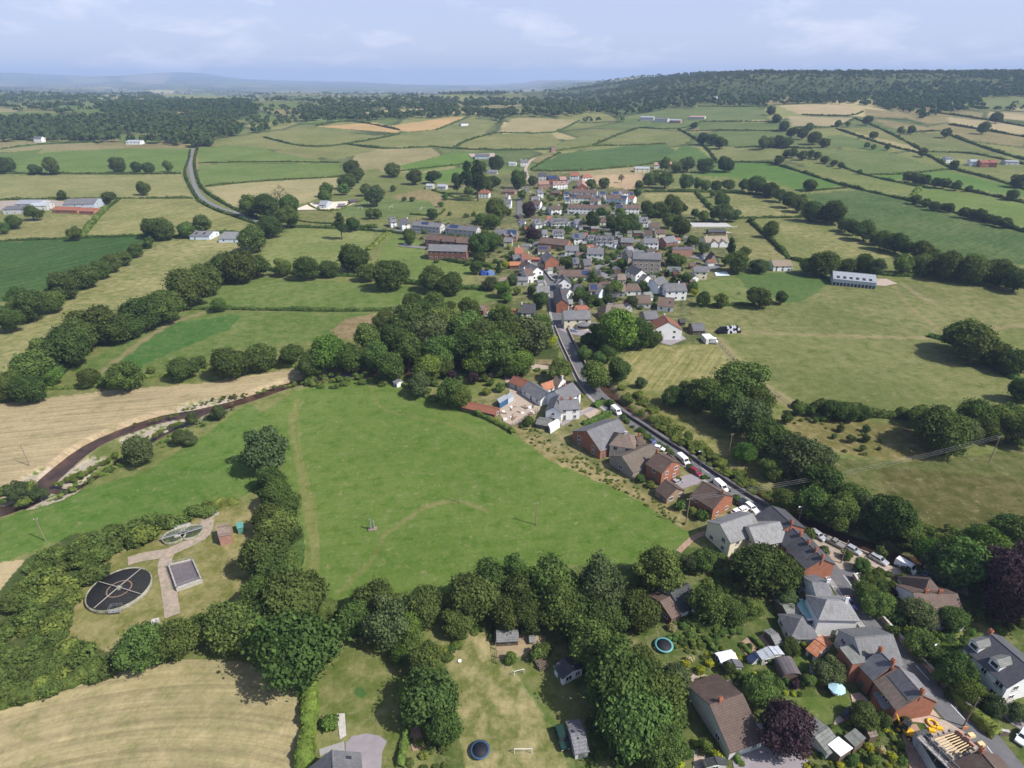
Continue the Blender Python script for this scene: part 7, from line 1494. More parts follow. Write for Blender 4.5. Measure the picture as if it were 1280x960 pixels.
VEH = [
 ('van', 'white van driving past the long brick hall', 'van', 'white', (763, 510), (777, 522), 'van'), ('parked_car', 'dark blue car parked at the corner of the stone barn', 'car', 'blue', (813, 553), (820, 559), 'car'), ('parked_car', 'white car parked by the brick house chimney', 'car', 'white', (819, 561), (828, 563.5), 'car'),
 ('van', 'white pickup van parked beside the brick house gable', 'van', 'white', (846, 571), (861, 584), 'van'), ('parked_car', 'dark red car parked in front of the brick drive', 'estate', 'red', (863.5, 588), (875.5, 596), 'car'), ('parked_car', 'small pale car on the drive above the garage', 'car', 'silver', (842, 606), (851, 601.5), 'car'),
 ('van', 'long white van parked beside the large brown roof', 'van', 'white', (893, 604), (908, 617.5), 'van'), ('parked_car', 'dark blue grey car parked by the small roadside tree', 'car', 'dark', (924, 632), (929, 627), 'car'), ('parked_car', 'left white car in the car park behind the cream warehouse', 'car', 'white', (918, 643), (925, 640), 'car'), ('parked_car', 'middle white car in the car park behind the cream warehouse', 'car', 'white', (925, 640.5), (933, 637), 'car'),
 ('parked_car', 'right white car in the car park nearest the road', 'estate', 'white', (934, 633), (944, 641), 'car'),
 ('parked_car', 'pale silver car first in the layby opposite the terrace', 'estate', 'silver', (1014, 666), (1030, 677), 'car'), ('pickup_truck', 'grey pickup with white canopy in the layby', 'pickup', 'grey', (1052, 685.5), (1034, 676), 'pickup'), ('parked_car', 'silver grey hatchback behind the layby pole', 'car', 'silver', (1059, 685.5), (1073, 693.5), 'car'),
 ('parked_car', 'silver estate car parked by the corner shrubs', 'estate', 'silver', (1090, 697), (1106, 706.5), 'car'), ('van', 'white van parked by the river trees', 'van', 'white', (1122, 706), (1141, 717), 'van'), ('parked_car', 'pale blue car behind the brown tiled bungalow', 'car', 'paleblue', (1153, 718.5), (1168, 724), 'car'),
 ('parked_car', 'purple blue car tucked beside the white hipped house', 'car', 'purple', (1056, 752), (1064, 761), 'car'), ('parked_car', 'dark car on the shaded drive by the parasol lawn', 'car', 'dark', (1056, 898), (1069, 890), 'car'), ('landrover', 'dark green landrover beside the grey felted shed', 'landrover', 'green', (699, 916), (706, 937), 'landrover'), ('parked_car', 'white car at the bottom right corner drive', 'car', 'white', (1281, 918), (1274, 930), 'car'),
 ('campervan', 'teal roofed white camper bus between garage and white house', 'bus', 'white', (997, 763), (1012, 787), 'campervan'), ('motorhome', 'white motorhome parked by the field lean-to', 'motorhome', 'white', (880, 428), (897, 430), 'motorhome'),
 ('parked_car', 'blue and white car on the turning circle below the large white house', 'car', 'paleblue', (762, 311), (769, 311.5), 'car'), ('parked_car', 'white car on the lane left of the brick blocks', 'car', 'white', (504, 306), (512, 307), 'car'), ('parked_car', 'pale blue car in the pub car park', 'car', 'paleblue', (712, 414.5), (722, 415), 'car'), ('parked_car', 'dark car at the right of the pub car park', 'car', 'dark', (732, 411), (740, 412), 'car'), ('parked_car', 'white car in the far corner of the pub car park', 'car', 'white', (741, 413), (746, 410), 'car'),
 ('parked_car', 'red car in the chalet row drive', 'car', 'red', (686, 289), (691, 289.5), 'car'), ('parked_car', 'dark car on main street below the copper beech', 'car', 'dark', (649, 275), (648, 278), 'car'), ('parked_car', 'white car on the upper street corner', 'car', 'white', (661, 242), (664, 240), 'car'), ('parked_car', 'dark blue car below the cottages by the chalet lane', 'car', 'blue', (872, 321), (877, 322), 'car'), ('parked_car', 'pale blue car in front of the dark slate cottage', 'car', 'paleblue', (782, 346.5), (788, 346.5), 'car'),
 ('parked_car', 'dark car on the lane by the flats', 'car', 'dark', (870, 330.5), (876, 330.5), 'car'), ('parked_car', 'blue car on the drive above the grey roofed house', 'car', 'blue', (799, 294), (805, 294), 'car')]

# ------------------------------------------------------------------ other things
WOOD = M('weathered_wood', (.24, .19, .14), .9, .35, 3.0); CONC = M('pale_concrete', (.42, .4, .36), .9, .2, 1.2); GALV = M('galvanised_steel', (.36, .37, .38), .45, .15, 1.5, metal=.5); STONE = WALL['stone']
def at(px, py, h=0): return G(px, py, h)
def pole(name, px, py, h, label, r=.14, arm=0, cat='pole', group='telegraph poles'):
    p = at(px, py); e = empty(name, label, cat, tuple(p), .3, group)
    mb = MB(); mb.tube((0, 0, -.5), (0, 0, h), r, r * .7, 8); mb.build('post', WOOD, e)
    if arm:
        mb = MB(); mb.box((0, 0, h - .35), (arm, .12, .12)); mb.build('crossarm', WOOD, e)
        for x in (-.42, 0, .42):
            mb = MB(); mb.tube((x * arm, 0, h - .3), (x * arm, 0, h - .05), .05, .04, 6); mb.build('insulator', TRIM, e)
    return p
def lamp(px, py, h, label, ang):
    p = at(px, py); e = empty('street_lamp', label, 'street lamp', tuple(p), ang, 'street lamps')
    mb = MB(); mb.tube((0, 0, -.3), (0, 0, h), .08, .055, 8); mb.tube((0, 0, h), (1.1, 0, h + .25), .045, .04, 6); mb.build('post', GALV, e)
    mb = MB(); mb.box((1.3, 0, h + .25), (.7, .26, .14), taper=.8); mb.build('lamp_head', TRIM, e)
def wall_run(name, P, h, w, mat, label, coping=True, cat='wall', k=3):
    L = np.array([G(a, b)[:2] for a, b in smooth_px(P, k)]); mb = MB(); cp = MB()
    c0 = L[0]
    e = empty(name, label, cat, (c0[0], c0[1], 0))
    for a, b in zip(L[:-1], L[1:]):
        d = b - a; n = np.linalg.norm(d)
        if n < .05: continue
        m = (a + b) / 2 - c0; z = float(T(*((a + b) / 2))); an = math.atan2(d[1], d[0])
        mb.box((m[0], m[1], z + h / 2 - .3), (n + .04, w, h + .6), an); cp.box((m[0], m[1], z + h + .05), (n + .08, w + .12, .12), an)
    mb.build('masonry', mat, e)
    if coping: cp.build('coping', CONC, e)
    return e
def fence(P, h, label, step=2.6, k=2, mat=None):
    L = np.array([G(a, b)[:2] for a, b in smooth_px(P, k)]); e = empty('field_fence', label, 'fence', (*L[0], float(T(*L[0]))))
    out = [L[0]]
    for a, b in zip(L[:-1], L[1:]):
        n = max(1, int(np.linalg.norm(b - a) / step)); out += [a + (b - a) * j / n for j in range(1, n + 1)]
    mp = MB(); mr = MB(); z0 = e.location.z
    for i, p in enumerate(out):
        z = float(T(*p)) - z0; q = p - L[0]; mp.box((q[0], q[1], z + h / 2 - .1), (.16, .16, h + .2))
        if i:
            p2 = out[i - 1] - L[0]; z2 = float(T(*out[i - 1])) - z0
            for t in (.35, .7, .98): mr.tube((p2[0], p2[1], z2 + h * t), (q[0], q[1], z + h * t), .05, .05, 4, caps=False)
    mp.build('posts', mat or WOOD, e); mr.build('rails', mat or WOOD, e)

def trampoline(px, py, r, label, rim):
    p = at(px, py, .8); e = empty('trampoline', label, 'trampoline', tuple(p), 0, 'trampolines')
    mb = MB(); mb.lathe([(0, .78), (r * .8, .8), (r * .8, .77), (0, .75)], 28); mb.build('mat', M('black_mesh', (.012, .013, .02), .7, .2), e)
    mb = MB(); mb.lathe([(r * .8, .84), (r, .86), (r, .78), (r * .8, .77), (r * .8, .84)], 28); mb.build('pad', rim, e)
    for i in range(6):
        a = i * math.pi / 3; mb = MB(); mb.tube((r * .95 * math.cos(a), r * .95 * math.sin(a), -.1), (r * .95 * math.cos(a), r * .95 * math.sin(a), .8), .03, .03, 6); mb.build('leg', GALV, e)
def goal(p0, p1, h, label, group='goals'):
    a, b = at(*p0), at(*p1); e = empty('goal', label, 'goal', tuple((a + b) / 2), math.atan2(b[1] - a[1], b[0] - a[0]), group); L = np.linalg.norm((b - a)[:2]); r = .06 if h < 2 else .1
    mb = MB(); mb.tube((-L / 2, 0, h), (L / 2, 0, h), r, r, 6)
    mb.build('crossbar', TRIM, e)
    for s in (-1, 1):
        mb = MB(); mb.tube((s * L / 2, 0, -.1), (s * L / 2, 0, h), r, r, 6); mb.tube((s * L / 2, 0, h), (s * L / 2, h * .6, 0), r * .6, r * .6, 6); mb.build('post', TRIM, e)
def quadruped(px, py, ang, mat, label):
    p = at(px, py); e = empty('horse', label, 'horse', tuple(p), ang, 'grazing horses')
    me = bpy.data.meshes.new('body')
    V = [(0, 0, 1.25), (.55, 0, 1.25), (.95, 0, 1.35), (1.25, 0, 1.05), (1.5, 0, .55), (1.72, 0, .3), (-.6, 0, 1.3), (-.85, 0, 1.05), (-.95, 0, .6)]
    R = [.3, .3, .2, .16, .13, .08, .3, .06, .03]; E = [(0, 1), (1, 2), (2, 3), (3, 4), (4, 5), (0, 6), (6, 7), (7, 8)]
    for x, s in ((.55, 1), (.55, -1), (-.6, 1), (-.6, -1)):
        i = len(V); dx = .0 if x > 0 else -.12
        V += [(x, s * .2, .85), (x + dx, s * .2, .45), (x + dx * .6, s * .2, .05)]; R += [.13, .07, .06]; E += [(1 if x > 0 else 6, i), (i, i + 1), (i + 1, i + 2)]
    me.from_pydata(V, E, []); o = mk('body', me, e)
    sk = o.modifiers.new('skin', 'SKIN')
    for i, d in enumerate(me.skin_vertices[0].data): d.radius = (R[i], R[i]); d.use_root = i == 0
    o.modifiers.new('sub', 'SUBSURF').levels = 1; o.modifiers['sub'].render_levels = 2
    dg = bpy.context.evaluated_depsgraph_get(); m2 = bpy.data.meshes.new_from_object(o.evaluated_get(dg)); o.modifiers.clear(); o.data = m2; m2.materials.clear(); m2.materials.append(mat)

def build_things():
    for v in VEH: vehicle(*v, roof='teal' if v[0] == 'campervan' else 'white' if v[0] == 'pickup_truck' and False else None)
    # trailers and boats
    flat('horse_trailer', 'white box trailer on the villa lawn edge', [(685, 530), (697, 523.5), (700.5, 528), (688, 536)], 2.2, 'white', 'white', 'trailer')
    a, b = at(703, 524), at(709, 521); e = empty('rowing_boat', 'upturned green boat beside the white trailer', 'boat', tuple((a + b) / 2), math.atan2(b[1] - a[1], b[0] - a[0]))
    mb = MB(); n = 9
    for i in range(n): pass
    sec = [(-1.9, .05), (-1.4, .5), (-.5, .75), (.6, .75), (1.5, .55), (1.9, .35)]
    V = []; 
    for x, w in sec:
        for t in range(7): u = math.pi * t / 6; V.append((x, w * math.cos(u), .6 * math.sin(u) * (.6 + .4 * w / .75)))
    mb.add(V, [(i * 7 + j, i * 7 + j + 1, i * 7 + 8 + j, i * 7 + 7 + j) for i in range(5) for j in range(6)], 0, True); mb.build('hull', M('green_boat_paint', (.12, .4, .16), .5, .15), e)
    mb = MB(); mb.box((0, 0, .62), (3.2, .08, .1)); mb.build('keel', TRIM, e)
    p = at(821, 594); e = empty('dinghy', 'white dinghy under a cover behind the brick house', 'boat', tuple(p), .35); V = []
    for x, w in [(-2.6, 1.0), (-1, 1.25), (.8, 1.15), (2.0, .7), (2.7, .08)]:
        for t in range(7): u = math.pi * t / 6; V.append((x, w * math.cos(u), 1.3 - 1.0 * math.sin(u)))
    mb = MB(); mb.add(V, [(i * 7 + j, i * 7 + j + 1, i * 7 + 8 + j, i * 7 + 7 + j) for i in range(4) for j in range(6)] + [(0, 1, 2, 3, 4, 5, 6)], 0, True); mb.build('hull', PAINT['white'], e)
    mb = MB(); mb.add([(-2.6, -1, 1.3), (-2.6, 1, 1.3), (2.7, 0, 1.3), (-2.4, 0, 1.9), (1.2, 0, 1.75)], [(0, 3, 4, 2), (1, 2, 4, 3), (0, 1, 3)]); mb.build('cover', M('boat_cover', (.66, .68, .72), .8, .15), e)
    BT = M('blue_tarpaulin', (.03, .07, .3), .6, .2)
    for q, lab in (((604, 343), 'left dark blue covered trailer in the paddock'), ((613.5, 343), 'right pale blue tent in the paddock')):
        p = at(*q); e = tag(MB().build('x', BT), None) if False else None
        mb = MB(); mb.prism([(-2.2, 0), (2.2, 0), (2.0, 1.6), (0, 2.6), (-2.0, 1.6)], -2.5, 2.5); o = mb.build('tent', BT if 'left' in lab else M('pale_tent', (.14, .24, .5), .7, .1), None, tuple(p), .3); tag(o, lab, 'tent')
    # garden things
    trampoline(830, 806, 2.1, 'trampoline with turquoise rim beside the white flowering bush', M('turquoise_pad', (.1, .3, .3), .6, .1)); trampoline(600, 937, 1.9, 'trampoline with blue rim on the long grass paddock', M('blue_pad', (.03, .07, .13), .6, .1))
    p = at(1043, 867.5); e = empty('parasol', 'pale blue parasol open on the curved lawn', 'parasol', tuple(p)); mb = MB(); mb.tube((0, 0, -.2), (0, 0, 2.7), .035, .03, 8); mb.build('pole', WOOD, e)
    mb = MB(); n = 8; R = 1.75; V = [(R * math.cos(2 * math.pi * i / n), R * math.sin(2 * math.pi * i / n), 2.05) for i in range(n)] + [(0, 0, 2.75)]; V += [(x, y, z - .04) for x, y, z in V]
    mb.add(V, [(i, (i + 1) % n, n) for i in range(n)] + [(n + 1 + (i + 1) % n, n + 1 + i, 2 * n + 1) for i in range(n)]); mb.build('canopy', M('pale_blue_canvas', (.36, .55, .62), .85, .08), e)
    mb = MB(); mb.lathe([(0, 0), (.9, 0), (.9, .06), (0, .06)], 16, (0, 0, .7)); mb.build('table', TRIM, e)
    goal((643, 845), (655, 842), 1.5, 'white goal at the top of the mown strip', 'garden goals'); goal((643, 942), (665, 942), 1.5, 'white goal in the long grass at the bottom', 'garden goals')
    goal((448, 261.5), (453, 261.5), 2.2, 'near left goal on the sports pitch', 'pitch goals'); goal((461, 254.5), (466, 254.5), 2.2, 'far left goal on the sports pitch', 'pitch goals'); goal((487, 261.5), (491, 260), 2.2, 'middle goal on the sports pitch', 'pitch goals'); goal((525, 264), (528, 262), 2.2, 'right goal on the sports pitch', 'pitch goals')
    p = at(575, 827); mb = MB(); mb.lathe([(0, .08), (.3, .07), (.4, .16), (.46, .28), (.43, .28), (.38, .18), (0, .12)], 16); tag(mb.build('satellite_dish', TRIM, None, tuple(p)), 'round white dish lying in the long grass', 'dish')
    r = random.Random(5); p = at(676, 831); e = empty('log_pile', 'pile of cut logs below the hen run', 'log pile', tuple(p), .35)
    for i in range(16):
        row = 0 if i < 7 else 1 if i < 13 else 2; k = i - (0, 7, 13)[row]; mb = MB(); mb.tube((-1.0 + r.uniform(-.1, .1), 0, 0), (1.0, 0, 0), .2, .17, 8); mb.build('log', BARK, e, ((r.uniform(-.2, .2)), k * .42 + row * .2 - 1.4, .2 + row * .36))
    fence([(618, 795), (620, 812), (622, 830)], 1.6, 'wire fence on the left side of the hen run', 1.5); fence([(897, 426), (920, 452), (950, 480), (975, 497), (994, 512)], 1.2, 'post and rail fence along the dry track', 3.0); fence([(640, 534), (652, 528), (672, 515)], 2, 'boarded fence closing the yard', 1.2)
    fence([(847, 372), (853, 372), (853, 388), (843, 386)], 1.6, 'dark fence round the vegetable cage beside the skylight bungalow', 2.5); fence([(855, 285), (905, 285), (921, 284)], 1.3, 'white rail fence of the riding arena', 3.0, mat=TRIM)
    # poles, lamps, wires
    pole('utility_pole', 37, 582, 8.3, 'lone pole in the tan hay field', .16, 0); pole('utility_pole', 670, 656, 8, 'pole standing in the right of the big meadow', .15, 1.4); p1 = pole('utility_pole', 857, 655, 9.5, 'pole with cross arm at the meadow corner', .16, 2.0)
    pole('utility_pole', 574, 628, 7, 'slim pole in the middle of the big meadow', .12, 0); pole('utility_pole', 1204, 908, 9, 'tall pole beside the roadside wall at the roofless house', .15, 0); pole('utility_pole', 1051, 704, 8, 'pole on the island by the layby', .15, 0); pole('utility_pole', 910, 570, 9, 'pole on the rough river bank', .15, 1.2); p2 = pole('utility_pole', 1236, 578, 10.5, 'leaning pole by the kitchen garden plot', .16, 2.0)
    pole('utility_pole', 320, 592, 7, 'grey pole behind the big willow', .14, 1.0); pole('utility_pole', 57, 676, 8, 'pole in the thicket left of the filter bed', .14, 1.0); pole('utility_pole', 324, 658, 7, 'pole right of the green kiosk', .13, 0); pole('utility_pole', 833, 512, 8, 'pole among the bank shrubs by the straw meadow', .14, 0); pole('utility_pole', 972, 262 - 128, 12, 'thin mast at the top of the diagonal belt', .2, 0); pole('radio_mast', 1090, 99, 28, 'tall thin mast on the ridge forest', .4, 0, 'mast', None)
    p = at(466, 662); e = empty('feed_hopper', 'twin grey posts on a brick base in the big meadow', 'hopper', tuple(p), .2); mb = MB(); mb.box((0, 0, .1), (2.4, 1.4, .6)); mb.build('base', WOOD, e)
    for x in (-.5, .4): mb = MB(); mb.tube((x, 0, .4), (x, 0, 3.4 - x), .22, .2, 8); mb.build('post', GALV, e)
    for (px, py, h, lab, an) in ((875.5, 583, 6, 'street lamp on the river wall by the dark red car', 3.4), (997, 655, 6.5, 'street lamp on the river wall by the slate house', 3.6), (1161, 829, 6.5, 'street lamp inside the roadside wall at the long white house', 3.7), (1068, 738, 6, 'white headed street lamp at the corner garden', 3.5)): lamp(px, py, h, lab, an)
    WIRE = M('bare_wire', (.3, .3, .31), .5, .1)
    e = empty('power_line', 'three bare wires crossing the river to the kitchen garden pole', 'power line', (p1[0], p1[1], 0))
    for k in (-.8, 0, .8):
        mb = MB(); q0 = np.array([0, k, p1[2] + 9.4]); q1 = np.array([p2[0] - p1[0], p2[1] - p1[1] + k, p2[2] + 10.4]); pr = q0
        for i in range(1, 17):
            t = i / 16; q = q0 * (1 - t) + q1 * t; q[2] -= 4 * 2.2 * t * (1 - t); mb.tube(pr, q, .02, .02, 4, caps=False); pr = q
        mb.build('wire', WIRE, e)
    # wrapped bales
    BW = [M('white_wrap', (.62, .63, .68), .35, .1), M('black_wrap', (.015, .016, .022), .35, .2)]
    mb = MB(); mb.tube((0, -.6, 0), (0, .6, 0), .62, .62, 14); ms = [mb.mesh('bale', m) for m in BW]
    a, b = at(897, 417.5), at(928, 415.5); d = (b - a)[:2]; L = np.linalg.norm(d); d /= L; nr = np.array([-d[1], d[0]]); an = math.atan2(d[1], d[0]); r = random.Random(3); n = int(L / 1.26)
    for lay in range(3):
        for row in range(3 - lay):
            for i in range(n - lay):
                q = a[:2] + d * ((i + .5 + lay * .5) * 1.26) + nr * ((row + lay * .5) * 1.24)
                dark = (i < 3) or r.random() < .45
                o = mk('wrapped_bale', ms[1 if dark else 0], None, (q[0], q[1], float(T(*q)) + .6 + lay * 1.08), an)
                tag(o, ('black' if dark else 'white') + ' wrapped round bale in the long stack by the lean-to', 'hay bale', ('black' if dark else 'white') + ' bales of the stack')
    quadruped(892, 371.5, .4, M('chestnut_coat', (.3, .16, .08), .8, .15), 'tan horse grazing between two round trees in the horse paddock'); quadruped(924, 368.5, 2.6, M('bay_coat', (.14, .05, .025), .8, .15), 'red brown horse grazing in the dark lush paddock')
    # mini digger and materials
    YEL = M('digger_yellow', (.7, .4, .02), .45, .12); p = at(1131, 916); e = empty('backhoe_digger', 'yellow digger at work behind the roofless house', 'digger', tuple(p), -1.0)
    mb = MB(); mb.box((0, 0, 1.0), (2.6, 1.5, .7)); mb.box((1.2, 0, 1.15), (1.2, 1.2, .6), taper=.85); mb.build('body', YEL, e)
    mb = MB(); mb.box((-.3, 0, 2.0), (1.3, 1.35, 1.3), taper=.85); mb.box((-.3, 0, 2.7), (1.25, 1.3, .1)); mb.build('cab', CGLASS, e)
    for x, rr in ((-.9, .75), (1.2, .5)):
        for s in (-1, 1): mb = MB(); mb.tube((x, s * .65, rr), (x, s * 1.05, rr), rr, rr, 14); w = mb.build('wheel', TYRE, e); mb = MB(); mb.tube((x, s * .68, rr), (x, s * 1.07, rr), rr * .5, rr * .5, 10); mb.build('rim', YEL, w)
    mb = MB(); mb.tube((-1.3, 0, 1.3), (-2.6, 0, 3.0), .17, .15, 6); mb.tube((-2.6, 0, 3.0), (-4.0, 0, 1.6), .15, .12, 6); mb.build('boom', YEL, e); mb = MB(); mb.prism([(-4.5, .7), (-3.7, .9), (-3.8, 1.7), (-4.2, 1.5)], -.4, .4); mb.build('bucket', YEL, e)
    mb = MB(); mb.prism([(2.2, .2), (3.0, .2), (2.9, .35), (2.4, .95), (2.2, .95)], -1.05, 1.05); mb.build('loader_shovel', YEL, e)
    rr = random.Random(2)
    for (px, py, k, lab) in ((1165, 904, 'ring', 'yellow coil of pipe beside the roofless house'), (1165, 913, 'bag', 'flat yellow sack of sand by the roofless house'), (1174, 910, 'bag', 'long yellow sack beside the coil of pipe'), (1214, 919, 'bag', 'cream sack on the verge by the tall pole'), (1226, 930, 'bag', 'cream sack near the brick chimney by the road'), (1206, 911, 'crate', 'small orange barrier at the foot of the tall pole')):
        p = at(px, py, .3); mb = MB()
        if k == 'ring': mb.lathe([(.7, .1), (.95, .1), (1.05, .35), (.95, .6), (.7, .6), (.6, .35), (.7, .1)], 16); o = mb.build('pipe_coil', YEL, None, tuple(p))
        elif k == 'bag': mb.box((0, 0, .3), (1.6, 1.0, .6), taper=.75); o = mb.build('sand_bag', YEL if 'yellow' in lab else M('cream_sack', (.6, .48, .26), .9, .15), None, tuple(p), rr.uniform(0, 3))
        else: mb.box((0, 0, .5), (1.0, .12, 1.0)); mb.box((-.4, 0, .0), (.1, .6, .1)); mb.box((.4, 0, .0), (.1, .6, .1)); o = mb.build('barrier', M('orange_barrier', (.6, .28, .1), .7, .1), None, tuple(p))
        tag(o, lab, {'ring': 'pipe coil', 'bag': 'sack', 'crate': 'barrier'}[k])
    # yard clutter
    for i in range(26):
        px, py = rr.uniform(628, 668), rr.uniform(508, 524); py += (px - 648) * -.1
        p = at(px, py); mb = MB(); k = rr.random(); s = rr.uniform(.5, 1.3)
        if k < .5: mb.box((0, 0, .3 * s), (s * 1.5, s, .6 * s), taper=.8)
        else:
            for j in range(4): mb.tube((-1.3 * s, (j % 2) * .3 - .15, .12 + .2 * (j // 2)), (1.3 * s, (j % 2) * .3 - .15 + .1, .12 + .2 * (j // 2)), .09, .09, 6)
        o = mb.build('building_sack' if k < .5 else 'timber_stack', TRIM if k < .35 else WOOD if k > .7 else M('rust_sheet', (.3, .14, .08), .8, .3), None, tuple(p), rr.uniform(0, 3.1))
        tag(o, 'bulky sack or block lying in the builders yard' if k < .5 else 'stack of poles lying in the builders yard', 'sack' if k < .5 else 'timber stack', 'clutter of the builders yard')
    # sewage works
    p = at(149, 736, .9); R = 7.3; e = empty('filter_bed', 'large round black filter bed with four pale arms', 'filter bed', tuple(p), math.atan2(*(at(119, 759) - at(176, 711))[1::-1]))
    mb = MB(); mb.lathe([(R - .25, -.5), (R, -.5), (R, 1.2), (R - .25, 1.2), (R - .25, -.5)], 64); mb.build('ring_wall', M('mossy_concrete', (.27, .26, .2), .9, .35, 1.0, col2=(.13, .14, .07), thr=(.45, .65)), e)
    mb = MB(); mb.lathe([(0, .95), (R - .3, .95), (R - .3, .6), (0, .6)], 64); mb.build('media', M('black_clinker', (.018, .018, .018), .95, .5, 4.0, col2=(.06, .06, .045), thr=(.55, .75)), e)
    for i in range(4): a = i * math.pi / 2; mb = MB(); mb.tube((.6 * math.cos(a), .6 * math.sin(a), 1.5), (R * .95 * math.cos(a), R * .95 * math.sin(a), 1.4), .13, .1, 6); mb.build('spray_arm', M('arm_steel', (.3, .27, .24), .6, .15), e)
    mb = MB(); mb.lathe([(0, 1.9), (.4, 1.8), (.6, 1.5), (.8, .9), (0, .9)], 16); mb.build('centre_column', M('mossy_concrete'), e)
    mb = MB(); mb.lathe([(2.6, .96), (2.75, 1.05), (2.9, .96)], 32); mb.build('inner_ring', M('rusty_ring', (.2, .13, .09), .9, .2), e)
    p = at(146, 765); e = empty('access_platform', 'grey railed steel platform at the filter bed edge', 'platform', tuple(p), .15); mb = MB(); mb.box((0, 0, .8), (2.6, 1.9, .12)); mb.build('deck', GALV, e); mb = MB()
    for x in (-1.25, 0, 1.25):
        for y in (-.9, .9): mb.tube((x, y, -.2), (x, y, 1.9), .04, .04, 5)
    for z in (1.35, 1.9):
        for y in (-.9, .9): mb.tube((-1.25, y, z), (1.25, y, z), .035, .035, 5)
        mb.tube((-1.25, -.9, z), (-1.25, .9, z), .035, .035, 5)
    mb.build('railing', GALV, e)
    P = [(211, 707), (241, 700), (252, 725), (221, 736)]
    e, ro, ins = flat('settling_bed', 'square dark walled sludge bed right of the concrete track', P, .9, 'pale', 'brownfelt', 'sludge bed', over=.02, parts=('bed_wall', 'sludge'))
    for i in range(4):
        a, b = ins[i], ins[(i + 1) % 4]; m = (a + b) / 2; L = np.linalg.norm((b - a)[:2]); mb = MB(); mb.box((0, 0, .55), (L + .3, .3, 1.5)); o = mb.build('rim_wall', CONC, e, (m[0], m[1], m[2] * 0)); o.rotation_euler.z = math.atan2(b[1] - a[1], b[0] - a[0])
        mb = MB()
        for t in np.linspace(-L / 2, L / 2, 5): mb.tube((t, 0, 1.2), (t, 0, 2.2), .04, .04, 5)
        for z in (1.75, 2.2): mb.tube((-L / 2, 0, z), (L / 2, 0, z), .035, .035, 5)
        o2 = mb.build('railing', GALV, e, (m[0], m[1], 0)); o2.rotation_euler.z = o.rotation_euler.z
    for (px, py, lab) in ((217.5, 670, 'left small round settling tank with a walkway'), (239, 664.5, 'right small round settling tank with a walkway')):
        p = at(px, py, .7); R = 3.1; e = empty('settling_tank', lab, 'settling tank', tuple(p), .5, 'settling tanks')
        mb = MB(); mb.lathe([(R - .3, -.5), (R, -.5), (R, .95), (R - .3, .95), (R - .3, -.5)], 32); mb.build('ring_wall', M('mossy_concrete'), e); mb = MB(); mb.lathe([(0, .55), (R - .25, .55)], 32); mb.build('water', M('green_scum', (.085, .11, .025), .6, .3, 1.5, col2=(.035, .04, .035), thr=(.4, .6)), e)
        mb = MB(); mb.box((0, 0, 1.05), (2 * R + .4, .7, .12)); mb.build('walkway', M('dull_steel', (.24, .24, .24), .6, .2), e); mb = MB()
        for s in (-.33, .33):
            mb.tube((-R, s, 1.9), (R, s, 1.9), .035, .035, 5)
            for x in np.linspace(-R, R, 6): mb.tube((x, s, 1.05), (x, s, 1.9), .03, .03, 5)
        mb.build('railing', GALV, e)
    p = at(229, 661); e = empty('valve_box', 'grey railed concrete box behind the settling tanks', 'valve box', tuple(p), .45); mb = MB(); mb.box((0, 0, .5), (4.2, 1.0, 1.2)); mb.build('box', CONC, e); mb = MB()
    for x in (-2, -1, 0, 1, 2): mb.tube((x, -.45, 1), (x, -.45, 2), .035, .035, 5)
    mb.tube((-2, -.45, 2), (2, -.45, 2), .035, .035, 5); mb.build('railing', GALV, e)
    for (px, py, lab) in ((270, 643, 'small grey box above the pump house'), (195, 779, 'small grey box at the end of the concrete track'), (223, 672, 'low grey chamber between the settling tanks')):
        mb = MB(); mb.box((0, 0, .4), (1.5, 1.1, 1.1)); mb.box((0, 0, .98), (1.6, 1.2, .08)); tag(mb.build('inspection_box', CONC, None, tuple(at(px, py)), .3), lab, 'box')
    # walls
    wall_run('river_wall', [(752, 499), (772, 513), (800, 531), (830, 551), (860, 570), (905, 601), (957, 634)], 1.2, .45, M('dark_wall_stone', (.1, .085, .09), .95, .35, 2.0), 'long dark stone wall between road and river', False)
    wall_run('river_wall', [(985, 655), (1000, 659), (1015, 665), (1035, 673), (1060, 684), (1085, 694)], .9, .4, WALL['stone'], 'low stone wall behind the layby cars', False)
    wall_run('roadside_wall', [(1066, 722), (1090, 761), (1120, 796), (1152, 829), (1200, 879), (1240, 914), (1258, 920)], 1.5, .45, M('brown_wall_stone', (.27, .2, .16), .95, .35, 2.0), 'curving brown stone wall on the right of the road')
    wall_run('garden_wall', [(1030, 786), (1062, 784)], 1.0, .3, WALL['pink'], 'low pink wall below the white hipped house'); wall_run('garden_wall', [(611, 471), (627, 470)], 1.6, .4, WALL['buff'], 'stone wall end at the top of the yard'); wall_run('garden_wall', [(700, 522), (706, 518)], 2, .3, WALL['brick'], 'short brick wall beside the green boat')
    wall_run('garden_wall', [(681, 339), (690, 351), (696, 352)], 1.4, .4, WALL['stone'], 'curved stone wall of the chapel garden on main street')

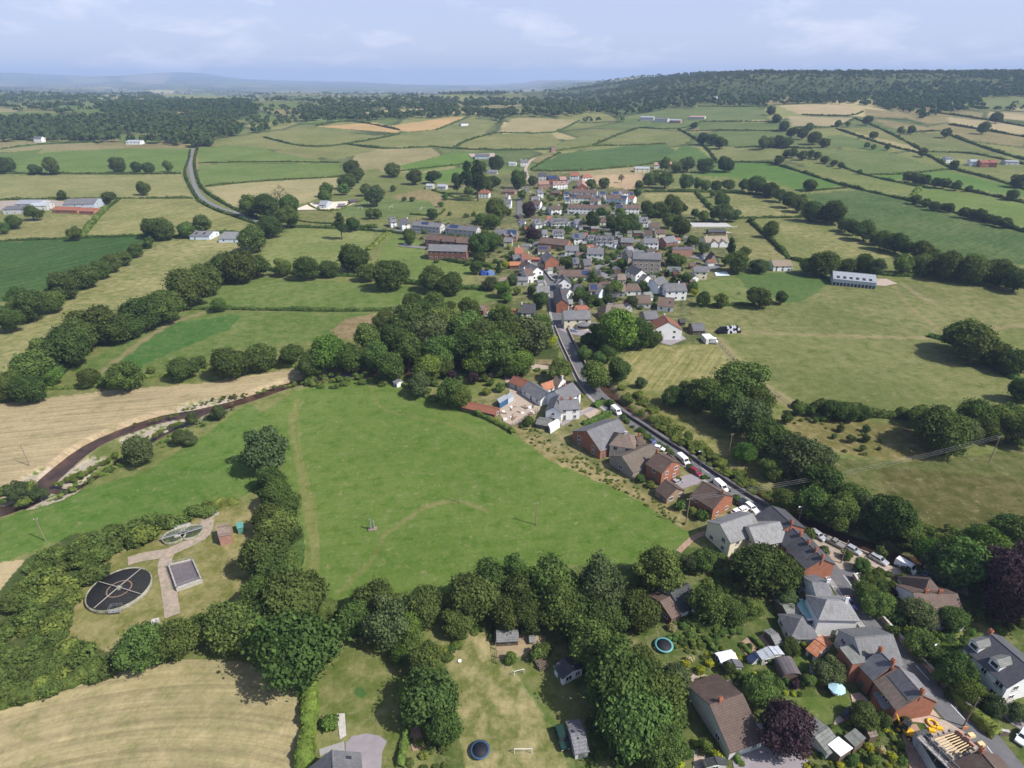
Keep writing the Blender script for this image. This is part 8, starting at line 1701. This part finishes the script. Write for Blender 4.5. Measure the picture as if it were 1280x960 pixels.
def build_roads():
    ASPH = M('road_asphalt', (.115, .115, .12), .85, .16, .5, col2=(.15, .148, .145), thr=(.5, .8)); LANE = M('lane_asphalt', (.165, .165, .165), .9, .15, .4); GRAV = M('pale_gravel', (.36, .29, .23), .95, .22, 1.2, col2=(.28, .24, .2), thr=(.5, .75)); CONCR = M('track_concrete', (.31, .25, .195), .9, .25, .9, col2=(.2, .19, .1), thr=(.52, .7)); TARM = M('drive_tarmac', (.24, .215, .225), .9, .1, .8); PAVE = M('pavement_slabs', (.27, .26, .25), .9, .15, 1.0); LINE = M('road_paint', (.75, .75, .72), .7, .1); EARTH = M('bare_earth', (.3, .2, .14), .95, .3, .8)
    RIVER = [(1275, 985), (1245, 948), (1215, 910), (1180, 872), (1150, 838), (1120, 806), (1095, 775), (1075, 748), (1058, 724), (1040, 704), (1018, 682), (998, 664), (972, 646), (942, 628), (905, 605), (870, 580), (835, 556), (800, 533), (775, 516), (755, 501), (740, 486), (730, 470), (720, 450), (710, 430), (702, 412), (697, 395), (695, 380), (693, 365), (688, 352), (681, 340), (676, 325), (672, 312), (668, 300), (662, 292), (655, 285), (650, 275), (649, 262), (650, 250), (655, 242), (660, 234)]
    road, L, nr = strip('road', RIVER, [8.0, 8, 7.5, 7, 6.6, 6.4, 6.4, 6.0, 5.6, 5.4, 5.4, 5, 5, 5], ASPH, 'grey asphalt main road through the village and over the bridge', .1, 4, 'road')
    # centre dashes on the near half
    acc = 0; mb = MB(); d = np.concatenate([[0], np.cumsum(np.linalg.norm(np.diff(L, axis=0), axis=1))])
    for s0 in np.arange(4, 105, 9):
        P = [np.array([np.interp(s, d, L[:, 0]), np.interp(s, d, L[:, 1])]) for s in (s0, s0 + 1.2, s0 + 2.4, s0 + 3.6)]
        for a, b in zip(P[:-1], P[1:]):
            t = (b - a) / np.linalg.norm(b - a); q = np.array([-t[1], t[0]]) * .06
            z = lambda p: float(T(*p)) + .112 + .0009 * max(0, p[1] - 200)
            mb.add([(*(a - q), z(a)), (*(b - q), z(b)), (*(b + q), z(b)), (*(a + q), z(a))], [(0, 1, 2, 3)])
    mb.build('centre_line', LINE, road)
    for off, nm, rng in ((1, 'pavement', (150, 330)), (1, 'pavement', (20, 120))):
        i0, i1 = np.searchsorted(d, rng[0]), np.searchsorted(d, rng[1]); w = np.interp(d, np.linspace(0, d[-1], 14), [8.0, 8, 7.5, 7, 6.6, 6.4, 6.4, 6.4, 6.2, 6, 6, 5.5, 5.5, 5.5])
        Q = L[i0:i1] + nr[i0:i1] * (w[i0:i1, None] / 2 + .65)
        strip('pavement', Q, 1.3, PAVE, 'narrow pavement beside the main road' + (' past the brick houses' if rng[0] == 150 else ' by the worn workshop'), .2, world=True, cat='pavement')
        K = L[i0:i1] + nr[i0:i1] * (w[i0:i1, None] / 2)
        mb = MB()
        for a, b in zip(K[:-1], K[1:]):
            dd = b - a; m = (a + b) / 2; mb.box((m[0], m[1], float(T(*m)) + .13), (np.linalg.norm(dd) + .02, .14, .24), math.atan2(dd[1], dd[0]))
        tag(mb.build('kerb', CONC), 'pale kerb of the pavement' + (' past the brick houses' if rng[0] == 150 else ' by the worn workshop'), 'kerb', None, 'structure')
    for P, w, m, lab in [
        ([(241, 186), (238, 200), (239, 216), (243, 232), (252, 247), (272, 259), (300, 268), (330, 280), (370, 283), (420, 285), (470, 287), (520, 290), (560, 293)], 4.6, LANE, 'grey country lane curving up the left fields'), ([(650, 240), (655, 228), (659, 222), (657, 212), (662, 203), (668, 198)], 4.5, GRAV, 'pale lane climbing out of the village top'),
        ([(672, 282), (720, 283), (752, 286), (790, 290)], 5, LANE, 'estate road along the chalet row'), ([(668, 265), (700, 268), (735, 268)], 4.5, LANE, 'upper estate road below the long white terrace'), ([(705, 232), (712, 226), (716, 220)], 6, LANE, 'new estate road among the red roofed houses'),
        ([(752, 318), (765, 318), (772, 322), (760, 330), (748, 334), (757, 345), (765, 350)], 5, LANE, 'lane winding from the turning circle'), ([(500, 307), (520, 309), (540, 311)], 6, LANE, 'access road left of the brick blocks'), ([(836, 320), (870, 322), (895, 333), (870, 340)], 6, LANE, 'lane end at the right of the village'), ([(715, 293), (760, 299), (800, 302)], 5, LANE, 'estate road behind the large white house'),
        ([(600, 300), (560, 301), (530, 303)], 4, LANE, 'parking strip between the brick blocks'), ([(668, 330), (690, 340), (695, 352)], 5, LANE, 'forecourt beside the chapel'), ([(1248, 870), (1262, 892), (1280, 905), (1300, 915)], 4, TARM, 'drive of the long white house'),
        ([(260, 645), (255, 668), (230, 682), (205, 692), (180, 696), (160, 702)], 3.6, CONCR, 'curved concrete track at the sewage works'), ([(213, 688), (206, 705), (210, 730), (216, 770)], 3.4, CONCR, 'straight concrete track beside the sludge bed'), ([(1060, 690), (1085, 700), (1110, 712), (1150, 722), (1180, 730), (1210, 740)], 3.5, GRAV, 'gravel lane behind the parked cars'), ([(848, 690), (856, 682), (868, 672), (885, 665)], 1.6, EARTH, 'earth footpath leaving the big meadow')]:
        strip('lane' if m is LANE else 'path' if 'path' in lab else 'track', P, w, m, lab, .07, 4, 'lane' if m is LANE else 'path')
    for nm, P, m, lab in [
        ('yard', [(629, 466), (641, 470), (650, 482), (672, 500), (676, 512), (655, 528), (640, 532), (630, 527), (622, 512), (635, 500), (637, 488), (632, 478)], GRAV, 'pinkish gravel builders yard by the farmhouse'), ('drive', [(724, 514), (740, 508), (750, 514), (738, 524)], GRAV, 'pale gravel turning bay on the villa lawn'), ('drive', [(700, 530), (712, 522), (742, 508), (745, 511), (716, 525), (703, 533)], TARM, 'tarmac drive of the white farmhouse'),
        ('layby', [(1012, 672), (1030, 675), (1062, 690), (1072, 700), (1064, 712), (1050, 712), (1035, 694)], CONCR, 'pinkish parking layby opposite the terrace'), ('car_park', [(696, 405), (745, 403), (750, 412), (733, 421), (712, 418), (700, 413)], TARM, 'pub car park beside the main road'), ('car_park', [(826, 418), (850, 417), (858, 424), (838, 432), (822, 428)], TARM, 'tarmac car park of the white villa'),
        ('forecourt', [(908, 650), (920, 640), (935, 632), (946, 640), (925, 652), (895, 668), (885, 662)], GRAV, 'gravel car park behind the cream warehouse'), ('drive', [(834, 606), (850, 596), (868, 592), (882, 598), (870, 606), (850, 612)], TARM, 'brick house drive above the garage'), ('drive', [(918, 922), (945, 915), (985, 930), (1010, 950), (1010, 975), (920, 975), (915, 950)], TARM, 'broad gravel drive below the brown bungalow'), ('drive', [(940, 905), (955, 905), (985, 930), (945, 918)], TARM, 'drive neck beside the brown bungalow'),
        ('drive', [(432, 929), (440, 921), (458, 917), (474, 920), (484, 927), (478, 940), (475, 985), (432, 985)], TARM, 'curved mauve tarmac drive of the grey bungalow'), ('patio', [(399, 937), (430, 927), (432, 945), (412, 940), (400, 946)], PAVE, 'pale patio behind the grey bungalow'), ('yard', [(372, 261), (390, 254), (412, 253), (440, 252), (446, 254), (424, 262), (372, 263)], M('white_yard', (.6, .52, .42), .95, .1, .3), 'bright gravel contractor yard'),
        ('arena', [(862, 279), (907, 279), (916, 284), (866, 284)], M('arena_sand', (.4, .39, .38), .95, .08, .3), 'pale grey riding arena'), ('patio', [(1018, 790), (1030, 786), (1060, 784), (1066, 790), (1040, 797), (1022, 800)], M('pinkish_paving', (.42, .3, .24), .9, .12, 1.0), 'pinkish paved court below the white hipped house'), ('patio', [(1063, 868), (1074, 866), (1090, 880), (1080, 890), (1069, 894)], M('pinkish_paving'), 'curved pinkish patio beside the brick house'), ('forecourt', [(1125, 894), (1165, 886), (1175, 898), (1160, 905), (1135, 902)], M('pinkish_paving'), 'paved court at the red brick gable'),
        ('building_plot', [(1125, 910), (1145, 905), (1180, 965), (1140, 975)], EARTH, 'bare earth strip behind the roofless house'), ('building_plot', [(1150, 897), (1180, 900), (1212, 920), (1200, 915), (1165, 920)], GRAV, 'rubble strewn ground in front of the roofless house'), ('plot', [(922, 806), (934, 797), (948, 815), (936, 824)], EARTH, 'dug vegetable plot behind the white lean-to'), ('plot', [(945, 798), (965, 786), (975, 800), (960, 815)], EARTH, 'striped vegetable plot above the rusty shed'), ('plot', [(508, 912), (524, 908), (532, 935), (516, 940)], EARTH, 'dug bed under the back garden trees'),
        ('patio', [(862, 842), (872, 838), (900, 855), (912, 850), (922, 862), (890, 868), (870, 875)], GRAV, 'gravel terrace behind the brown bungalow'), ('patio', [(868, 938), (880, 932), (892, 945), (882, 962), (866, 962)], GRAV, 'gravel patio with the curved grey shed'), ('patio', [(1012, 832), (1022, 828), (1034, 836), (1025, 846), (1012, 842)], PAVE, 'grey patio below the rusty roofed shed'), ('drive', [(1045, 897), (1070, 886), (1074, 892), (1040, 909)], GRAV, 'shaded gravel drive behind the parasol lawn'), ('yard', [(1070, 349), (1108, 349), (1122, 355), (1106, 358), (1075, 356)], GRAV, 'bare farm yard right of the big barn'), ('yard', [(585, 193), (618, 192), (620, 197), (590, 198)], GRAV, 'pale yard of the grey barn by the hedge'),
        ('pool_cover', [(893, 341), (908, 340), (912, 345), (895, 345.5)], M('pool_cover_sheet', (.6, .68, .74), .5, .06), 'pale covered pool right of the terrace house'), ('yard', [(884, 289), (905, 288.5), (916, 292), (892, 293)], GRAV, 'pale stable yard below the riding arena'), ('yard', [(0, 252), (60, 250), (120, 258), (130, 264), (60, 262), (0, 264)], M('farm_concrete', (.3, .25, .21), .9, .15, .4), 'concrete farm yard by the dry field'), ('rubble', [(421, 893), (431, 892), (433, 920), (425, 925)], CONC, 'strip of pale rubble across the back garden lawn'),
        ('gravel_bar', [(655, 459), (668, 452), (690, 455), (694, 461), (680, 468), (660, 466)], GRAV, 'gravel bar in the river below the bridge'), ('rubble', [(905, 690), (925, 683), (948, 690), (935, 702), (910, 700)], CONCR, 'heap ground of pale rubble below the cream warehouses')]:
        patch(nm, P, m, lab, .05 if nm != 'gravel_bar' else -1.3, nm.replace('_', ' '))
    # river
    m, nt, out = _nodes('river_water'); b = nt.nodes.new('ShaderNodeBsdfPrincipled'); nt.links.new(b.outputs[0], out.inputs[0]); b.inputs['Roughness'].default_value = .3; b.inputs['Specular IOR Level'].default_value = .3
    geo = nt.nodes.new('ShaderNodeNewGeometry'); f = noise(nt, geo.outputs['Position'], .25, 4); nt.links.new(mixcol(nt, ramp(nt, f, .35, .7), (.03, .019, .014), (.085, .047, .03)), b.inputs['Base Color'])
    bp = nt.nodes.new('ShaderNodeBump'); bp.inputs['Strength'].default_value = .25; bp.inputs['Distance'].default_value = .1; nt.links.new(noise(nt, geo.outputs['Position'], 1.6, 3), bp.inputs['Height']); nt.links.new(bp.outputs[0], b.inputs['Normal'])
    strip('river', RIV, 12.0, m, 'shallow brown river winding round the meadow and along the road', 0, 1, 'river', True, lambda p: -1.55)
    strip('river', SRIV, 6.0, m, 'narrow side channel behind the gravel island', 0, 1, 'river channel', True, lambda p: -1.6)
    # bridge
    Lb = np.array([G(a, b)[:2] for a, b in smooth_px([(701, 409), (710, 430), (720, 450), (730, 470), (738, 484)], 4)]); c = Lb.mean(0); dv = Lb[-1] - Lb[0]; BL = np.linalg.norm(dv); an = math.atan2(dv[1], dv[0])
    e = empty('road_bridge', 'narrow stone road bridge with parapets over the river', 'bridge', (c[0], c[1], 0), an); BST = M('bridge_stone', (.2, .17, .16), .95, .35, 1.5)
    pr = [(-BL / 2, .02), (BL / 2, .02), (BL / 2, -2.4)]
    for k in (1, 0, -1):
        cx = k * 9.5; pr += [(cx + 4 * math.cos(math.pi * i / 10), -2.4 + 1.9 * math.sin(math.pi * i / 10)) for i in range(11)]
    pr += [(-BL / 2, -2.4)]
    mb = MB(); mb.prism(pr, -3.3, 3.3); mb.build('arches', BST, e)
    t = np.diff(Lb, axis=0)
    for s in (-1, 1):
        mb = MB(); cp = MB()
        for a, b in zip(Lb[:-1], Lb[1:]):
            d_ = b - a; n_ = np.array([-d_[1], d_[0]]) / np.linalg.norm(d_); mm = (a + b) / 2 + n_ * s * 3.15; l = xf(e, (mm[0], mm[1], 0)); aa = math.atan2(d_[1], d_[0]) - an
            mb.box((l[0], l[1], .2), (np.linalg.norm(d_) + .1, .4, 2.0), aa); cp.box((l[0], l[1], 1.25), (np.linalg.norm(d_) + .12, .52, .12), aa)
        mb.build('parapet', BST, e); cp.build('coping', WALL['stone'], e)
build_ground(); build_trees(); build_shrubs(); build_hedges(); build_roads(); build_village(); build_near(); build_things()
SUN_E = 5.0; SKY_S = .1; EXPO = .36; HAZE_D = .9e-4; HAZE_COL = (.52, .69, 1.0)
SKY_TINT = (.97, .98, 1.08); SKY_PALE = (5.2, 5.9, 8.4); HORIZON = (6.2, 6.8, 8.6); CLOUD = (8.4, 8.2, 9.1)
# ------------------------------------------------------------------ camera, light, sky, haze
cam = bpy.data.cameras.new('camera'); co = mk('camera', cam, None, (0, 0, CAM_H), rot=(math.pi / 2 - PITCH, 0, 0))
cam.sensor_width = 36; cam.lens = F / 1280 * 36; cam.clip_start = .5; cam.clip_end = 60000
sc.camera = co
SUN_EL, SUN_AZ = math.radians(48.5), math.atan2(.918, -.397)
sd = np.array([math.cos(SUN_EL) * math.sin(SUN_AZ), math.cos(SUN_EL) * math.cos(SUN_AZ), math.sin(SUN_EL)])
sl = bpy.data.lights.new('sun', 'SUN'); sl.energy = SUN_E; sl.angle = math.radians(.55); sl.color = (1, .955, .89)
so = mk('sun', sl, None, (0, 0, 300)); so.rotation_mode = 'QUATERNION'
from mathutils import Vector
so.rotation_quaternion = Vector(sd).to_track_quat('Z', 'Y')
w = bpy.data.worlds.new('World'); sc.world = w; w.use_nodes = True
nt = w.node_tree; nt.nodes.clear()
out = nt.nodes.new('ShaderNodeOutputWorld'); bg = nt.nodes.new('ShaderNodeBackground'); nt.links.new(bg.outputs[0], out.inputs[0])
bg.inputs[1].default_value = SKY_S
sky = nt.nodes.new('ShaderNodeTexSky'); sky.sky_type = 'NISHITA'; sky.sun_disc = False
sky.sun_elevation = SUN_EL; sky.sun_rotation = SUN_AZ; sky.altitude = 120; sky.air_density = 1.0; sky.dust_density = 2.2; sky.ozone_density = 2.0
tc = nt.nodes.new('ShaderNodeTexCoord'); sp = nt.nodes.new('ShaderNodeSeparateXYZ'); nt.links.new(tc.outputs['Generated'], sp.inputs[0])
# thin cloud layer: direction projected on a high plane
mz = N(nt, 'ShaderNodeMath', op='MAXIMUM'); nt.links.new(sp.outputs[2], mz.inputs[0]); mz.inputs[1].default_value = .012
az = N(nt, 'ShaderNodeMath', op='ADD'); nt.links.new(mz.outputs[0], az.inputs[0]); az.inputs[1].default_value = .26
dx = N(nt, 'ShaderNodeMath', op='DIVIDE'); nt.links.new(sp.outputs[0], dx.inputs[0]); nt.links.new(az.outputs[0], dx.inputs[1])
dy = N(nt, 'ShaderNodeMath', op='DIVIDE'); nt.links.new(sp.outputs[1], dy.inputs[0]); nt.links.new(az.outputs[0], dy.inputs[1])
cv = nt.nodes.new('ShaderNodeCombineXYZ'); nt.links.new(dx.outputs[0], cv.inputs[0]); nt.links.new(dy.outputs[0], cv.inputs[1])
n1 = noise(nt, cv.outputs[0], 2.6, 10, .62, .3); n2 = noise(nt, cv.outputs[0], .8, 4, .55)
m1 = N(nt, 'ShaderNodeMath', op='MULTIPLY_ADD'); nt.links.new(n2, m1.inputs[0]); m1.inputs[1].default_value = .9; nt.links.new(n1, m1.inputs[2])
cf = ramp(nt, m1.outputs[0], .97, 1.2)
cm = N(nt, 'ShaderNodeMath', op='MULTIPLY'); nt.links.new(cf, cm.inputs[0]); cm.inputs[1].default_value = .58
c = mixcol(nt, 1.0, sky.outputs[0], SKY_TINT, 'MULTIPLY')
pf = N(nt, 'ShaderNodeMath', op='MULTIPLY'); nt.links.new(ramp(nt, sp.outputs[2], .4, .14), pf.inputs[0]); pf.inputs[1].default_value = .7
pl = mixcol(nt, ramp(nt, sp.outputs[2], .1, .0), SKY_PALE, HORIZON)
c = mixcol(nt, pf.outputs[0], c, pl)
c = mixcol(nt, cm.outputs[0], c, CLOUD)
nt.links.new(c, bg.inputs[0])
# haze: even air over the whole valley
hb = MB(); hb.box((0, 10900, 95), (36000, 23000, 560)); 
hm, nt, out = _nodes('haze_air'); pv = nt.nodes.new('ShaderNodeVolumePrincipled'); nt.links.new(pv.outputs[0], out.inputs['Volume'])
pv.inputs['Color'].default_value = (*HAZE_COL, 1); pv.inputs['Density'].default_value = HAZE_D; pv.inputs['Anisotropy'].default_value = .0
if HAZE_D > 0: tag(hb.build('haze', hm), 'pale blue summer haze over the far valley', 'haze', None, 'stuff')
sc.view_settings.view_transform = 'Standard'; sc.view_settings.look = 'None'; sc.view_settings.gamma = 1; sc.view_settings.use_curve_mapping = False
sc.view_settings.exposure = EXPO
cy = sc.cycles
cy.max_bounces = 4; cy.diffuse_bounces = 2; cy.glossy_bounces = 2; cy.transmission_bounces = 2; cy.volume_bounces = 0; cy.transparent_max_bounces = 4
cy.use_denoising = True; cy.sample_clamp_indirect = 4; cy.caustics_reflective = False; cy.caustics_refractive = False
try: cy.denoiser = 'OPENIMAGEDENOISE'; cy.denoising_prefilter = 'ACCURATE'
except Exception: pass
